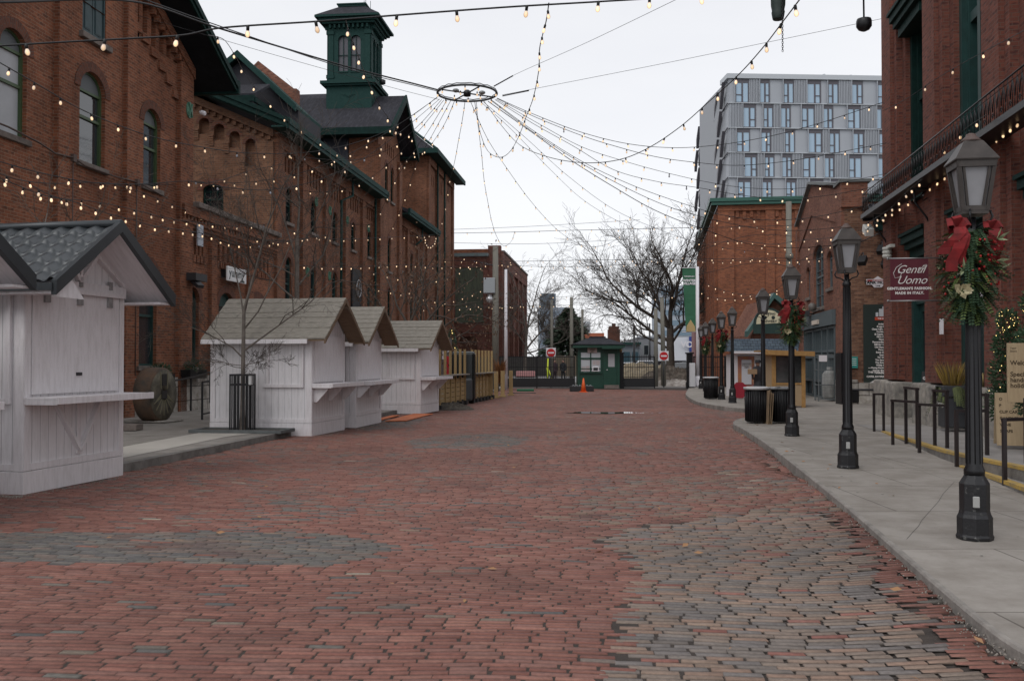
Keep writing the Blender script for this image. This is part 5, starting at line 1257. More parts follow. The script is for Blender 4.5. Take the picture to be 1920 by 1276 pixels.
# ================================================================== street lamps
def make_lamp():
    e = empty('street_lamp', (0,0,0), 0)
    b = MB(); R8 = PI/8
    b.lathe([(.155,0),(.16,.03),(.15,.05),(.15,.20),(.135,.23),(.128,.26),(.128,.50),(.10,.55),(.085,.58)], n=8, smooth=False, rot=R8); b.build('base', IRONB, e, bevel=.006)
    b = MB(); n = 16; prof = [(.088,.58),(.088,.62),(.072,.66),(.058,2.2),(.052,2.72),(.062,2.73),(.062,2.77),(.04,2.80),(.035,2.90)]
    b.lathe(prof, n=n)
    for k in range(10): a = 2*PI*k/10; b.tube([(.070*cos(a),.070*sin(a),.68),(.053*cos(a),.053*sin(a),2.7)], .006, 4)
    b.build('pole', IRON, e)
    b = MB()
    for s in range(4):
        a = PI/4+s*PI/2+.25; d = Vector((cos(a), sin(a), 0))
        b.tube([d*.03+Vector((0,0,2.80)), d*.08+Vector((0,0,2.84)), d*.15+Vector((0,0,2.86)), d*.17+Vector((0,0,2.90)), d*.15+Vector((0,0,2.955))], .011, 5)
    b.build('bracket', IRON, e)
    L = MB(); rot = -.15; M = Matrix.Rotation(rot, 4, 'Z'); L.T = M
    z0, z1, w0, w1 = 2.95, 3.395, .10, .155
    L.box(-w0-.012, w0+.012, -w0-.012, w0+.012, z0-.03, z0)
    for sx in (-1, 1):
        for sy in (-1, 1): L.beam((sx*w0,sy*w0,z0), (sx*w1,sy*w1,z1), .034, .034, up=(0,1,0))
    for q in range(4):
        L.T = M @ Matrix.Rotation(q*PI/2, 4, 'Z')
        L.beam((-w0,-w0,z0+.022),(w0,-w0,z0+.022), .03, .044); L.beam((-w1,-w1,z1-.03),(w1,-w1,z1-.03), .03, .06)
        L.beam((-w0+.035,-w0-.006,z0+.04),(-w1+.045,-w1+.006,z1-.05), .022, .02, up=(1,0,0)); L.beam((w0-.035,-w0-.006,z0+.04),(w1-.045,-w1+.006,z1-.05), .022, .02, up=(1,0,0))
    L.build('lantern_frame', LANTERN, e)
    for q in range(4):
        g = MB(); g.T = M @ Matrix.Rotation(q*PI/2, 4, 'Z'); g.poly([(-w0,-w0+.01,z0+.01),(w0,-w0+.01,z0+.01),(w1,-w1+.01,z1-.02),(-w1,-w1+.01,z1-.02)]); g.build('pane', LGLASS, e)
    r = MB(); r.T = M; s2 = 1.414
    r.lathe([(.182*s2, z1),(.185*s2, z1+.012),(.082*s2, z1+.185),(.075*s2, z1+.19)], n=4, rot=PI/4, smooth=False); r.T = None
    ro = r.build('roof', LANTERN, e)
    r = MB(); r.lathe([(.045,z1+.188),(.085,z1+.19),(.09,z1+.202),(.055,z1+.235),(.045,z1+.24),(.042,z1+.26),(.02,z1+.27)], n=16); r.build('finial', mat('rusty_cap', (.10,.065,.055), .6, nscale=8), ro)
    b = MB(); b.T = Matrix.Rotation(-.35, 4, 'Z'); b.box(-.028, .028, -.156, -.132, .30, .40); 
    b.lathe([(.03,0),(.03,.02)], (0,0,0), 10)
    del b.v[8:]; b.f = b.f[:6]; b.m = b.m[:6]; b.uv = b.uv[:6]; b.sm = b.sm[:6]
    b.build('socket_cover', mat('grey_cover', (.33,.33,.32), .5), e, bevel=.008)
    return e
lamp0 = make_lamp()
lspec = [(1828,1010,None,'nearest lamp post on the right, full height beside the frame edge'),(1590,877,None,'second lamp post from the right, bare, in front of the lane sign'),(1485,817,None,'wreathed lamp post in front of the two litter bins'),
 (1431,0,25.1,'bare lamp post rising right behind the litter bins'),(1373.5,755,None,'lamp post right of the small far bin, tallest of the distant ones'),(1353,748.5,None,'wreathed lamp post between far bin and taller bare lamp'),
 (1336,0,42.8,'distant bare lamp post just behind the far litter bin'),(1323,0,47.0,'distant wreathed lamp post beside the white banner pole'),(1314.5,0,50.8,'farthest lamp post, by the gate pier')]
lamp_pos = []
for i, (px, py, Y, lab) in enumerate(lspec):
    o = lamp0 if i == 0 else copy_tree(lamp0)
    p = gr(px, py, .12) if Y is None else Vector((at(px, 700, Y).x, Y, .12))
    o.scale = (.923,)*3; o.location = p; o.rotation_euler.z = [0,.04,.03,.06,0,.05,.1,.1,0][i]; tag(o, lab, 'street lamp', 'lantern lamp posts along the right kerb'); lamp_pos.append(p)
    for ch in o.children:
        pass
# lamp 4 stands on greenish dirty head? (left as the others)

# wreaths: hanging winter greenery with red bows
LEAFG = mat('fir_green', (.018,.05,.022), .7, nscale=12, col2=(.035,.075,.03)); LEAFP = mat('pale_leaf', (.30,.33,.20), .6, nscale=8, col2=(.16,.2,.10)); REDV = mat('red_velvet', (.21,.006,.008), .8, nscale=9, namt=.5)
GOLD = mat('gold_leaf', (.48,.42,.26), .4, nscale=6, namt=.2); BERRY = mat('red_berry', (.35,.01,.01), .3)
def leaf(mb, p, d, L, W, m=0, side=None):
    d = d.normalized(); s = d.cross(side or Vector((RN.uniform(-1,1), RN.uniform(-1,1), RN.uniform(-1,1)))); s.normalize()
    mb.poly([p, p+d*L*.45+s*W, p+d*L, p+d*L*.45-s*W], m)
def spray(mb, p, d, L, n=9, m=0, w=.008):
    d = d.normalized(); s = d.cross(Vector((0,0,1)));
    if s.length < .1: s = Vector((1,0,0))
    s.normalize(); s = (s+Vector((RN.uniform(-.4,.4), RN.uniform(-.4,.4), RN.uniform(-.4,.4)))).normalized()
    for k in range(n):
        q = p+d*L*k/n+Vector((0,0,-.3*L*(k/n)**2))
        for sg in (-1, 1): leaf(mb, q, d*.8+s*sg, L*.32*(1-.5*k/n), w, m, side=d.cross(s))
def make_wreath(seed, H=.76, W=.22, dens=1.0):
    RN.seed(seed); e = empty('wreath', (0,0,0), 0)
    b = MB()
    for k in range(int(620*dens)):
        z = RN.uniform(-H*.5, H*.42); r_ = W*(1-.55*(abs(z)/(H*.5))**2)*RN.uniform(.25, 1); a = RN.uniform(0, 2*PI)
        p = Vector((r_*cos(a), r_*sin(a)*.9, z)); d = Vector((cos(a), sin(a), RN.uniform(-1.3,.35))); spray(b, p, d, RN.uniform(.08,.17), 7, 0 if RN.random() < .66 else 1, .009)
    for k in range(16): spray(b, Vector((RN.uniform(-.08,.08), RN.uniform(-.1,.05), -H*.36)), Vector((RN.uniform(-.6,.6), RN.uniform(-.5,.1), -1)), .17, 9, 0, .010)
    b.build('greenery', [LEAFG, mat('cedar_green', (.085,.125,.03), .7)], e)
    b = MB()
    for k in range(16):
        a = RN.uniform(0, 2*PI); z = RN.uniform(-H*.35, H*.4); p = Vector((W*.95*cos(a), W*.9*sin(a), z)); d = Vector((cos(a), sin(a), RN.uniform(-.3,.9)))
        for q in range(5): leaf(b, p, d+Vector((RN.uniform(-.8,.8), RN.uniform(-.8,.8), RN.uniform(-.8,.8))), RN.uniform(.07,.13), .014)
    b.build('pale_leaves', LEAFP, e)
    def bow(c, s, g=1):
        m_ = MB(); c = Vector(c)
        for q, (dx, dz, L) in enumerate(((-1,.35,.17*g),(1,.45,.17*g),(-.2,1,.15*g))):
            d = Vector((dx, -.25, dz)).normalized(); u2 = Vector((0,-.8,.55)); pts = [c, c+d*L*.55+u2*.05, c+d*L+u2*.015, c+d*L*.55-u2*.06, c]
            w = Vector((.0,-.55,.25)).normalized()*.055*s
            w = d.cross(u2).normalized()*.06*s
            for i in range(4): m_.poly([pts[i]-w, pts[i+1]-w, pts[i+1]+w, pts[i]+w], 0, smooth=True)
        for dx, L in ((-.05,.36),(.03,.30),(-.12,.22)):
            pts = [c+Vector((dx*t+.02*sin(6*t), -.06-.03*sin(5*t), -L*t)) for t in (0,.25,.5,.75,1)]
            w = Vector((.045,-.012,0))
            for i in range(4): m_.poly([pts[i]-w, pts[i+1]-w, pts[i+1]+w, pts[i]+w], 0, smooth=True)
        return m_.build('bow', REDV, e)
    bow((-.17,-.13,H*.42), .7, .6); bow((.17,-.02,H*.42), .6, .5)
    b = MB(); c = Vector((-.17,-.2,-.2))
    for k in range(11): leaf(b, c+Vector((.015*cos(k*2.4),-.006*k,.015*sin(k*2.4))), Vector((cos(k*2.4)*1.2,-.5-.09*k,sin(k*2.4)*.8)), .085-.004*k, .03, 0, side=Vector((.2*cos(k),1,.2*sin(k))))
    b.build('gold_flower', GOLD, e)
    b = MB()
    for k in range(60): a = RN.uniform(PI, 2*PI); z = RN.uniform(-H*.3, H*.3); b.blob((W*1.0*cos(a)+.0, W*1.0*sin(a)*.9, z), .011, 5, 4)
    b.build('berries', BERRY, e)
    return e
w0 = make_wreath(3); wr = [(0, 0, 'large green wreath with red bows on the nearest lamp post'), (2, .6, 'green wreath with red bows on the lamp post at the litter bins'), (5, 1.1, 'small far wreath with red bows left of the tall distant lamp'), (7, 2.0, 'farthest wreath, on the lamp post beside the banner pole')]
for i, (li, rz, lab) in enumerate(wr):
    o = w0 if i == 0 else copy_tree(w0); p = lamp_pos[li]; o.location = (p.x+(-.03 if i == 0 else 0), p.y-.02, 2.37); o.rotation_euler.z = rz*0.12; tag(o, lab, 'wreath', 'wreaths on the lamp posts')
RN.seed(5)

# ================================================================== raised walk and hoops on the right
up = [gr(1652, 808, .13), gr(1711, 826, .20), gr(1765, 843, .25), gr(1850, 862, .31), gr(1920, 876, .36), gr(2040, 905, .42)]
up += [up[-1]+(up[-1]-up[-2])*1.0+Vector((0,0,.0)), up[-1]+(up[-1]-up[-2])*3.0]
lo = [gr(1795, 872, .13), gr(1860, 892, .17), gr(1920, 914, .2), gr(2040, 960, .22)]
lo += [lo[-1]+(lo[-1]-lo[-2])*1.2, lo[-1]+(lo[-1]-lo[-2])*2.6]
YEL = mat('yellow_edge', (.50,.32,.06), .75, nscale=9, col2=(.30,.22,.10))
bk = [FR.w(FR.u.dot(p-FR.o), -.05, p.z) for p in up]
b = MB()
for i in range(len(up)-1): b.poly([up[i], up[i+1], bk[i+1], bk[i]])
b.poly([up[0], bk[0], FR.w(FR.u.dot(up[0]-FR.o)-2.2, -.05, .124), up[0]+Vector((.25,2.2,-.006))])
e_, f_ = up[-1], bk[-1]; b.poly([e_, f_, Vector((f_.x,f_.y,.11)), Vector((e_.x,e_.y,.11))])
tag(b.build('raised_walk', CONC), kind='structure')
b = MB()
for i in range(len(up)-1):
    p, q = up[i], up[i+1]; b.poly([(p.x,p.y,.11),(q.x,q.y,.11),q,p])
    n_ = Vector((.12,.02,0)); b.poly([p+Vector((-.004,0,.004)), q+Vector((-.004,0,.004)), q+n_+Vector((0,0,.004)), p+n_+Vector((0,0,.004))], 1); b.poly([p+Vector((-.006,0,.004)), q+Vector((-.006,0,.004)), q+Vector((-.006,0,-.035)), p+Vector((-.006,0,-.035))], 1)
for i in range(len(lo)-1):
    p, q = lo[i], lo[i+1]; b.poly([(p.x,p.y,.11),(q.x,q.y,.11),q,p], 0)
    n_ = Vector((.10,.02,0)); b.poly([p+Vector((-.004,0,.004)), q+Vector((-.004,0,.004)), q+n_+Vector((0,0,.004)), p+n_+Vector((0,0,.004))], 1); b.poly([p+Vector((-.006,0,.004)), q+Vector((-.006,0,.004)), q+Vector((-.006,0,-.04)), p+Vector((-.006,0,-.04))], 1)
tag(b.build('step_edge', [KERB, YEL]), kind='structure')
b = MB(); 
for i in range(len(lo)-1): p, q = lo[i], lo[i+1]; b.poly([p, q, q+Vector((.9,.3,0)), p+Vector((.9,.3,0))])
tag(b.build('step_tread', CONC), kind='structure')
BROWN = mat('brown_black_steel', (.018,.013,.014), .4)
hoops = [((1639,808),(1657,808),None,'farthest hoop rail on the right walk, near the lane'),((1674,833),(1699,831),(1720,822),'second hoop rail from the lane, before the plinth'),((1724,848),(1753,847),(1776,835),'third hoop rail from the lane, before the slim chalkboard'),((1794,874),(1826,868),(1851,853),'hoop rail partly hidden by the nearest lamp post'),((1884,909),(1925,900),(1960,880),'nearest hoop rail, cut by the right frame edge')]
for a, b_, c, lab in hoops:
    p = gr(*a, .125); q = gr(*b_, .125); z1 = 1.13-.2; 
    e = empty('hoop_rail', (p.x, p.y, .12), 0, lab, 'railing', 'stepped hoop rails along the raised walk')
    r = (gr(*c, .28) if c else q+Vector((.35,.02,0)))
    if not c: q, r = p+(q-p)*1.0, gr(1657, 808, .125); q = p.lerp(r, .0)
    o_ = Vector((p.x, p.y, .12)); lo_z, hi_z = .80, 1.02
    m = MB()
    P0 = p-o_; Q = q-o_; R_ = r-o_; P0.z = Q.z = R_.z = 0
    m.box(P0.x-.022, P0.x+.022, P0.y-.022, P0.y+.022, 0, lo_z); m.beam(P0+Vector((-.022,0,lo_z-.02)), R_+Vector((0,0,lo_z-.02)), .04, .04); m.build('post', BROWN, e)
    m = MB()
    if c:
        m.box(Q.x-.022, Q.x+.022, Q.y-.022, Q.y+.022, 0, hi_z); m.beam(Q+Vector((-.022,0,hi_z-.02)), R_+Vector((.022,0,hi_z-.02)), .04, .04); m.build('upper_rail', BROWN, e); m = MB()
    m.box(R_.x-.022, R_.x+.022, R_.y-.022, R_.y+.022, .0, hi_z if c else lo_z); m.build('post', BROWN, e)

# ================================================================== market booths
def booth(name, px, py, w, d, rz, hw, hr, ov, roofkind, label, group, counter=1.08, p0=None, rough=0, sidepanel=True):
    p = p0 or gr(px, py, 0); e = empty(name, (p.x, p.y, 0), rz, label, 'market booth', group)
    b = MB(); sk = .27
    b.box(-w, 0, 0, d, sk, hw); b.prism([(-.001,0,hw),(-.001,d,hw),(-.001,d/2,hw+(hr-hw)*.96)], (-w+.002,0,0))
    b.build('walls', SIDING, e)
    b = MB(); b.box(-w-.02, .025, -.025, d+.02, 0, sk); b.build('skirting', BOARD, e, bevel=.006)
    b = MB(); t = .09
    for x in (-w, -t): b.box(x-.012, x+t+.012, -.022, -.001, sk+.01, hw)
    b.box(.001, .024, -.012, t, sk+.01, hw); b.box(.001, .024, d-t, d+.012, sk+.01, hw)
    b.box(-w+t, -t, -.020, -.001, sk+.012, sk+.09); b.box(.001, .022, t, d-t, sk+.012, sk+.09)
    b.build('corner_boards', BOARD, e)
    # service hatch and shelf on the street face
    b = MB(); b.box(.003, .03, t+.02, d-t-.03, counter+.06, hw-.08); b.build('hatch', BOARD, e, bevel=.004)
    b = MB(); dp = .46; b.box(.0, dp, -.02, d+.02, counter, counter+.03); b.box(dp, dp+.03, -.02, d+.02, counter-.05, counter+.035); b.box(.03, dp, -.02, .02, counter-.06, counter); 
    sh_ = b.build('shelf', BOARD, e, bevel=.004)
    if roofkind != 'tile':
        for y in (.12, d/2, d-.12):
            b = MB(); b.prism([(.02,y-.02,counter-.02),(.34,y-.02,counter-.02),(.34,y-.02,counter-.09),(.09,y-.02,counter-.36),(.02,y-.02,counter-.36)], (0,.04,0)); b.build('shelf_bracket', BOARD, sh_)
    else:
        b = MB()
        b.beam((.03,.55,counter-.08),(.03,1.0,.45), .04, .09, up=(1,0,0)); b.beam((.03,1.45,counter-.02),(.03,1.02,.45), .04, .09, up=(1,0,0)); b.box(.005, .03, .97, 1.05, .4, counter-.02)
        b.build('cross_brace', BOARD, sh_)
    if sidepanel:
        b = MB(); x0, x1, z0, z1 = -.95, -.22, counter+.02, hw-.16
        b.box(x0-.06, x0, -.045, -.001, z0, z1); b.box(x1, x1+.06, -.045, -.001, z0, z1); b.box(x0-.06, x1+.06, -.05, -.001, z1, z1+.07); b.box(x0-.12, x1+.06, -.055, -.001, z0-.07, z0); b.build('side_hatch', BOARD, e, bevel=.004)
    # roof
    r = (hr-hw); ym = d/2; eo = .26; sl = r/ym; ze = hw-eo*sl; xo0, xo1 = -w-.1, ov
    if roofkind == 'shingle':
        for s in (-1, 1):
            b = MB(); n = 8; L = ym+eo
            for k in range(n):
                a0, a1 = k/n, (k+1)/n+.03; ya = ym+s*L*(1-a0); yb_ = ym+s*L*(1-min(a1, 1)); za = ze+(hr-ze)*a0; zb_ = ze+(hr-ze)*min(a1, 1)
                th = .034; x = xo0
                while x < xo1-.01:
                    xw = min(xo1, x+RN.uniform(.5, 1.5)); j = RN.uniform(-.008,.008)
                    b.prism([(x,ya,za+.03+j),(x,yb_,zb_+.012+j),(x,yb_,zb_+.012+th+j),(x,ya,za+.03+th+j)], (xw-x-.004,0,0)); x = xw
            b.build('roof_boards', GREYWOOD, e)
        b = MB()
        for s in (-1, 1):
            n = 7
            for k in range(n):
                a0, a1 = k/n+.006, (k+1)/n-.004; L = ym+eo; ya = ym+s*L*(1-a0); yb_ = ym+s*L*(1-a1); za = ze+(hr-ze)*a0-.012; zb_ = ze+(hr-ze)*a1-.012
                b.prism([(.03,ya,za),(.03,yb_,zb_),(.03,yb_,zb_+.022),(.03,ya,za+.022)], (xo1-.04,0,0))
        b.build('soffit_boards', BROWNWOOD, e)
        b = MB()
        for s in (-1, 1): b.prism([(xo1-.03,ym+s*(ym+eo),ze-.06),(xo1-.03,ym,hr-.06),(xo1-.03,ym,hr+.03),(xo1-.03,ym+s*(ym+eo),ze+.03)], (.035,0,0))
        b.build('barge_board', BROWNWOOD, e)
        b = MB(); b.box(xo0, xo1-.4, -eo-.03, -eo, ze-.06, ze+.035); b.build('fascia', BOARD, e)
    else:
        # pressed metal tile: stepped and fluted sheet
        for s in (-1, 1):
            b = MB(); nx_ = int((xo1-xo0)/.035); ns = 6; L = ym+eo; rows = []
            for k in range(ns):
                for a in (0.0, .12, .5, .999): rows.append(((k+a)/ns, (.055*(1-a)) if a < .9 else .0))
            ids = []
            for (a, st_) in rows:
                row = []
                for i in range(nx_+1):
                    x = xo0+(xo1-xo0)*i/nx_; wv = .024*sin(2*PI*x/.25); wv += .010*sin(4*PI*x/.25)
                    sa = a+(.022*sin(2*PI*x/.25) if 0 < a < .99 else 0)
                    row.append(b.add((x, ym+s*L*(1-sa), ze+(hr-ze)*sa+.05+st_+wv)))
                ids.append(row)
            for r0_, r1_ in zip(ids, ids[1:]):
                for i in range(nx_): b.face((r0_[i], r0_[i+1], r1_[i+1], r1_[i]), 0, True)
            b.build('metal_tiles', METALROOF, e)
        b = MB()
        for s in (-1, 1):
            b.prism([(xo1-.02,ym+s*(ym+eo+.03),ze-.08),(xo1-.02,ym,hr-.02),(xo1-.02,ym,hr+.13),(xo1-.02,ym+s*(ym+eo+.03),ze+.09)], (.07,0,0))
            b.box(xo0, xo1, *sorted((ym+s*(ym+eo), ym+s*(ym+eo+.05))), ze-.03, ze+.06)
        b.tube([(xo0, ym, hr+.09), (xo1+.04, ym, hr+.09)], .05, 8)
        b.build('metal_trim', METALROOF, e)
        b = MB()
        for s in (-1, 1): b.prism([(-w,ym+s*(ym+eo),ze-.02),(-w,ym,hr-.02),(-w,ym,hr+.02),(-w,ym+s*(ym+eo),ze+.02)], (w+xo1-.02,0,0))
        b.prism([(xo1-.03,ym-(ym+eo),ze-.10),(xo1-.03,ym-(ym+eo)*.55,ze-.10),(xo1-.03,ym-(ym+eo)*.8,ze+.2)], (.02,0,0))
        b.build('soffit', BOARD, e)
        b = MB(); b.box(xo0, xo1-.03, -eo-.02, -.02, ze-.06, ze-.03); b.box(xo0, xo1-.03, d+.02, d+eo+.02, ze-.06, ze-.03)
        b.box(.0, .05, -.02, d+.02, hw-.1, hw+.0); b.box(.05, .09, .05, d-.05, hw-.16, hw-.10)
        for s in (-1, 1): b.beam((.04,ym,hw+.02),(.04,ym+s*.34,hw+(r)*.55), .05, .06, up=(1,0,0)); 
        b.beam((.04,ym,hw),(.04,ym,hr-.1), .05, .06, up=(1,0,0))
        for s in (-1, 1): b.beam((.04,ym+s*ym*.95,hw+.02),(.04,ym,hr-.08), .05, .08, up=(1,0,0))
        b.build('gable_frame', BOARD, e)
        b = MB()
        for y in (.35, ym, d-.35): b.box(.03, .06, y-.05, y+.05, hw-.30, hw-.12); b.box(.028, .065, y-.035, y+.035, hw-.06, hw+.05)
        b.build('hinge', mat('old_zinc', (.35,.34,.34), .5, nscale=9, namt=.4), e)
        b = MB(); b.box(.03, .05, ym-.05, ym+.05, counter+.28, counter+.32); b.build('handle', IRONG, e)
    return e
G_ = 'white wooden market booths along the left kerb'
b1 = booth('market_booth', 42, 927, 2.4, 1.97, -rad(11.4), 2.62, 3.28, .60, 'tile', 'nearest white booth with dark metal tile roof, fully in view at left', G_, counter=1.13)
p = Vector((-5.85-.42, 11.47-3.1, 0))
booth('market_booth', 0, 0, 2.4, 1.97, -rad(11.4), 2.62, 3.28, .60, 'tile', 'white booth cut off by the left frame edge, only its roof corner showing', G_, counter=1.13, p0=p)
booth('market_booth', 583, 817.5, 2.3, 1.9, -rad(11), 2.22, 2.95, .42, 'shingle', 'white booth with wooden roof behind the caged young tree', G_)
booth('market_booth', 666, 802, 2.3, 2.1, -rad(8.5), 2.18, 2.90, .42, 'shingle', 'middle one of the three wooden roofed white booths', G_)
booth('market_booth', 787.6, 776, 2.2, 1.9, -rad(12), 2.12, 2.80, .42, 'shingle', 'farthest white booth, beside the wooden slat fence', G_)

# orange trip mat between booths
b = MB(); 
for a, c in ((((700,789),(742,779),(752,780),(712,790))), 0),: pass
for k, q in enumerate((((690,790),(735,779),(749,779),(706,790)), ((722,790),(776,776),(812,776),(762,789)))):
    b = MB(); b.poly([gr(x, y, .016)+Vector((0,0,0)) for x, y in q]); b.prism([gr(x, y, .0162) for x, y in q], (0,0,.02)); tag(b.build('orange_mat', mat('faded_orange', (.55,.16,.06), .8, nscale=4, namt=.3)), ('narrow faded orange cable mat between second and third booth', 'wider faded orange cable mat in front of the farthest booth')[k], 'mat', 'orange cable mats')
# grey kerb box with soil under the young tree
tb = Vector((at(455,700,20.1).x, 20.1, .12)); th_ = -rad(8)
bed = empty('planting_bed', (tb.x, tb.y, .11), th_, 'low grey timber edged planting bed at the foot of the caged tree', 'planting bed')
b = MB(); w2, d2 = 1.0, .40
b.box(-w2, w2, -d2, -d2+.08, 0, .07); b.box(-w2, w2, d2-.08, d2, 0, .07); b.box(-w2, -w2+.08, -d2+.08, d2-.08, 0, .07); b.box(w2-.08, w2, -d2+.08, d2-.08, 0, .07); b.build('edging', mat('grey_timber', (.12,.13,.13), .8, nscale=5), bed, bevel=.008)
b = MB(); b.box(-w2+.08, w2-.08, -d2+.08, d2-.08, 0, .045); b.build('soil', SOIL, bed)
cg = empty('tree_guard', (tb.x, tb.y, .155), th_, 'black upright bar guard around the young tree trunk', 'tree guard'); b = MB()
for k in range(9): x = -.19+.38*k/8; 
for y in (-.19, .19):
    for k in range(5): x = -.19+.38*k/4; b.box(x-.016, x+.016, y-.008, y+.008, 0, 1.17)
    for z in (.93, 1.13): b.box(-.2, .2, y-.014, y+.014, z, z+.04)
for x in (-.19, .19):
    for k in range(1, 4): y = -.19+.38*k/4; b.box(x-.008, x+.008, y-.016, y+.016, 0, 1.17)
    for z in (.93, 1.13): b.box(x-.014, x+.014, -.2, .2, z, z+.04)
b.build('bars', IRON, cg); b = MB(); b.box(.215, .27, -.2, -.12, .95, 1.13); b.build('outlet_box', mat('outlet_grey', (.5,.5,.5), .5), cg)

# millstone like wheel
wp = gr(285, 790, .12); mw = empty('millstone', (wp.x, wp.y, .12), -rad(12), 'large rusty edged old grinding wheel standing upright by the left wall', 'millstone')
RUST = mat('wheel_rim', (.13,.075,.045), .85, nscale=3, col2=(.06,.05,.04), bump=.5, bscale=14); WST = mat('wheel_face', (.17,.15,.11), .9, nscale=3, col2=(.05,.045,.035), bump=.8, bscale=12)
b = MB(); b.T = Matrix.Translation((0,0,.66)) @ Matrix.Rotation(rad(92), 4, 'Z') @ Matrix.Rotation(PI/2, 4, 'X')
b.lathe([(.60,-.15),(.655,-.12),(.66,0),(.655,.27),(.60,.30)], n=48); b.build('rim', RUST, mw)
b = MB(); b.T = Matrix.Translation((0,0,.66)) @ Matrix.Rotation(rad(92), 4, 'Z') @ Matrix.Rotation(PI/2, 4, 'X')
b.lathe([(.12,.25),(.12,.31),(.60,.312),(.60,.30)], n=48); b.build('face', WST, mw)
b = MB(); b.T = Matrix.Translation((0,0,.66)) @ Matrix.Rotation(rad(92), 4, 'Z') @ Matrix.Rotation(PI/2, 4, 'X')
b.box(-.12,.12,-.10,.10,.30,.33); b.box(-.10,.10,.22,.5,.313,.33); b.build('hub_plate', mat('dark_hub', (.025,.022,.02), .7), mw)
b = MB(); b.T = Matrix.Translation((0,0,.66)) @ Matrix.Rotation(rad(92), 4, 'Z') @ Matrix.Rotation(PI/2, 4, 'X')
for k in range(7):
    a = -PI/2+(k-3)*.38; b.beam((.14*cos(a),.14*sin(a),.316),(.5*cos(a),.5*sin(a),.316), .022, .012, up=(0,0,1))
for s in (-1, 1): b.beam((s*.14,.14,.316),(s*.17,.55,.316), .022, .012); b.beam((s*.13,.0,.316),(s*.35,-.15,.316),.02,.012)
b.build('moss_seams', mat('moss_seams', (.21,.19,.12), .9), mw)
b = MB(); b.box(-.55, .6, -.42, .42, 0, .035); b.build('base_plate', STONE, mw, bevel=.01)
q = gr(240, 806, .12); b = MB(); b.box(-.3, .25, -.2, .2, 0, .13); tag(b.build('stone_step', SILL, None, loc=q, bevel=.01), 'flat stone step block just right of the near booth', 'step')
q = gr(238, 760, .12); b = MB(); b.T = Matrix.Translation((.0,0,.85)) @ Matrix.Rotation(PI/2, 4, 'Y'); b.lathe([(.02,-.1),(.09,-.09),(.10,.05),(.05,.09),(.03,.2)], n=12)
# ramp rails at the shop range
def rrail(pts, lab, bottom=None):
    o = pts[0]; e = empty('ramp_rail', o, 0, lab, 'railing'); b = MB(); Q = [p-o for p in pts]
    for q in Q: b.box(q.x-.022, q.x+.022, q.y-.022, q.y+.022, q.z-.02, q.z+.93)
    for q, r in zip(Q, Q[1:]): b.beam(q+Vector((0,0,.93)), r+Vector((0,0,.93)), .045, .045)
    if bottom: b.beam(Q[0]+Vector((0,0,.12)), Q[-1]+Vector((0,0,.12)), .035, .035)
    b.build('rail', IRON, e)
rrail([Vector((-8.97,25.1,.12)), Vector((-9.12,27.3,.20)), Vector((-9.3,29.6,.32)), Vector((-9.25,31.6,.42))], 'long black ramp handrail with sloping top along the stone plinth')
rrail([gr(379,785,.13), gr(379,785,.13)+Vector((.1,2.2,.05))], 'short black ramp rail nearer the booth with looped bottom bar', True)
# window boxes with evergreen
def bush(mb, c, r, n, L=.1, m=0, sq=(1,1,1), w=.012):
    for k in range(n):
        v = Vector((RN.gauss(0,1), RN.gauss(0,1), RN.gauss(0,1))).normalized(); rr_ = r*RN.random()**.35
        p = Vector(c)+Vector((v.x*sq[0], v.y*sq[1], v.z*sq[2]))*rr_
        leaf(mb, p, v+Vector((RN.uniform(-.6,.6), RN.uniform(-.6,.6), RN.uniform(-.3,.9))), L*RN.uniform(.6,1.3), w, m)
for i, (px, py, lab) in enumerate(((366, 688, 'green planted window box below the nearest shop window'), (303, 696, 'green planted window box hidden partly by the stone wheel'))):
    x, z = FL.hit(px, py, -.35); e = empty('window_box', FL.w(x, -.32, z-.12), FL.th, lab, 'window box', 'planted window boxes')
    b = MB(); b.prism([(-.55,-.13,-.22),(-.6,-.16,.05),(-.6,.15,.05),(-.55,.13,-.22)], (1.15,0,0)); b.build('box', IRON, e)
    b = MB(); bush(b, (0,0,.12), .26, 420, .11, sq=(2.1,.7,.75)); b.build('plants', LEAFG, e)

# ================================================================== bins, cone, boxes
def make_bin():
    e = empty('litter_bin', (0,0,0), 0); b = MB()
    b.lathe([(.235,.03),(.25,.05),(.255,.78),(.25,.80)], n=24)
    for k in range(28): a = 2*PI*k/28; b.tube([(.258*cos(a),.258*sin(a),.06),(.268*cos(a),.268*sin(a),.76)], .016, 4)
    b.build('drum', IRON, e)
    b = MB(); b.lathe([(.29,.78),(.30,.80),(.295,.84),(.22,.86),(.2,.84),(.2,.80)], n=24); b.build('rim', IRON, e)
    return e
bin0 = make_bin()
for i, (x, y, Y, lab) in enumerate(((1419, 793, None, 'left of the two near litter bins, with pale liner edge'), (1466, 0, 22.9, 'right of the two near litter bins, half behind the lamp post'), (1333, 748, None, 'small far litter bin by the distant wreathed lamp'))):
    o = bin0 if i == 0 else copy_tree(bin0); o.location = gr(x, y, .12) if Y is None else Vector((at(x, 700, Y).x, Y, .12)); tag(o, lab, 'litter bin', 'black slatted litter bins')
    if i < 2:
        b = MB(); b.lathe([(.302,.80),(.312,.845),(.30,.855),(.29,.85),(.225,.866)], n=24); b.build('bin_liner', mat('pale_liner', (.45,.45,.46), .5), o)
cb = at(1441, 700, 22.6); b = MB()
for k in range(3): b.prism([(-.07+.04*k,-.2,0),(-.04+.05*k,-.2,.78-.03*k),(-.03+.05*k,-.2,.78-.03*k),(-.06+.04*k,-.2,0)], (0,.5,0))
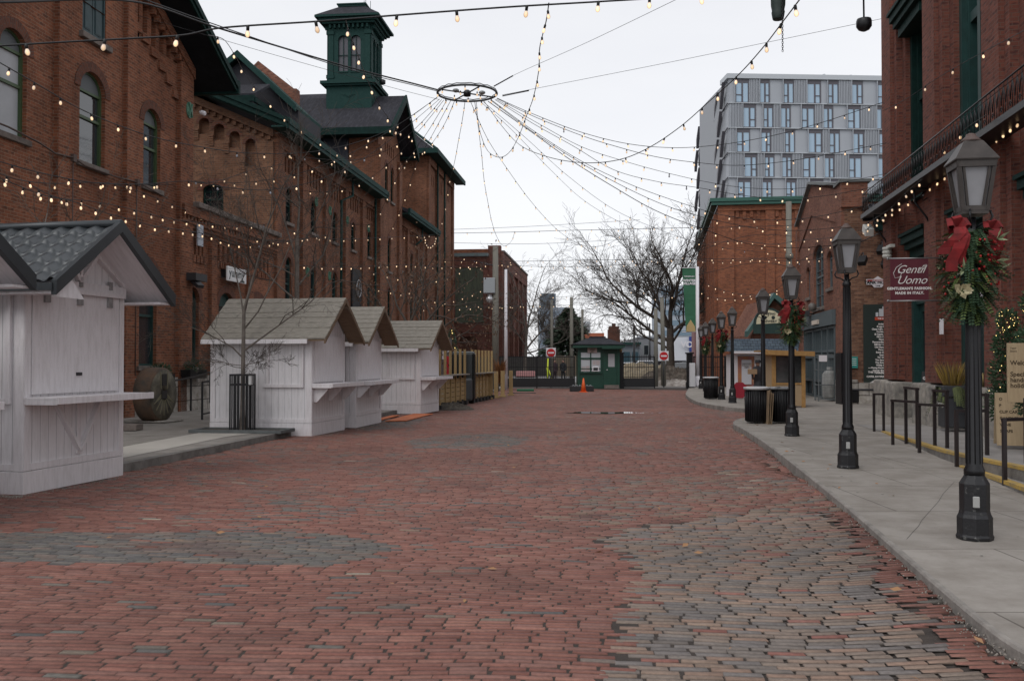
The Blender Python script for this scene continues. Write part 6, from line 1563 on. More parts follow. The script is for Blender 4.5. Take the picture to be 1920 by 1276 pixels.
tag(b.build('cardboard', mat('cardboard', (.30,.21,.13), .9, nscale=3), None, loc=(cb.x, cb.y, .12)), 'folded brown cardboard sheets wedged between the two near litter bins', 'cardboard')
cn = empty('traffic_cone', gr(1094, 735, 0), 0, 'orange traffic cone in front of the green gatehouse', 'traffic cone')
ORG = mat('cone_orange', (.75,.12,.02), .5); b = MB(); b.box(-.2,.2,-.2,.2,0,.04); b.build('base', ORG, cn, bevel=.01); b = MB(); b.lathe([(.14,.04),(.03,.72),(.02,.72)], n=16); b.build('body', ORG, cn)
bx = gr(1095, 733.5, 0)+Vector((-.1,.3,0)); e = empty('utility_crate', bx, 0, 'low black crate of cables at the gatehouse corner behind the cone', 'crate'); b = MB(); b.box(-.62,.62,-.3,.3,0,.27); b.build('crate', mat('crate_black', (.02,.02,.022), .7), e, bevel=.02)
b = MB(); 
for k in range(6): b.tube([(-.5+.18*k, -.1+.1*sin(k*2), .27), (-.45+.18*k, .05, .33), (-.38+.18*k, -.1, .28)], .02, 5)
b.build('cables', mat('cable_grey', (.3,.3,.32), .6), e)
q = gr(985, 733, 0); b = MB(); b.box(-.45,.45,-.2,.2,0,.12); tag(b.build('green_block', mat('plastic_green', (.01,.12,.06), .5), None, loc=q, bevel=.02), 'small flat green block on the paving below the left gate', 'block')
q = gr(978, 737, 0); b = MB(); b.box(-.7,.7,-.12,.12,0,.03); tag(b.build('drain_channel', IRON, None, loc=q), 'thin black drain channel plate in front of the left gate', 'drain')
# utility box by the lane wall
q = gr(1622, 757, .12); e = empty('utility_box', q, -RA, 'low black rectangular chest on the lane paving', 'chest'); b = MB(); b.box(-.6,.6,0,.6,.05,.45); b.build('body', IRON, e, bevel=.03); b = MB(); b.box(-.62,.62,-.03,.62,.45,.52); b.build('lid', IRONG, e, bevel=.02)
q = gr(1575, 757, .12); b = MB(); b.box(-.05,.12,-.3,.3,0,1.75); tag(b.build('leaning_panel', IRON, None, loc=q), 'tall thin black panel stood against the tank house corner', 'panel')

# ================================================================== signs and planters at the mill
CHALK = mat('chalkboard', (.02,.022,.024), .7)
q = gr(1738, 784, .2); e = empty('chalkboard_sign', q, FR.th+PI*0, 'slim tall leaning chalkboard with pale lettering beside the green door', 'sign')
lean = Matrix.Rotation(rad(-9), 4, 'X')
e.rotation_euler = (0, 0, -rad(38))
M_ = Matrix.Rotation(rad(-10), 4, 'X')
b = MB(); b.T = M_; b.box(-.16,.16,-.02,.02,0,1.15); b.build('frame', IRON, e, bevel=.006)
b = MB(); b.T = M_; b.box(-.13,.13,-.026,-.021,.06,1.1); bd = b.build('board', CHALK, e)
for k, t_ in enumerate(('GIFTS', 'ART', 'HOME', 'SALE', 'NOW', 'OPEN')):
    v = M_ @ Vector((0,-.03,.98-.165*k)); lettering(t_, .10, v, LW, bd, v=M_ @ Vector((0,0,1)), bold=.004)
# planter
q = gr(1795, 803, .22); pl = empty('tall_planter', q+Vector((.15,.5,0)), FR.th, 'square dark grey planter with golden grasses and trailing green', 'planter')
PLD = mat('planter_grey', (.035,.037,.042), .6)
b = MB(); b.prism([(-.24,-.24,0),(.24,-.24,0),(.24,.24,0),(-.24,.24,0)], (0,0,.62)); b.build('box', PLD, pl, bevel=.015); b = MB(); b.box(-.28,.28,-.28,.28,.64,.86); b.build('rim', PLD, pl, bevel=.015)
b = MB()
for k in range(5): b.box(-.2+.085*k,-.2+.085*k+.05,-.247,-.241,.42+RN.uniform(-.03,.03),.5)
b.build('white_lettering', WHITE, pl)
b = MB()
for k in range(420):
    a = RN.uniform(0,2*PI); r_ = RN.uniform(0,.2); d = Vector((cos(a)*.45, sin(a)*.45, 1)); leaf(b, Vector((r_*cos(a), r_*sin(a), .85)), d, RN.uniform(.3,.62), .007, 0 if RN.random() < .6 else 1)
b.build('grasses', [mat('golden_grass', (.36,.24,.05), .8), mat('brown_grass', (.16,.11,.05), .8)], pl)
b = MB()
for k in range(40): a = RN.uniform(0,2*PI); spray(b, Vector((.27*cos(a), .27*sin(a), .86)), Vector((cos(a)*.5, sin(a)*.5, -1)), RN.uniform(.25,.6), 12, 0, .01)
b.build('trailing_greens', mat('olive_green', (.10,.12,.045), .8), pl)
e = empty('bench_box', q+Vector((.75,.1,0)), FR.th, 'low dark grey box bench beside the square planter', 'box'); b = MB(); b.box(-.5,.5,-.2,.3,0,.42); b.build('body', PLD, e, bevel=.02)
# topiaries with fairy lights
FAIRY = bpy.data.materials.new('fairy_light'); FAIRY.use_nodes = True; pf = FAIRY.node_tree.nodes['Principled BSDF']; pf.inputs['Emission Color'].default_value = (1,.72,.25,1); pf.inputs['Emission Strength'].default_value = 1.8; pf.inputs['Base Color'].default_value = (1,.8,.4,1)
def topiary(loc, spec, lab, lights=90, seed=1, trunk=.35):
    RN.seed(seed); e = empty('topiary', loc, 0, lab, 'topiary', 'clipped evergreens by the mill door')
    b = MB(); b.tube([(0,0,0),(0,0,trunk+.2)], .035, 6); b.build('trunk', mat('pale_post', (.5,.48,.45), .7), e)
    b = MB()
    for (z, r, n) in spec: bush(b, (0,0,z), r, n, .07, sq=(1,1,1.1), w=.013)
    b.build('foliage', LEAFG, e)
    b = MB()
    for k in range(lights):
        z, r, n = spec[k % len(spec)] if k % 3 else spec[-1]; v = Vector((RN.gauss(0,1), RN.gauss(0,1), RN.gauss(0,1))).normalized(); b.blob(Vector((0,0,z))+v*r*1.04, .0075, 4, 3)
    b.build('fairy_lights', FAIRY, e)
    return e
topiary(gr(1880, 828, .3)+Vector((.15,.1,0)), [(.62,.33,1500),(1.1,.28,1200),(1.55,.22,900),(1.95,.16,500)], 'lit topiary with stacked round tiers left of the welcome board', 80, 4)
topiary(gr(1925, 842, .35)+Vector((.35,.3,0)), [(.8,.36,1500),(1.5,.30,1300),(2.1,.22,900)], 'tall lit evergreen cut by the right frame edge', 120, 5)
RN.seed(8)
q = at(1889, 742, 13.2); wbd = empty('welcome_board', (q.x, q.y, .35), -rad(6), 'pale wooden welcome board on a post, cut by the right frame edge', 'sign')
b = MB(); z0, z1 = 1.6-.35-.28+.07, 1.6-.35+.27; z0 = at(1889, 754, 13.2).z-.35; z1 = at(1889, 643, 13.2).z-.35; b.box(0,.62,-.02,.02,z0,z1); b.build('board', PALEWOOD, wbd, bevel=.005)
b = MB(); b.box(.28,.33,.02,.06,0,z1-.1); b.build('post', PALEWOOD, wbd)
INK = mat('brown_ink', (.06,.04,.02), .8)
for k, (t_, dz) in enumerate((('Welcome to', .34), ('Special', .50), ('handmade', .58), ('holidays', .66))): lettering(t_, .088, (.03, -.022, z1-(z1-z0)*dz*1.2+.06), INK, wbd, align='LEFT', bold=.002)
lettering('Your\nStore', .04, (.03, -.022, z1-.09), INK, wbd, align='LEFT')
q = gr(1893, 833, .3); ab_ = empty('sandwich_board', q, -rad(20), 'pale plywood sandwich board standing below the welcome board', 'sign')
for s, nm in ((1, 'front_panel'), (-1, 'back_panel')):
    b = MB(); b.T = Matrix.Rotation(rad(-13*s), 4, 'X') ; b.box(-.2,.22,-.01+(0 if s > 0 else .0),.012,0,.82)
    o = b.build(nm, PALEWOOD, ab_); o.location = (0, -.2*s, 0)
    if s > 0:
        M_ = Matrix.Rotation(rad(-13), 4, 'X')
        for k, t_ in enumerate(('O', 'P', 'CLIP CARDS', 'CANDLES', 'WINE', 'SOAPS')): v = M_ @ Vector((-.15,-.013,.72-.10*k)); lettering(t_, .06, v, INK, o, v=M_ @ Vector((0,0,1)), align='LEFT', bold=.002)
# hanging things at the top right
hl = empty('hanging_fixture', at(1620, 50, 14), 0, 'black round fixture hanging on a long rod at top right', 'light fixture')
b = MB(); b.lathe([(.05,.12),(.10,.11),(.11,.08),(.11,.0),(.08,-.045),(.03,-.07)], n=20); b.build('shade', IRON, hl); b = MB(); b.tube([(0,0,.1),(-.015,0,at(1620,-160,14).z-hl.location.z)], .014, 6); b.build('rod', IRON, hl)
p = at(1459, 20, 14); hg = empty('hanging_bucket', p, 0, 'dark green bucket hanging at the top edge of the view', 'bucket'); b = MB(); b.lathe([(.05,-.09),(.055,-.08),(.065,-.02),(.06,0),(.07,.05),(.075,.22),(.06,.24)], n=14); b.v = [v*1.5 for v in b.v]; b.tube([(0,0,.33),(0,0,at(1459,-160,14).z-p.z)], .008, 4); b.build('body', mat('bucket_dark', (.02,.035,.03), .6, nscale=20), hg)
p = at(1467, 20, 13.9); b = MB()
for k in range(26):
    z = .16-k*.03; R_ = .012; ax = (1,0) if k % 2 else (0,1)
    b.tube([(ax[0]*R_*cos(t*PI/3), ax[1]*R_*cos(t*PI/3), z+.022*sin(t*PI/3)) for t in range(7)], .004, 4, caps=False)
tag(b.build('hanging_chain', IRONG, None, loc=p), 'loose dark chain dangling beside the bucket at the top edge', 'chain')

# ================================================================== gate, gatehouse and signs
GY = 56.0
gx = lambda px: at(px, 700, GY).x
def gate(px0, px1, lab, panels=True, z0=0.0, group='black iron gates across the street end'):
    x0, x1 = gx(px0), gx(px1); e = empty('iron_gate', (x0, GY, 0), 0, lab, 'gate', group); w = x1-x0; h = 1.86
    b = MB(); b.box(0, w, -.03, .03, h-.06, h-.01); b.box(0, w, -.025, .025, 1.2, 1.24); b.box(0, w, -.025, .025, .62, .66)
    n = int(w/.13)
    b.box(0,.06,-.035,.035,0,h); b.box(w-.06,w,-.035,.035,0,h); 
    if w > 3: b.box(w/2-.04, w/2+.04, -.036, .036, 0, h+.02)
    b.build('frame', IRON, e)
    b = MB()
    for k in range(n): x = .1+(w-.2)*k/max(1,n-1); b.box(x-.012, x+.012, -.012, .012, .56 if panels else .05, h+.08)
    b.build('bars', IRON, e)
    if panels: b = MB(); b.box(.05, w-.05, -.02, .02, .06, .58); b.build('kick_panel', mat('gate_black', (.012,.012,.014), .6), e)
    return e
gate(935, 1078, 'long left iron gate with black kick panel, left of the gatehouse')
gate(1166, 1228, 'iron gate leaf between the gatehouse and the open gap')
gate(1300, 1420, 'iron fence run behind the lamp posts on the right', False)
for px, lab in ((1163, 'gate pier'), (1293, 'gate pier')):
    x = gx(px); e = empty('gate_pier', (x, GY, 0), 0, 'black square gate pier hard right of the gatehouse' if px < 1200 else 'black square gate pier right of the open gap', 'pier', 'black gate piers')
    b = MB(); b.box(-.16,.16,-.16,.16,0,2.0); b.build('shaft', IRON, e); b = MB(); b.box(-.22,.22,-.22,.22,2.0,2.08); b.box(-.2,.2,-.2,.2,0,.35); b.build('cap', IRON, e)
    if px < 1200: b = MB(); b.lathe([(.1,2.08),(.13,2.3),(.05,2.42)], n=10); b.build('lamp', mat('brass_lamp', (.25,.17,.08), .5), e)
gh = empty('gatehouse', (gx(1083), GY-.3, 0), rad(-1), 'small dark green wooden gatehouse with hipped shingle roof', 'gatehouse'); GW = gx(1160)-gx(1083); GD = 2.0
GHG = mat('gatehouse_green', (.008,.055,.035), .5, nscale=2, namt=.25)
b = MB(); b.box(0, GW, 0, GD, .0, 2.35); b.box(-.04, GW+.04, -.04, GD, 0, .14)
for x in (0, 1.5, GW-.1): b.box(x-.02, x+.12, -.045, -.001, .14, 2.35)
b.build('walls', GHG, gh)
b = MB(); b.box(-.3, GW+.3, -.35, GD+.3, 2.35, 2.52); b.box(1.35, GW+.1, -.55, -.35, 2.28, 2.45); b.build('eaves', GHG, gh)
b = MB(); b.prism([(-.35,-.4,2.53),(GW+.35,-.4,2.53),(GW+.35,GD+.35,2.53),(-.35,GD+.35,2.53)], (0,0,.02)); 
b.poly([(-.35,-.4,2.56),(GW+.35,-.4,2.56),(GW*.68,.9,2.98),(GW*.32,.9,2.98)]); b.poly([(-.35,-.4,2.56),(GW*.32,.9,2.98),(-.35,GD+.3,2.56)]); b.poly([(GW+.35,-.4,2.56),(GW+.35,GD+.3,2.56),(GW*.68,.9,2.98)]); b.poly([(-.35,GD+.3,2.56),(GW*.32,.9,2.98),(GW*.68,.9,2.98),(GW+.35,GD+.3,2.56)]); b.box(GW*.3, GW*.7, .8, 1.0, 2.97, 3.03)
b.build('roof', SLATE, gh)
b = MB(); b.box(.12,1.38,-.05,-.001,1.12,1.16); 
for x in (.14,.74,1.34): b.box(x-.04,x+.03,-.06,-.001,.95,2.1)
b.box(.12,1.38,-.06,-.001,1.68,1.78); b.box(.1,1.4,-.09,-.001,.88,.95); wn_ = b.build('window', GHG, gh)
for x0_, x1_, z0_, z1_ in ((.17,.70,.97,1.68),(.77,1.3,.97,1.68),(.17,1.3,1.78,2.08)): b = MB(); b.box(x0_,x1_,-.02,-.0015,z0_,z1_); b.build('pane', mat('pale_reflection', (.45,.47,.50), .15), wn_)
b = MB(); b.box(.83,1.2,-.12,-.001,.98,1.26); ac = b.build('air_conditioner', WHITE, gh, bevel=.01); b = MB(); b.box(.88,1.15,-.125,-.121,1.03,1.21); b.build('grille', IRONG, ac)
b = MB(); b.box(.22,.42,-.03,-.021,1.0,1.25); b.box(.45,.68,-.03,-.021,1.0,1.3); b.box(.85,1.02,-.03,-.021,1.35,1.6); b.box(1.05,1.25,-.03,-.021,1.35,1.62); b.build('notice', mat('notice_paper', (.42,.36,.36), .8), gh)
b = MB(); b.box(.55,1.1,-.08,-.05,2.06,2.36); sg = b.build('sign_board', mat('sign_pinkish', (.38,.30,.28), .7), gh, bevel=.01)
for k, t_ in enumerate(('PARKING', 'PERMITS', 'INFO')): lettering(t_, .08, (.825,-.084,2.29-.09*k), INK, sg, bold=.003)
b = MB(); b.box(1.62,2.24,-.03,-.001,.2,2.1); dr = b.build('door', GHG, gh); b = MB(); b.box(1.75,2.12,-.036,-.031,1.25,2.0); b.build('pane', mat('pale_reflection2', (.40,.40,.42), .15), dr); b = MB(); b.lathe([(.03,0),(.03,.05)], (1.68,-.07,1.05), 8); b.build('handle', WHITE, dr)
b = MB(); b.box(1.5,2.35,-.5,-.05,0,.1); b.box(1.5,2.35,-.3,-.05,.1,.2); b.build('door_step', SILL, gh)
def noentry(px, py, Y, lab):
    p = at(px, py, Y); e = empty('no_entry_sign', (p.x, Y, 0), 0, lab, 'sign', 'no entry signs at the gate'); s = .29
    b = MB(); b.box(-s,s,-.02,.0,p.z-s,p.z+s); b.build('board', WHITE, e, bevel=.01); b = MB(); n = 24
    b.prism([(.25*cos(2*PI*k/n),-.03,p.z+.25*sin(2*PI*k/n)) for k in range(n)], (0,.009,0)); b.build('red_disc', mat('sign_red3', (.5,.01,.015), .5), e)
    b = MB(); b.box(-.18,.18,-.036,-.031,p.z-.045,p.z+.045); b.build('white_bar', WHITE, e); b = MB(); b.tube([(0,.02,0),(0,.02,p.z)], .03, 6); b.build('post', IRONG, e)
noentry(1033, 661, 57, 'left no entry sign above the long gate'); noentry(1244.5, 667, 57.5, 'right no entry sign in the open gap')
# utility poles
def pole(px, pyt, Y, r, lab, m=POLEWOOD, z0=0, lean=0):
    p = at(px, pyt, Y); b = MB(); b.tube([(0,0,z0),(lean,0,p.z)], [r*1.15, r*.85], 10); o = b.build('utility_pole', m, None, loc=(p.x, Y, 0)); return tag(o, lab, 'utility pole', 'poles around the street end'), p.z
up1, zt_ = pole(929, 462, 50, .17, 'tall pale wooden pole with grey transformer box left of the gate')
b = MB(); b.box(-.62,-.02,-.25,.25,zt_-2.45,zt_-1.65); tf = b.build('transformer_box', mat('grey_cabinet', (.33,.36,.38), .5), up1, bevel=.03)
b = MB(); b.tube([(-.1,0,zt_-1.0),(-.5,0,zt_-.9),(-.8,0,zt_-.85)], .03, 5); b.build('bracket', IRONG, up1)
b = MB(); b.blob((-.3,0,zt_-2.75), .2, 12, 8); b.lathe([(.12,zt_-2.65),(.12,zt_-2.5)], (-.3,0,0), 10); b.build('globe_lamp', mat('globe_glass', (.55,.56,.58), .1, metal=.4), up1)
pole(948.5, 505, 53, .09, 'slim white flagpole in front of the dark brick factory', WHITE)
pole(1034.5, 562, 66, .10, 'wooden pole behind the left no entry sign'); pole(1071.5, 557, 62, .12, 'thick wooden pole left of the gatehouse roof'); pole(1092, 580, 70, .10, 'shorter wooden pole just behind the gatehouse')
pole(1229.5, 578, 60, .13, 'wooden pole in front of the large bare tree, left one of two'); pole(1244, 557, 61, .14, 'taller wooden pole in front of the large bare tree, right one of two', lean=-.1)
pole(1189, 610, 100, .12, 'distant thin street pole above the parked cars', IRONG); pole(1218, 606, 118, .12, 'faint distant pole before the grey office', IRONG)
# banner on its white pole
pb_ = gr(1300, 728, .12); e = empty('street_banner', (gx(1302), GY-1, .12), 0, 'tall green street banner on a white pole by the open gap', 'banner')
zT_ = at(1302, 500, GY-1).z-.12; b = MB(); b.tube([(0,0,0),(-.0,0,zT_)], .10, 10); b.lathe([(.3,0),(.28,.1),(.16,.35),(.12,.6)], n=12); b.build('pole', WHITE, e)
zb0, zb1 = at(1302, 622, GY-1).z-.12, at(1302, 502, GY-1).z-.12; b = MB(); nseg = 12
for k in range(nseg):
    za, zb_ = zb1+(zb0-zb1)*k/nseg, zb1+(zb0-zb1)*(k+1)/nseg; b.prism([(-.86+.2*k/nseg,.03*sin(k),za),(-.1,0,za),(-.1,0,zb_),(-.86+.2*(k+1)/nseg,.03*sin(k+1),zb_)], (0,.01,0))
cl = b.build('cloth', mat('banner_green', (.035,.14,.075), .8, nscale=2, namt=.2), e)
lettering('THE DISTILLERY', .085, (-.46,-.045,zb1-.5), WHITE, cl, bold=.003); lettering('WINTER\nVILLAGE', .19, (-.46,-.045,zb1-.82), WHITE, cl, bold=.008, line=.9)
b = MB(); b.prism([(-.66+.03*0,-.04,zb0+.02),(-.62,-.04,zb0+.35),(-.4,-.04,zb0+.7),(-.15,-.04,zb0+.3),(-.12,-.04,zb0+.02)], (0,.008,0)); b.build('gold_peak', mat('peak_tan', (.45,.33,.15), .8), cl)
b = MB(); 
for s in (zb0, zb1): b.tube([(-.9,0,s),(0,0,s)], .02, 5)
b.build('rod', WHITE, e)
for z0_, x0_ in ((1.0,-.55),):
    b = MB(); b.box(-.55,-.25,-.6,-.3,.0,1.35); 
tag(b.build('service_pillar', mat('white_cabinet', (.6,.6,.62), .5), None, loc=(gx(1302), GY-1, .12), bevel=.02), 'small white cabinet beside the banner pole foot', 'cabinet')

# ================================================================== slatted patio fence
fa = gr(824, 768, 0); fb_ = gr(922, 747, 0); fc = gr(962, 741, 0)
def fence(p, q, lab, n, z0=.15, upper=True, slat=True):
    e = empty('patio_fence', (p.x, p.y, 0), math.atan2(q.y-p.y, q.x-p.x), lab, 'fence', 'treated timber patio fencing'); L = (q-p).length
    for k in range(n):
        x = L*k/(n-1); b = MB(); b.box(x-.04,x+.04,-.04,.04,z0,2.02 if upper else 1.12); b.build('post', PINE, e)
        b = MB(); b.box(x-.14,x+.14,-.10,.10,0,z0); b.build('foot_block', mat('black_foot', (.02,.02,.02), .8), e)
    if slat:
        for k in range(n-1):
            b = MB()
            for j in range(5): b.box(L*k/(n-1)+.05, L*(k+1)/(n-1)-.05, .0, .03, .2+j*.16, .34+j*.16)
            b.build('slats', PINE, e)
    b = MB(); b.box(-.1, L+.1, -.18, .14, 1.09, 1.13); b.build('counter_top', GREYWOOD, e)
    return e
fence(fa, fa.lerp(fb_, .42), 'near slatted patio fence panel beside the farthest booth', 6)
fence(fa.lerp(fb_, .56), fb_, 'far slatted patio fence panel with tall upper posts', 7)
for i, t in enumerate((.0,.3,.6,1)):
    p = fb_.lerp(fc, t)+Vector((-.1,-.6*(1-t),0)); b = MB(); b.box(-.09,.09,-.09,.09,0,1.15); b.box(-.15,.15,-.15,.15,0,.07); tag(b.build('timber_post', PINE, None, loc=p, bevel=.006), 'square timber post, %s of four at the end of the patio fence' % ('leftmost', 'second from left', 'third from left', 'rightmost')[i], 'post', 'timber posts beyond the patio fence')
p = fa.lerp(fb_, .49); e = empty('patio_heater_cabinet', (p.x-.3, p.y+.4, 0), rad(0), 'glossy black cabinet standing in the gap of the patio fence', 'cabinet')
b = MB(); b.box(-.6,.55,-.35,.35,.1,1.95); b.build('body', mat('black_vinyl', (.012,.016,.016), .25), e, bevel=.12); b = MB(); b.box(-.35,.45,-.55,-.36,.1,.95); b.build('lower_bin', mat('grey_plastic', (.06,.065,.07), .5), e, bevel=.08)
p = fa+Vector((-.3,3.0,0)); e = empty('patio_kiosk', (p.x, p.y, 0), rad(75), 'weathered grey kiosk panel with white paper signs behind the patio fence', 'kiosk')
b = MB(); b.box(-.2,1.6,0,.3,.6,2.45); b.build('panel', mat('kiosk_grey', (.13,.12,.12), .8), e); 
for x, z in ((.35,2.0),(.5,1.65),(1.1,1.9)): b = MB(); b.box(x,x+.25,-.02,-.001,z,z+.3); b.build('paper_sign', WHITE, e)
for i, (t, yy) in enumerate(((.12,.9),(.3,.9))):
    p = fa.lerp(fb_, t); b = MB(); b.prism([(-.2,0,.9),(.2,0,.9),(.15,0,1.75),(-.1,0,1.8)], (0,.25,0)); tag(b.build('red_cloth', mat('red_cloth', (.45,.015,.03), .8), None, loc=(p.x-.5, p.y+yy, 0)), 'bright red draped cloth behind the patio posts, %s one' % ('left','right')[i], 'cloth')
# mounds
def mound(loc, rx, ry, h, m, name, lab, seed, n=26):
    RN.seed(seed); b = MB(); g = {}
    for i in range(n+1):
        for j in range(n+1):
            u, v = 2*i/n-1, 2*j/n-1; r_ = math.hypot(u, v); z = max(0, 1-r_*r_)**.8*h*(.7+.5*RN.random()) if r_ < 1 else -.02
            g[i, j] = b.add((u*rx+RN.uniform(-.3,.3)*rx/n*2, v*ry, z))
    for i in range(n):
        for j in range(n): b.face((g[i,j], g[i+1,j], g[i+1,j+1], g[i,j+1]))
    return tag(b.build(name, m, None, loc=loc), lab, 'mound')
MUD = mat('mud', (.11,.095,.075), .95, nscale=4, col2=(.05,.045,.04), bump=1, bscale=12)
mound(gr(840, 768, 0)+Vector((.0,.3,-.01)), .85, .5, .22, MUD, 'dirt_mound', 'low mound of mud and gravel at the foot of the patio fence', 3)
q = gr(1253, 722, 0); mound(Vector((at(1256,700,64).x, 64, -.03)), 2.3, 1.6, 1.15, mat('old_rubble', (.17,.14,.115), .95, nscale=3, col2=(.07,.06,.05), bump=1, bscale=8), 'dirt_mound', 'brown heap of rubble at the foot of the large bare tree', 4, 34)
mound(Vector((at(1263,700,61.5).x, 61.5, -.03)), 1.7, .7, .42, mat('dirty_snow', (.42,.39,.36), .8, nscale=3, col2=(.2,.17,.15), bump=.8, bscale=9), 'snow_pile', 'dirty grey snow in front of the rubble heap', 5)
mound(Vector((at(1198,700,85).x, 85, -.03)), 5, 3, 1.3, mat('straw_ground', (.40,.34,.24), .95, nscale=2, col2=(.22,.18,.13)), 'gravel_bank', 'pale tan gravel bank behind the right gate leaf', 6)
b = MB(); q = at(1000, 700, 70); b.box(-3.2,3.6,0,.5,0,.45); tag(b.build('road_barrier', mat('barrier_white', (.55,.55,.56), .7), None, loc=(q.x, 70, 0), bevel=.05), 'long low pale road barrier behind the left gate', 'barrier')
b = MB(); q = at(991, 700, 69); b.box(-.9,.5,0,.3,.45,.85); tag(b.build('striped_barrier', mat('pink_barrier', (.6,.3,.3), .7), None, loc=(q.x, 69.9, 0), bevel=.05), 'pinkish white barrier block lying on the pale road barrier', 'barrier')
b = MB(); q = at(1030, 700, 75)
b.box(-6,4,0,.1,0,1.9); tag(b.build('board_fence', mat('dark_hoarding', (.10,.095,.09), .8, nscale=3), None, loc=(q.x-1, 78, 0)), 'dark board fence beyond the left gate', 'fence')
b = MB(); b.box(-.7,3.0,0,.1,0,2.0); tag(b.build('plank_fence', mat('tan_planks', (.20,.165,.12), .9, nscale=9, stretch=(8,8,.5)), None, loc=(at(1050,700,76).x, 76, 0)), 'brownish plank fence left of the gatehouse beyond the gate', 'fence')
q = at(1026, 700, 62); b = MB(); b.tube([(0,0,0),(.05,0,1.75)], .05, 6); b.tube([(.1,.3,0),(-.05,0,1.2)], .03, 5); b.tube([(.4,0,0),(.12,0,1.0)], .03, 5); tag(b.build('survey_tripod', mat('hi_vis', (.65,.75,.05), .5), None, loc=(q.x, 62, 0)), 'bright yellow tripod stand behind the left gate', 'tripod')

# ================================================================== kiosks on the right
k0 = at(1378, 735, 39); KX = at(1440, 700, 39).x-k0.x
ki_ = empty('tiled_kiosk', (k0.x, 39, .12), 0, 'white kiosk with blue grey tiled mansard roof and poster board', 'kiosk')
b = MB(); b.box(.1, KX+1.0, 0, 2, 0, 1.75); b.build('walls', WHITE, ki_)
zk0 = at(1400,658,39).z-.12; zk1 = at(1400,635,39).z-.12; b = MB(); 
b.prism([(-.2,-.45,zk0),(.0,-.05,zk1),(.0,2,zk1),(-.2,2.2,zk0)], (KX+1.3,0,0)); b.build('roof', brickmat('blue_tiles', (.12,.16,.20), (.09,.12,.16), (.04,.05,.06), bw=.2, rh=.14, ms=.02, dark=(.07,.1,.13)), ki_)
b = MB(); b.box(-.25, KX+1.1, -.5, -.4, zk0-.1, zk0); b.build('fascia', WHITE, ki_)
b = MB(); b.box(.12,.78,-.05,-.002,.35,1.66); po_ = b.build('poster_board', mat('poster_orange', (.45,.20,.07), .7, nscale=3, col2=(.3,.12,.12)), ki_)
b = MB(); b.box(.26,.66,-.08,-.051,.52,1.52); po2 = b.build('phone_poster', mat('poster_white', (.6,.6,.64), .6), po_, bevel=.02)
lettering('DISCOVER\nTORONTO\nHERE', .075, (.46,-.084,1.28), INK, po2, bold=.002)
b = MB()
for k in range(6): b.lathe([(.04,0),(.04,.004)], (.36+.1*(k % 2)*2*.9, 0, 0), 6)
b = MB(); b.box(.9, KX-.1, -.03, -.001, .1, 1.7); b.build('door', mat('kiosk_door', (.6,.61,.62), .6), ki_)
p = at(1387, 728, 37.5); b = MB(); n = 8; b.prism([(.33*cos(2*PI*(k+.5)/n),0,.33+.33*sin(2*PI*(k+.5)/n)) for k in range(n)], (0,.04,0)); tag(b.build('red_octagon_board', mat('sign_red4', (.35,.02,.04), .6), None, loc=(p.x, 37.5, .12)), 'dusky red octagonal board leaning at the foot of the tiled kiosk', 'sign')
e = empty('bicycle_rack', (at(1405,700,37.6).x, 37.6, .12), 0, 'small silver loop rack under the kiosk posters', 'rack'); 
for k in range(3): b = MB(); b.tube([(.25*k-.3+.16*cos(t*PI/6), 0, .25+.2*sin(t*PI/6)) for t in range(13)], .018, 5, caps=False); b.build('loop', ML, e)
wbp = at(1441, 745, 30.5); wb = empty('ticket_booth', (wbp.x, 30.5, .12), -rad(4), 'honey coloured timber ticket booth with wide glass front', 'booth')
WB = at(1515,700,30.5).x-wbp.x; HB = at(1480,660,30.5).z-.12
HON = wood('honey_timber', (.42,.24,.085), (.28,.15,.05), sc=(3,3,1)); TANP = mat('tan_panel', (.38,.27,.16), .8, nscale=1, namt=.1)
b = MB()
for x in (.12, WB-.22): b.box(x, x+.12, 0, .12, 0, HB); b.box(x, x+.12, 1.3, 1.42, 0, HB+.1)
b.box(.12,.24,.12,1.3,HB-.12,HB-.02); b.box(WB-.22,WB-.10,.12,1.3,HB-.12,HB-.02); b.box(.24, WB-.22, .01, .1, HB-.12, HB); b.box(.24, WB-.22, .01, .1, .72, .78); b.build('frame', HON, wb, bevel=.008)
b = MB(); b.box(.24, WB-.22, .03, .08, .05, .72); b.box(.14,.2,.12,1.3,.05,HB-.1); b.build('lower_panel', TANP, wb)
b = MB(); b.box(.24, WB-.22, .045, .06, .78, HB-.12); b.build('glass_front', mat('booth_glass', (.08,.075,.08), .06, spec=1, nscale=1.5, col2=(.03,.035,.035)), wb)
b = MB(); b.prism([(-.15,-.3,HB+.02),(WB+.12,-.3,HB-.03),(WB+.12,1.7,HB-.03),(-.15,1.7,HB+.02)], (0,0,.05)); b.prism([(-.15,-.33,HB-.08),(WB+.12,-.33,HB-.13),(WB+.12,-.3,HB-.13),(-.15,-.3,HB-.08)], (0,0,.14)); b.build('roof', HON, wb)
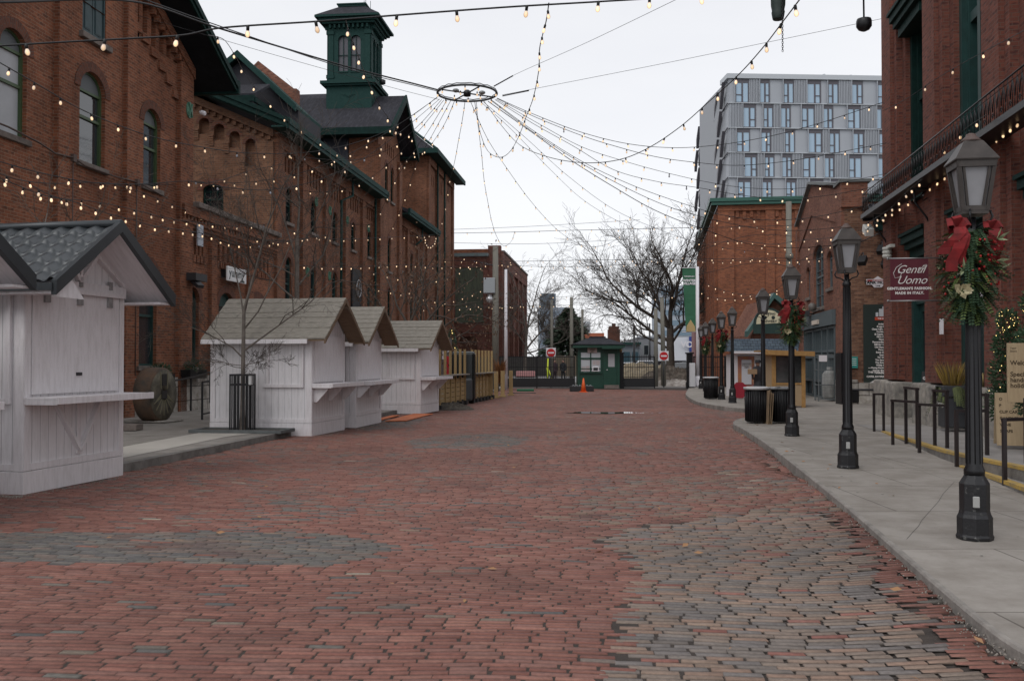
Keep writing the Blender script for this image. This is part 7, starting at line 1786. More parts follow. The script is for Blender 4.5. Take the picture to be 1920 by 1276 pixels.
# gas cage
cgp = gr(1535, 752, .12); e = empty('gas_cage', cgp, -RA, 'grey wire mesh cage holding a white gas cylinder by the shopfront', 'cage')
b = MB()
for x in (0,.78):
    for y in (0,.8): b.box(x-.02,x+.02,y-.02,y+.02,0,1.72)
for z in (.08,.6,1.15,1.7): b.beam((0,0,z),(.78,0,z),.03,.03); b.beam((0,0,z),(0,.8,z),.03,.03)
for k in range(16): x = .78*k/15; b.box(x-.003,x+.003,-.003,.003,.08,1.7)
for k in range(30): z = .1+k*.053; b.box(0,.78,-.003,.003,z,z+.005)
b.build('mesh', mat('cage_grey', (.16,.18,.19), .5, metal=.4), e)
b = MB(); b.lathe([(.22,.1),(.26,.16),(.27,.6),(.26,1.0),(.17,1.1),(.1,1.12),(.1,1.25)], (.45,.35,0), 20); tag(b.build('gas_cylinder', mat('cylinder_white', (.5,.5,.48), .5, nscale=5), None, loc=cgp, rz=-RA), 'dented off white gas cylinder inside the wire cage', 'gas cylinder')
b = MB(); b.box(.02,.3,-.04,-.025,1.45,1.68); b.build('label_plate', WHITE, e)

# ================================================================== people
def person(loc, lab, H=1.7, coat=(.03,.03,.035), rz=0, hat=False, bag=False, seed=1, pants=(.03,.03,.04)):
    e = empty('person', loc, rz, lab, 'person')
    s = H/1.75
    J = dict(pelvis=(0,0,.95), chest=(0,.0,1.28), neck=(0,0,1.47), head=(0,-.01,1.56), top=(0,-.01,1.68), sl=(-.17,0,1.40), sr=(.17,0,1.40), el=(-.24,.02,1.13), er=(.24,.02,1.13), hl=(-.22,-.08,.90), hr=(.22,-.08,.90), ll=(-.09,0,.88), lr=(.09,0,.88), kl=(-.10,-.02,.50), kr=(.11,.02,.50), al=(-.10,0,.09), ar=(.12,.06,.09), tl=(-.11,-.14,.04), tr=(.13,-.08,.04))
    R_ = dict(pelvis=.15, chest=.16, neck=.06, head=.085, top=.075, sl=.08, sr=.08, el=.055, er=.055, hl=.035, hr=.035, ll=.1, lr=.1, kl=.07, kr=.07, al=.045, ar=.045, tl=.035, tr=.035)
    E = [('pelvis','chest'),('chest','neck'),('neck','head'),('head','top'),('chest','sl'),('chest','sr'),('sl','el'),('sr','er'),('el','hl'),('er','hr'),('pelvis','ll'),('pelvis','lr'),('ll','kl'),('lr','kr'),('kl','al'),('kr','ar'),('al','tl'),('ar','tr')]
    ks = list(J); me = bpy.data.meshes.new('body'); me.from_pydata([tuple(c*s for c in J[k]) for k in ks], [(ks.index(a), ks.index(b)) for a, b in E], [])
    me.materials.append(mat('coat_%d' % seed, coat, .85)); o = bpy.data.objects.new('body', me); C.objects.link(o); o.parent = e
    md = o.modifiers.new('skin', 'SKIN'); o.modifiers.new('sub', 'SUBSURF').levels = 2; o.modifiers['sub'].render_levels = 2
    for i, k in enumerate(ks): me.skin_vertices[0].data[i].radius = (R_[k]*s, R_[k]*s)
    me.skin_vertices[0].data[0].use_root = True
    sk = mat('skin_%d' % seed, (.45,.27,.20), .6)
    b = MB(); b.blob((0,-.015*s,1.60*s), .105*s, 12, 10, sq=(.82,.95,1.15)); b.blob((0,-.12*s,1.59*s), .018, 6, 4); b.build('head', sk, e)
    hr_ = mat('hair_%d' % seed, (.03,.02,.015), .8); b = MB(); b.blob((0,.015*s,1.64*s), .112*s, 12, 8, sq=(.88,.95,1.02)); b.build('hair', hr_, e)
    b = MB(); b.lathe([(.10*s,.92*s),(.20*s,.62*s),(.21*s,.60*s)], n=14) if bag else b.lathe([(.15*s,1.0*s),(.165*s,.84*s),(.15*s,.83*s)], n=14); b.build('coat_skirt', MATS['coat_%d' % seed], e)
    for sx in (-1, 1):
        c = Vector(J['hl' if sx < 0 else 'hr'])*s
        b = MB(); b.blob(c+Vector((0,0,-.04)), .032, 8, 5, sq=(.6,1,1.2))
        for f in range(4): b.tube([c+Vector((0,-.02+.014*f,-.06)), c+Vector((0,-.02+.014*f,-.10)), c+Vector((.005,-.03+.014*f,-.125))], .007, 5)
        b.tube([c+Vector((0,-.03,-.04)), c+Vector((0,-.055,-.07))], .008, 5); b.build('hand', sk, e)
    if hat: b = MB(); b.lathe([(.17,1.64*s),(.175,1.655*s),(.11,1.66*s),(.105,1.75*s),(.06,1.77*s)], n=16); b.build('hat', mat('hat_black', (.01,.01,.012), .8), e)
    if bag: 
        b = MB(); b.box(-.42,-.1,-.3,-.14,.98,1.17); b.tube([(-.38,-.2,1.17),(-.3,-.15,1.35),(-.15,-.08,1.42)], .012, 5); bg = b.build('bag', mat('tan_bag', (.33,.22,.13), .7), None, bevel=.03); bg.location = e.location; tag(bg, 'tan handbag hugged by the person in the black hat', 'bag')
    return e
person((at(1421,700,36).x, 36, .12), 'person in dark coat and black hat, half hidden by a lamp post', 1.5, hat=True, bag=True, seed=1)
person((at(1040,700,68).x, 68, 0), 'distant person in dark jacket left of the tripod behind the gate', 1.7, coat=(.05,.03,.04), seed=2, rz=.5)
person((at(1056,700,69).x, 69, 0), 'distant person in dark top nearer the gatehouse behind the gate', 1.7, coat=(.02,.025,.03), seed=3, rz=-.6)

# ================================================================== parked cars far beyond the gate
CG = mat('car_glass', (.02,.025,.03), .05, spec=1); TYR = mat('tyre', (.015,.015,.015), .8); RIM = mat('rim', (.35,.35,.36), .3, metal=.8)
def car(loc, col, lab, rz=0, suv=False):
    e = empty('parked_car', loc, rz, lab, 'car', 'cars parked beyond the gate'); m = mat('car_paint', col, .2, nscale=0); h = 1.62 if suv else 1.42
    prof = [(-2.2,.35),(-2.25,.62),(-2.1,.85),(-1.3,.95),(-.55,h),(.9,h+.02),(1.75,1.02),(2.2,.9),(2.25,.45),(2.1,.32)]
    b = MB(); b.prism([(x,-.85,z) for x, z in prof], (0,1.7,0)); b.build('body', m, e, bevel=.08)
    b = MB(); g = [(-1.12,.98),(-.5,h-.07),(.85,h-.05),(1.45,1.03)]; b.prism([(x,-.865,z) for x, z in g], (0,1.73,0)); b.build('side_windows', CG, e)
    b = MB(); b.prism([(-1.32,-.72,.97),(-.6,-.66,h-.03),(-.6,.66,h-.03),(-1.32,.72,.97)], (-.05,0,.03)); b.build('windscreen', CG, e)
    for x in (-1.4, 1.4):
        for y in (-.8, .8):
            w = MB(); w.T = Matrix.Translation((x, y, .33)) @ Matrix.Rotation(PI/2, 4, 'X'); w.lathe([(.33,-.12),(.34,-.1),(.34,.1),(.33,.12)], n=18); wo_ = w.build('wheel', TYR, e)
            w = MB(); w.T = Matrix.Translation((x, y, .33)) @ Matrix.Rotation(PI/2, 4, 'X'); w.lathe([(.2,-.13),(.2,.13)], n=14); w.build('rim', RIM, wo_)
    for y in (-.6, .6): b = MB(); b.box(-2.24,-2.16,y-.14,y+.14,.66,.78); b.build('headlight', WHITE, e, bevel=.02)
    return e
for px, Y, col, rz, suv, lab in ((1176,104,(.62,.63,.65),.1,False,'white car, leftmost of those seen through the right gate'),(1203,100,(.55,.56,.58),.2,True,'pale silver car in the middle behind the right gate'),(1222,108,(.3,.32,.34),0,True,'grey car just left of the large bare tree'),(1263,92,(.02,.022,.03),.2,True,'black car right of the large bare tree trunk'),(1282,80,(.05,.09,.09),1.2,False,'dark green car cut off by the right gate pier'),(1170,125,(.05,.05,.06),0,False,'small dark car farthest left behind the gatehouse edge')):
    car((at(px,700,Y).x, Y, 0), col, lab, rz, suv)
# ================================================================== trees
BARK = mat('bark', (.10,.08,.065), .9, nscale=6, col2=(.05,.042,.036), bump=.6, bscale=14)
BARKG = mat('bark_grey', (.17,.145,.125), .9, nscale=6, namt=.4)
TWIG = mat('twig', (.075,.06,.05), .9)
def grow(tr, tw, p, d, L, r, lv, maxlv, rn, up=.12, spread=.6, nch=(3,5), tips=None, wob=.16, shrink=.66, minr=.006, tfrom=.3):
    n = max(3, int(5-lv*.5)); pts = [p]; rs_ = [r]; dd = d.normalized()
    for k in range(n):
        dd = (dd+Vector((rn.gauss(0, wob), rn.gauss(0, wob), rn.gauss(0, wob)+up))).normalized(); pts.append(pts[-1]+dd*L/n); rs_.append(max(minr, r*(1-.55*(k+1)/n)))
    (tr if lv < 2 else tw).tube(pts, rs_, 8 if lv == 0 else 5 if lv == 1 else 4 if lv == 2 else 3, caps=False)
    if lv >= maxlv:
        if tips is not None: tips.append((pts[-1], dd)); tips.append((pts[-2], dd))
        return
    m = rn.randint(*nch)
    for k in range(m):
        t = tfrom+(1-tfrom)*(k+rn.random()*.8)/m; i = min(n-1, int(t*n)); q = pts[i].lerp(pts[i+1], t*n-i)
        a = rn.uniform(0, 2*PI); s = dd.orthogonal(); s.rotate(Matrix.Rotation(a, 3, dd)); ang = spread*rn.uniform(.7, 1.25)
        grow(tr, tw, q, (dd*cos(ang)+s*sin(ang)).normalized(), L*shrink*rn.uniform(.75, 1.15)*(1.1-.35*t), max(minr, rs_[i]*.62), lv+1, maxlv, rn, up, spread, nch, tips, wob*1.1, shrink, minr, .2)
    grow(tr, tw, pts[-1], dd, L*shrink, max(minr, rs_[-1]*.95), lv+1, maxlv, rn, up, spread, nch, tips, wob*1.1, shrink, minr, .2)
def bare(name, loc, lab, limbs, seed, maxlv=5, group=None, bark=None, twig=None, scale=1, **k):
    """limbs: (height on trunk, direction, length, radius) with trunk = first entry"""
    rn = random.Random(seed); e = empty(name, loc, 0, lab, 'tree', group); tr, tw = MB(), MB(); tips = []
    th, tr0, lean = limbs[0]; n = 6; P = [Vector((lean*(i/n)**1.5, 0, th*i/n)) for i in range(n+1)]
    tr.tube(P, [tr0*(1.25 if i == 0 else 1)*(1-.35*i/n) for i in range(n+1)], 10, caps=False)
    for z, d, L, r in limbs[1:]:
        i = min(n-1, int(z/th*n)); q = P[i].lerp(P[i+1], z/th*n-i); grow(tr, tw, q, Vector(d), L, r, 1, maxlv, rn, tips=tips, **k)
    tr.build('trunk', bark or BARK, e); tw.build('crown', twig or TWIG, e); e.scale = (scale,)*3; return e, tips
t1 = at(1257, 700, 72)
bare('bare_tree', (t1.x, 72, 0), 'large dark bare tree with wide crown left of the green banner', [(4.6,.40,.0),
  (3.3,(-1,.1,.55),5.6,.15),(4.4,(-.75,.2,1.0),6.2,.17),(4.5,(.05,.1,1.3),4.6,.19),(3.9,(.65,-.2,1.1),4.4,.15),(4.4,(-.35,.1,1.2),5.2,.16),(4.2,(-.3,-.6,1.0),5.0,.13),(3.0,(.8,.3,1.0),4.0,.12),(2.6,(-1.0,-.2,.75),3.6,.10),(4.0,(-.5,.4,.9),5.2,.12)], 21, 5, up=.05, spread=.56, nch=(4,5), minr=.010, shrink=.63, scale=.92)
t2 = at(984, 700, 76)
bare('bare_tree', (t2.x, 76, 0), 'pale slender bare tree beside the dark brick factory', [(4.2,.24,.15),
  (3.4,(.75,.1,.85),5.4,.12),(4.0,(.3,.1,1.3),5.6,.13),(4.1,(-.15,.1,1.4),5.4,.12),(3.0,(1.0,-.1,.5),4.4,.09),(3.8,(-.5,-.3,1.0),3.6,.08)], 8, 5, bark=BARKG, up=.02, spread=.55, nch=(3,4), minr=.012, shrink=.66, scale=.72, twig=BARKG)
t3 = at(1022, 700, 95)
bare('bare_tree', (t3.x, 95, 0), 'low brown bushy bare tree between factory and fir tree', [(1.6,.2,.1),(1.0,(-.8,.1,1),4.4,.12),(1.4,(.1,.1,1.4),5,.13),(1.5,(.8,.1,1),4.6,.12),(1.3,(.2,-.6,1.2),4.4,.1)], 14, 5, up=.03, spread=.6, nch=(3,5), minr=.02, shrink=.68, scale=.7)
tq = at(1120, 700, 170)
bare('bare_tree', (at(1170,700,170).x, 170, 0), 'distant bare crown just above the low shop roof', [(4,.2,.1),(3,(-.8,.1,1),4.4,.12),(3.6,(.1,.1,1.4),5,.13),(3.6,(.8,.1,1),4.6,.12)], 15, 4, up=.03, spread=.6, nch=(3,5), minr=.06, shrink=.68, scale=.5)
bare('bare_tree', (at(1113,700,175).x, 175, 0), 'distant bare crown beside the orange brick block', [(4,.2,.1),(3,(-.8,.1,1),4.0,.12),(3.6,(.1,.1,1.4),4,.13),(3.6,(.8,.1,1),4.6,.12)], 19, 4, up=.03, spread=.6, nch=(3,5), minr=.06, shrink=.68, scale=.5)
bare('young_tree', (tb.x, tb.y, .15), 'slender young bare tree standing in the black guard', [(2.6,.055,.02),
  (1.5,(-.6,-.1,.8),1.3,.018),(1.65,(.9,.1,.7),2.3,.022),(1.75,(-.5,.2,1.1),2.0,.020),(2.5,(.05,0,1.5),2.4,.032),(2.1,(.7,-.2,1.2),2.0,.020),(2.3,(-.55,-.1,1.3),1.9,.018),(1.35,(-1,-.3,-.05),.8,.010),(1.35,(1,-.2,.0),.7,.010),(1.3,(-.8,.3,-.1),.7,.010),(1.32,(.3,-.8,-.1),.6,.009)], 33, 5, bark=BARKG, up=.03, spread=.55, nch=(2,4), minr=.0028, shrink=.60)
y2 = at(556, 700, 27.5)
bare('young_tree', (y2.x, 27.5, .11), 'taller bare young tree rising behind the first wooden roofed booth', [(5.0,.09,.0),
  (3.2,(-.8,.1,.9),2.4,.03),(3.6,(.8,.1,.8),2.4,.03),(4.2,(-.5,.2,1.2),2.3,.03),(4.9,(.1,0,1.5),2.2,.04),(4.6,(.7,-.2,1.2),2.0,.028),(2.8,(1,-.3,.5),1.8,.02),(3.9,(-1,-.3,.6),1.8,.02)], 35, 4, bark=BARKG, up=.02, spread=.55, nch=(3,4), minr=.004, shrink=.62)
y3 = at(70, 700, 15.5)
bare('young_tree', (y3.x, 15.5, .11), 'bare young tree showing only twigs above the near booth roof', [(2.6,.06,.0),
  (2.3,(-.5,.1,1.2),1.5,.02),(2.5,(.1,.1,1.5),1.5,.02),(2.4,(.6,.1,1.2),1.5,.02),(2.0,(.9,-.1,.9),1.6,.018),(2.0,(-.9,-.1,.9),1.6,.018)], 37, 4, bark=BARKG, up=.04, spread=.45, nch=(2,3), minr=.004, shrink=.62)
# brown leaved trees
DRY = mat('dry_leaf', (.17,.092,.052), .85, nscale=3, col2=(.085,.05,.032))
def leafy(loc, lab, seed, limbs, n=11, Ls=.13):
    e, tips = bare('withered_tree', loc, lab, limbs, seed, 3, 'trees with withered brown leaves', up=.0, spread=.7, nch=(3,4), minr=.005, shrink=.62)
    RN.seed(seed); b = MB()
    for (p, d) in tips:
        if RN.random() < .1: continue
        for k in range(n): leaf(b, p+Vector((RN.gauss(0,.15), RN.gauss(0,.15), RN.gauss(0,.15))), Vector((RN.uniform(-.7,.7), RN.uniform(-.7,.7), -RN.uniform(.2,1.3))), Ls*RN.uniform(.6,1.3), Ls*.2)
    b.build('leaves', DRY, e); return e
y4 = at(768, 700, 34)
leafy((y4.x, 34, .11), 'brown leaved tree behind the farthest booths, nearer one', 41, [(2.9,.11,.0),(2.0,(-.9,.1,.9),1.9,.05),(2.2,(-.7,-.3,1.1),2.0,.05),(2.3,(.95,-.1,.8),2.3,.05),(2.6,(-.5,.1,1.2),2.0,.05),(2.8,(.1,.1,1.5),1.8,.05),(2.7,(.6,.1,1.1),1.9,.045),(1.9,(.8,-.6,.4),1.9,.04),(2.1,(-.9,-.5,.5),1.9,.04),(1.7,(.5,-1,.3),1.7,.03)], 3)
y5 = at(812, 700, 42)
leafy((y5.x, 42, .11), 'brown leaved tree reaching over the patio fence, farther one', 43, [(3.2,.11,.0),(2.2,(-.9,.1,.9),2.3,.05),(2.6,(.9,-.1,.8),2.4,.05),(3.0,(-.5,.1,1.2),2.2,.05),(3.1,(.1,.1,1.5),2.2,.05),(2.0,(.9,-.4,.35),2.4,.04)], 3)
# evergreens
def conifer(loc, h, r, lab, seed, name='fir_tree', lights=0, dens=1.0, mt=None):
    RN.seed(seed); e = empty(name, loc, 0, lab, 'tree'); b = MB(); b.tube([(0,0,0),(0,0,h*.95)], [r*.09, .01], 8); b.build('trunk', BARK, e)
    b = MB(); n = int(2600*dens)
    for k in range(n):
        t = RN.random()**.8; z = h*(.08+.92*t); rr_ = r*(1-t)**.85*(.8+.3*sin(t*38+3*RN.random()))*RN.random()**.4+.03; a = RN.uniform(0, 2*PI)
        p = Vector((rr_*cos(a), rr_*sin(a), z)); leaf(b, p, Vector((cos(a), sin(a), RN.uniform(-.6,.25))), r*.22*RN.uniform(.6,1.4)*(1.15-t*.6), r*.035)
    b.build('crown', mt or mat('fir_dark', (.045,.075,.05), .8, nscale=1.5, col2=(.04,.065,.035)), e)
    if lights:
        b = MB()
        for k in range(lights): t = RN.random(); a = RN.uniform(0, 2*PI); rr_ = r*(1-t)**.85; b.blob((rr_*cos(a), rr_*sin(a), h*(.08+.92*t)), .016, 4, 3)
        b.build('fairy_lights', FAIRY, e)
    return e
f1 = at(1066, 700, 82); conifer((f1.x, 82, 0), at(1066, 578, 82).z, 3.0, 'broad dark green fir tree behind the poles beyond the gate', 51, dens=1.8)
p = fa.lerp(fb_, .47)+Vector((-.7,1.6,0)); conifer((p.x, p.y, .11), 2.75, .55, 'slim Christmas tree with small lights behind the patio fence', 52, 'christmas_tree', 60, .7)
p = fb_.lerp(fc, .55)+Vector((-.2,1.2,0)); b = MB(); RN.seed(4)
for k in range(300): a = RN.uniform(0,2*PI); leaf(b, Vector((0,0,.5+RN.random()*.6)), Vector((cos(a)*.5, sin(a)*.5, 1)), RN.uniform(.3,.9), .02)
tag(b.build('dry_grass', mat('rust_grass', (.22,.09,.03), .85), None, loc=p), 'rusty brown ornamental grass clump behind the timber posts', 'plant')

# ================================================================== festoon lights
WIRE = mat('wire', (.008,.008,.009), .6)
BULB = bpy.data.materials.new('bulb_glow'); BULB.use_nodes = True; n_ = BULB.node_tree; p_ = n_.nodes['Principled BSDF']
p_.inputs['Base Color'].default_value = (.45,.40,.38,1); p_.inputs['Roughness'].default_value = .1
lw = n_.nodes.new('ShaderNodeLayerWeight'); lw.inputs[0].default_value = .35; cr_ = n_.nodes.new('ShaderNodeValToRGB'); cr_.color_ramp.elements[0].color = (1,.66,.34,1); cr_.color_ramp.elements[1].color = (.16,.10,.08,1); cr_.color_ramp.elements[1].position = .62
n_.links.new(lw.outputs['Facing'], cr_.inputs[0]); n_.links.new(cr_.outputs[0], p_.inputs['Emission Color']); p_.inputs['Emission Strength'].default_value = .85
SOCK = mat('socket', (.008,.007,.007), .5)
b = MB(); b.lathe([(.018,-.055),(.019,-.005),(.012,.008)], n=10); b.lathe([(.004,-.135),(.017,-.128),(.026,-.112),(.028,-.095),(.024,-.078),(.018,-.06)], n=12, mat=1)
bproto = b.build('bulb', [SOCK, BULB]); BM = bproto.data; bpy.data.objects.remove(bproto)
BMS = []
for q_ in (.55, .8, 1.05, 1.35):
    m_ = BM.copy(); mm = BULB.copy(); mm.node_tree.nodes['Principled BSDF'].inputs['Emission Strength'].default_value = .95*q_; m_.materials[1] = mm; BMS.append(m_)
dead = BM.copy(); dead.materials[1] = mat('clear_bulb', (.35,.36,.40), .1)
rnS = random.Random(99)
def catm(P, n=10):
    out = []; 
    for i in range(len(P)-1):
        p0, p1, p2, p3 = P[max(i-1,0)], P[i], P[i+1], P[min(i+2,len(P)-1)]
        for k in range(n): t = k/n; out.append(.5*((2*p1)+(p2-p0)*t+(2*p0-5*p1+4*p2-p3)*t*t+(3*p1-p0-3*p2+p3)*t**3))
    out.append(P[-1]); return out
def festoon(lab, pts, d0, d1, nb, thick=.009, scale=1.0, cat='string lights', dm=None, skip0=False, group='festoon light strings'):
    """pts: the run of the cable seen from the square; d0, d1 (and dm half way): its distance"""
    N = len(pts); P = []
    L = [0]
    for a, c in zip(pts, pts[1:]): L.append(L[-1]+math.hypot(a[0]-c[0], a[1]-c[1]))
    for (x, y), l in zip(pts, L):
        t = l/L[-1]; 
        if dm is None: dd = d0+(d1-d0)*t
        else: dd = (d0+(dm-d0)*t*2) if t < .5 else (dm+(d1-dm)*(t*2-1))
        P.append(at(x, y, dd))
    cpts = catm(P); c = cpts[0]
    e = empty('light_string', c, 0, lab, cat, group) if nb else None
    m = MB(); m.tube([q-c for q in cpts], thick, 4, caps=False)
    w = m.build('cable', WIRE, e)
    if not nb: w.name = 'support_cable'; w.location = c; tag(w, lab, 'cable', 'support cables of the light ring'); return w
    cl = [0]
    for a, q in zip(cpts, cpts[1:]): cl.append(cl[-1]+(q-a).length)
    for k in range(nb):
        s = cl[-1]*(k+.5+rnS.uniform(-.08,.08))/nb; i = max(j for j in range(len(cl)) if cl[j] <= s); i = min(i, len(cpts)-2)
        q = cpts[i].lerp(cpts[i+1], (s-cl[i])/(cl[i+1]-cl[i]+1e-9))-c
        o = bpy.data.objects.new('bulb', rnS.choice(BMS) if rnS.random() > .04 else dead); C.objects.link(o); o.parent = e; o.location = q
        o.scale = (scale*.88,)*3; o.rotation_euler = (rnS.uniform(-.22,.22), rnS.uniform(-.22,.22), rnS.uniform(0,6))
    return e
RD = 30.0
ringc = at(876, 175, RD); rr_ = 56*RD/F
rg = empty('light_ring', ringc, 0, 'round iron hoop hung over the street where all light strings meet', 'light ring')
b = MB(); n = 40; b.tube([(rr_*cos(2*PI*k/n), rr_*sin(2*PI*k/n), 0) for k in range(n+1)], .035, 8, caps=False); b.tube([(rr_*cos(2*PI*k/n), rr_*sin(2*PI*k/n), .06+.015*sin(9*k)) for k in range(n+1)], .014, 4, caps=False); b.build('hoop', mat('ring_steel', (.05,.055,.058), .5), rg)
b = MB()
for k in range(4): a = k*PI/2+.5; b.tube([(0,0,0),(rr_*cos(a), rr_*sin(a), 0)], .022, 6)
b.build('spokes', MATS['ring_steel'], rg)
b = MB(); b.lathe([(.05,-.1),(.11,-.09),(.12,.05),(.06,.1)], n=12); b.build('hub', IRON, rg)
for a, s in ((2.2,.55),(.4,.5)): b = MB(); b.blob((rr_*s*cos(a)*1.1, -rr_*s*sin(a), -.03), .09, 10, 6, sq=(1.2,1.2,.7)); b.build('floodlight', mat('lamp_grey', (.3,.32,.32), .4), rg)
for k in range(14):
    a = 2*PI*k/14+.2; q = (rr_*cos(a)*(1 if k % 3 else .45), rr_*sin(a)*(1 if k % 3 else .45), -.03); o = bpy.data.objects.new('bulb', BM); C.objects.link(o); o.parent = rg; o.location = q
# support cables
festoon('heavy support cable rising left from the hoop over the gable', [(-40,-4),(0,4),(250,3),(410,53),(640,122),(780,158),(826,170)], 14, RD, 0, .022)
festoon('second support cable twisted beside the heavy left one', [(250,-8),(420,52),(640,126),(780,161),(824,172)], 17, RD, 0, .012)
festoon('thin straight wire from the hoop to the left gable edge', [(260,30),(400,70),(560,116),(730,163),(824,187)], 24, RD, 0, .006)
festoon('high cross cable above the view carrying bucket and fixture', [(-900,-170),(300,-150),(1459,-158),(1620,-160),(2300,-190)], 14, 14, 0, .012)
festoon('thin wire rising steeply right from the hoop', [(926,162),(970,138),(1100,80),(1275,-4)], RD, 20, 0, .006)
festoon('thin wire running right from the hoop to the mill corner', [(942,178),(1010,165),(1280,112),(1655,35)], RD, 27, 0, .006)
for k, (p0_, p1_) in enumerate((((926,162),(962,142)),((942,180),(992,170)))):
    festoon(('turnbuckle on the steep right wire', 'turnbuckle on the flat right wire')[k], [p0_, p1_], RD, RD, 0, .02)
S = festoon
S('uppermost light string crossing the whole top of the view', [(-20,88),(0,86),(100,80),(250,72),(345,66),(420,52),(600,40),(780,26),(960,13),(1130,3),(1260,-6),(1500,-30),(1800,-75),(2150,-140)], 9.5, 13.5, 21, .010, dm=10)
S('light string dangling from the upper left over the dark gables', [(390,66),(410,70),(425,80),(445,112),(463,145),(502,190),(538,224),(575,250),(610,274),(650,298)], 16, 34, 9, .007)
S('light string falling past the cupola to the cross gable', [(648,38),(655,62),(668,95),(686,143),(703,182),(722,213),(738,235),(752,258)], 13, 24, 8, .007)
S('light string looping low below the hoop then up to the top', [(893,190),(897,232),(904,260),(914,282),(928,293),(943,294),(958,282),(973,255),(987,218),(1000,183),(1010,133),(1012,90),(1024,40),(1029,6)], 30, 12, 17, .008)
S('light string sweeping right from the hoop up to the top right', [(905,186),(940,235),(975,272),(1020,292),(1070,303),(1120,305),(1170,297),(1220,275),(1275,238),(1330,190),(1385,140),(1430,90),(1470,38),(1502,-4)], 30, 9, 19, .009)
S('highest light string from hoop to mill corner', [(932,184),(1000,214),(1090,248),(1180,270),(1270,277),(1360,270),(1450,254),(1540,230),(1655,192)], RD, 26, 17)
S('second light string from hoop to the mill wall', [(932,185),(1000,218),(1090,254),(1160,276),(1230,294),(1300,304),(1380,310),(1470,303),(1560,288),(1662,268)], RD, 26, 17)
S('third light string from hoop, dipping before the grey block', [(930,186),(1010,232),(1090,275),(1170,302),(1250,324),(1330,342),(1400,352),(1480,354),(1560,345),(1664,325)], RD, 26, 17)
S('fourth light string from hoop, ending below the balcony', [(928,187),(1000,232),(1075,274),(1150,318),(1230,340),(1310,352),(1390,366),(1460,372),(1540,368),(1640,350)], RD, 27, 17)
S('fifth light string from hoop towards the orange warehouse', [(922,188),(1000,245),(1090,302),(1180,345),(1270,378),(1350,402),(1430,412),(1520,408),(1625,385)], RD, 28, 17)
S('sixth light string from hoop towards the tank house gable', [(920,188),(1000,248),(1090,306),(1170,350),(1250,386),(1330,410),(1420,428),(1500,432),(1580,425)], RD, 32, 16)
S('seventh, thick light string falling from hoop to the lamp row', [(915,190),(1000,250),(1070,300),(1150,350),(1230,395),(1320,430),(1420,460),(1540,462),(1660,440)], RD, 36, 17, .013)
S('eighth light string slanting down to the warehouse corner', [(905,190),(985,258),(1065,330),(1150,392),(1230,428),(1310,455),(1400,470),(1500,476)], RD, 55, 14)
S('ninth light string slanting down to the high cross cable', [(900,190),(960,244),(1030,316),(1090,372),(1150,410),(1200,432)], RD, 52, 11)
S('light string from hoop drooping over the street end tree', [(882,190),(915,262),(952,318),(988,368),(1022,408),(1054,438),(1088,458),(1120,462),(1150,452),(1172,432)], RD, 50, 15)
S('light string falling steeply from hoop to a small low loop', [(890,190),(897,240),(903,290),(908,340),(915,380),(922,415),(930,440),(940,458),(950,460),(960,450),(965,434)], RD, 50, 14)
S('light string falling from hoop down the tall block corner', [(872,190),(866,230),(860,262),(852,305),(843,340),(838,370),(833,400),(825,430)], RD, 52, 9)
# left fan
S('left light string sweeping from hoop low across the near hall', [(820,182),(780,212),(740,237),(700,256),(650,272),(590,284),(528,288),(450,286),(375,275),(300,260),(230,238),(150,204),(70,158),(-10,112)], RD, 13, 17)
S('left light string from hoop to the warehouse corner above the shop', [(820,183),(750,232),(690,270),(630,300),(560,325),(480,340),(400,343),(345,335)], RD, 29, 14)
S('left light string from hoop ending beside the gable end window', [(824,186),(760,240),(700,285),(640,320),(570,345),(500,356),(430,352),(355,340),(270,345),(180,343),(80,325),(-10,300)], RD, 15, 18)
S('left light string from hoop towards the warehouse eaves', [(828,187),(790,230),(745,270),(705,290),(660,300),(600,298),(530,290)], RD, 37, 11)
S('left light string from hoop to the middle warehouse windows', [(832,188),(790,240),(740,296),(690,336),(640,355),(590,360),(540,350)], RD, 40, 11)
S('left light string dropping from hoop past the hipped roof', [(838,188),(800,250),(765,300),(735,350),(712,400),(695,420),(660,420),(625,405)], RD, 46, 11)
S('left light string dropping from hoop behind the brown tree', [(845,189),(815,245),(780,310),(760,370),(740,420),(728,440)], RD, 50, 9)
S('left light string hanging nearest below the hoop', [(852,190),(835,230),(815,262),(800,280),(780,290),(762,300),(742,320)], RD, 44, 9)
S('light string strung along the near hall below the windows', [(-10,322),(40,338),(100,344),(165,342),(230,345),(297,346),(357,344),(413,338),(470,320),(530,308)], 15, 36, 12)
S('lower light string along the near hall wall', [(-10,330),(20,342),(70,362),(110,372),(160,376),(215,385),(270,398),(330,412),(400,420),(450,424),(505,420)], 15, 33, 18, dm=22)
S('dense light string sagging along the shop range', [(60,348),(95,366),(145,380),(195,398),(240,410),(290,424),(345,432),(390,440),(440,457),(505,456),(560,448),(620,440)], 15, 38, 26, dm=24)
S('light string over the shop sign to the far wall', [(200,342),(240,352),(280,366),(310,378),(345,392),(380,408),(430,430),(480,448),(530,452),(580,446)], 22, 38, 14)
S('level light string along the first warehouse bays', [(540,430),(600,446),(650,448),(700,446),(760,443),(815,440)], 34, 52, 12)
S('closely spaced level light string before the warehouse', [(560,497),(610,500),(660,500),(710,498),(760,496),(830,500),(900,497),(965,493)], 34, 52, 24)
S('small looped light string at the end of the cross cable', [(796,440),(798,452),(805,462),(814,455),(818,442)], 46, 46, 10)
S('light string through the brown tree to the dark factory', [(690,508),(740,520),(790,528),(840,520),(890,500),(950,512),(1000,505)], 40, 60, 14)
S('low light string over the patio towards the factory', [(700,540),(760,552),(820,565),(880,572),(940,574),(985,572)], 42, 62, 14)
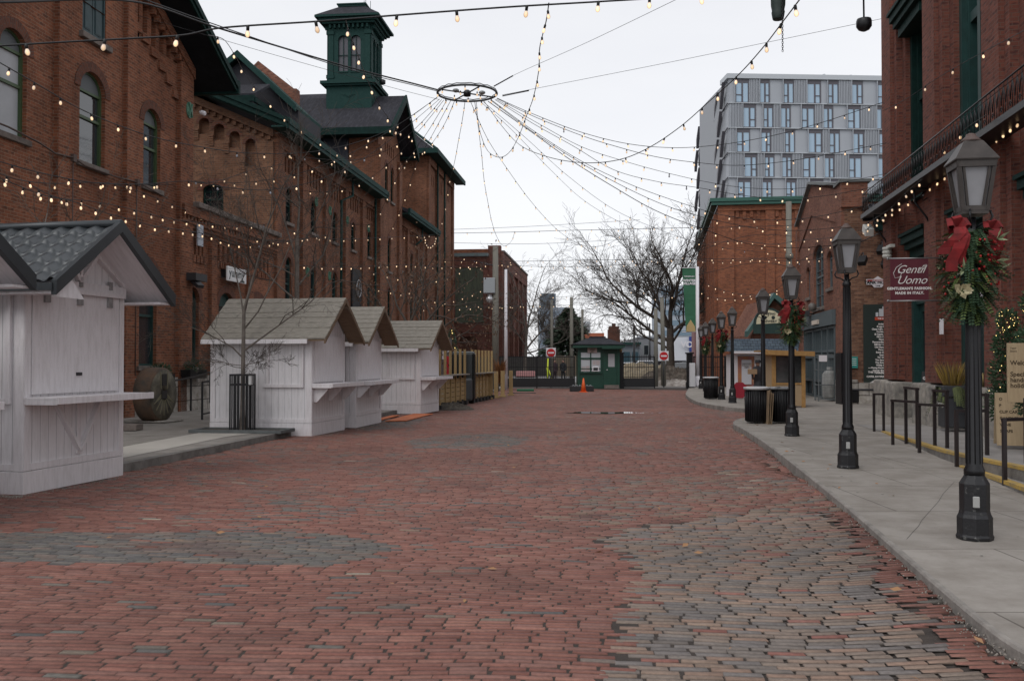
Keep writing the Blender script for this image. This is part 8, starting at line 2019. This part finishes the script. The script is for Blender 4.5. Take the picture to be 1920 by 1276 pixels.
S('lowest light string over the patio', [(760,540),(790,565),(830,578),(880,577),(950,575),(1010,572)], 44, 66, 13)
S('slanting light string rising past the boarded window', [(745,590),(790,580),(840,566),(890,550),(925,530)], 46, 60, 10)
S('high level cross cable lights between the two rows', [(850,437),(960,435),(1060,432),(1160,430),(1280,427),(1400,425),(1560,420)], 52, 46, 14, .012)
S('second level cross cable lights above the street end', [(820,488),(920,490),(1020,489),(1120,487),(1240,487),(1350,485),(1480,484),(1600,484)], 58, 44, 22, .012)
S('fine light string sagging over the street end', [(860,482),(940,496),(1040,500),(1120,498),(1200,494),(1290,480)], 60, 58, 20)
S('fine low light string above the gatehouse', [(1000,572),(1060,572),(1120,568),(1200,562),(1290,552),(1330,545)], 60, 56, 12)
S('fine light string between pole and street tree', [(980,540),(1040,556),(1090,552),(1140,545),(1220,548)], 60, 60, 10)
S('light string low across the orange warehouse', [(1310,488),(1360,490),(1420,486),(1470,489),(1530,486),(1600,484)], 48, 36, 16)
S('light string in a shallow sag across the warehouse wall', [(1320,530),(1370,548),(1430,552),(1480,540),(1510,520)], 50, 40, 12)
S('light string rising from the warehouse to the tank house', [(1320,555),(1370,560),(1420,555),(1452,545),(1480,520),(1500,490),(1520,478)], 50, 38, 14)
S('light string across the warehouse upper wall', [(1330,455),(1390,452),(1450,458),(1500,450),(1560,445),(1640,425)], 46, 30, 13)
S('dense warm light string under the balcony edge', [(1622,432),(1650,412),(1680,392),(1710,372),(1740,352),(1770,330),(1800,308),(1840,276),(1890,240),(1930,212)], 26, 15.5, 22, .008)
S('second warm light string below the balcony', [(1620,420),(1640,410),(1670,390),(1700,360),(1730,335)], 26, 20, 8, .008)
S('light string from the warehouse to the balcony rail', [(1520,478),(1580,450),(1640,420),(1690,370),(1740,310),(1800,250),(1850,215)], 34, 16, 10, .008)
S('light string slanting up across the mill windows', [(1655,208),(1700,185),(1760,145),(1830,105),(1925,55)], 25, 15, 5, .008)
# plain overhead wires at the street end
for k, (P_, d0, d1) in enumerate((([(850,430),(1000,424),(1200,412)],70,70),([(850,455),(1000,457),(1190,448)],70,70),([(1092,582),(1160,596),(1240,612)],70,100),([(1034,566),(1120,590),(1218,608)],66,118),([(1071,560),(1150,562),(1229,580)],62,60),([(1310,470),(1420,440),(1560,452)],50,50),([(1310,515),(1420,492),(1500,505)],50,48),([(929,470),(980,520),(1034,564)],50,66))):
    w = festoon('overhead wire %s' % ('high left over the factory','lower left over the factory','falling right from the short pole','long one past the grey office','between thick pole and tree poles','across the warehouse wall, upper','across the warehouse wall, lower','from transformer pole to the next pole')[k], P_, d0, d1, 0, .012)
    w['group'] = 'overhead wires'; w.name = 'overhead_wire'
# fallen leaves
FL_ = mat('fallen_leaf', (.32,.17,.08), .8); rnL = random.Random(5); b = MB()
for k in range(140):
    side = rnL.random()
    if side < .5: p = kerbR[rnL.randrange(4, 40)]+Vector((rnL.uniform(-.3,.9), rnL.uniform(-.5,.5), .012 if rnL.random() > .4 else -.105))
    else: p = Vector((rnL.uniform(-6,5), rnL.uniform(3.5,25), .018))
    if p.z > .1 or side >= .5 or True:
        inside = True; a = rnL.uniform(0,6.28); s = rnL.uniform(.015,.045); d = Vector((cos(a), sin(a), rnL.uniform(-.1,.35))); q = Vector((-sin(a), cos(a), rnL.uniform(-.2,.4)))
        b.poly([p-d*s, p+q*s*.5+Vector((0,0,.006)), p+d*s, p-q*s*.5])
tag(b.build('fallen_leaves', FL_), 'scattered dry leaves lying on paving and pavement', kind='stuff')
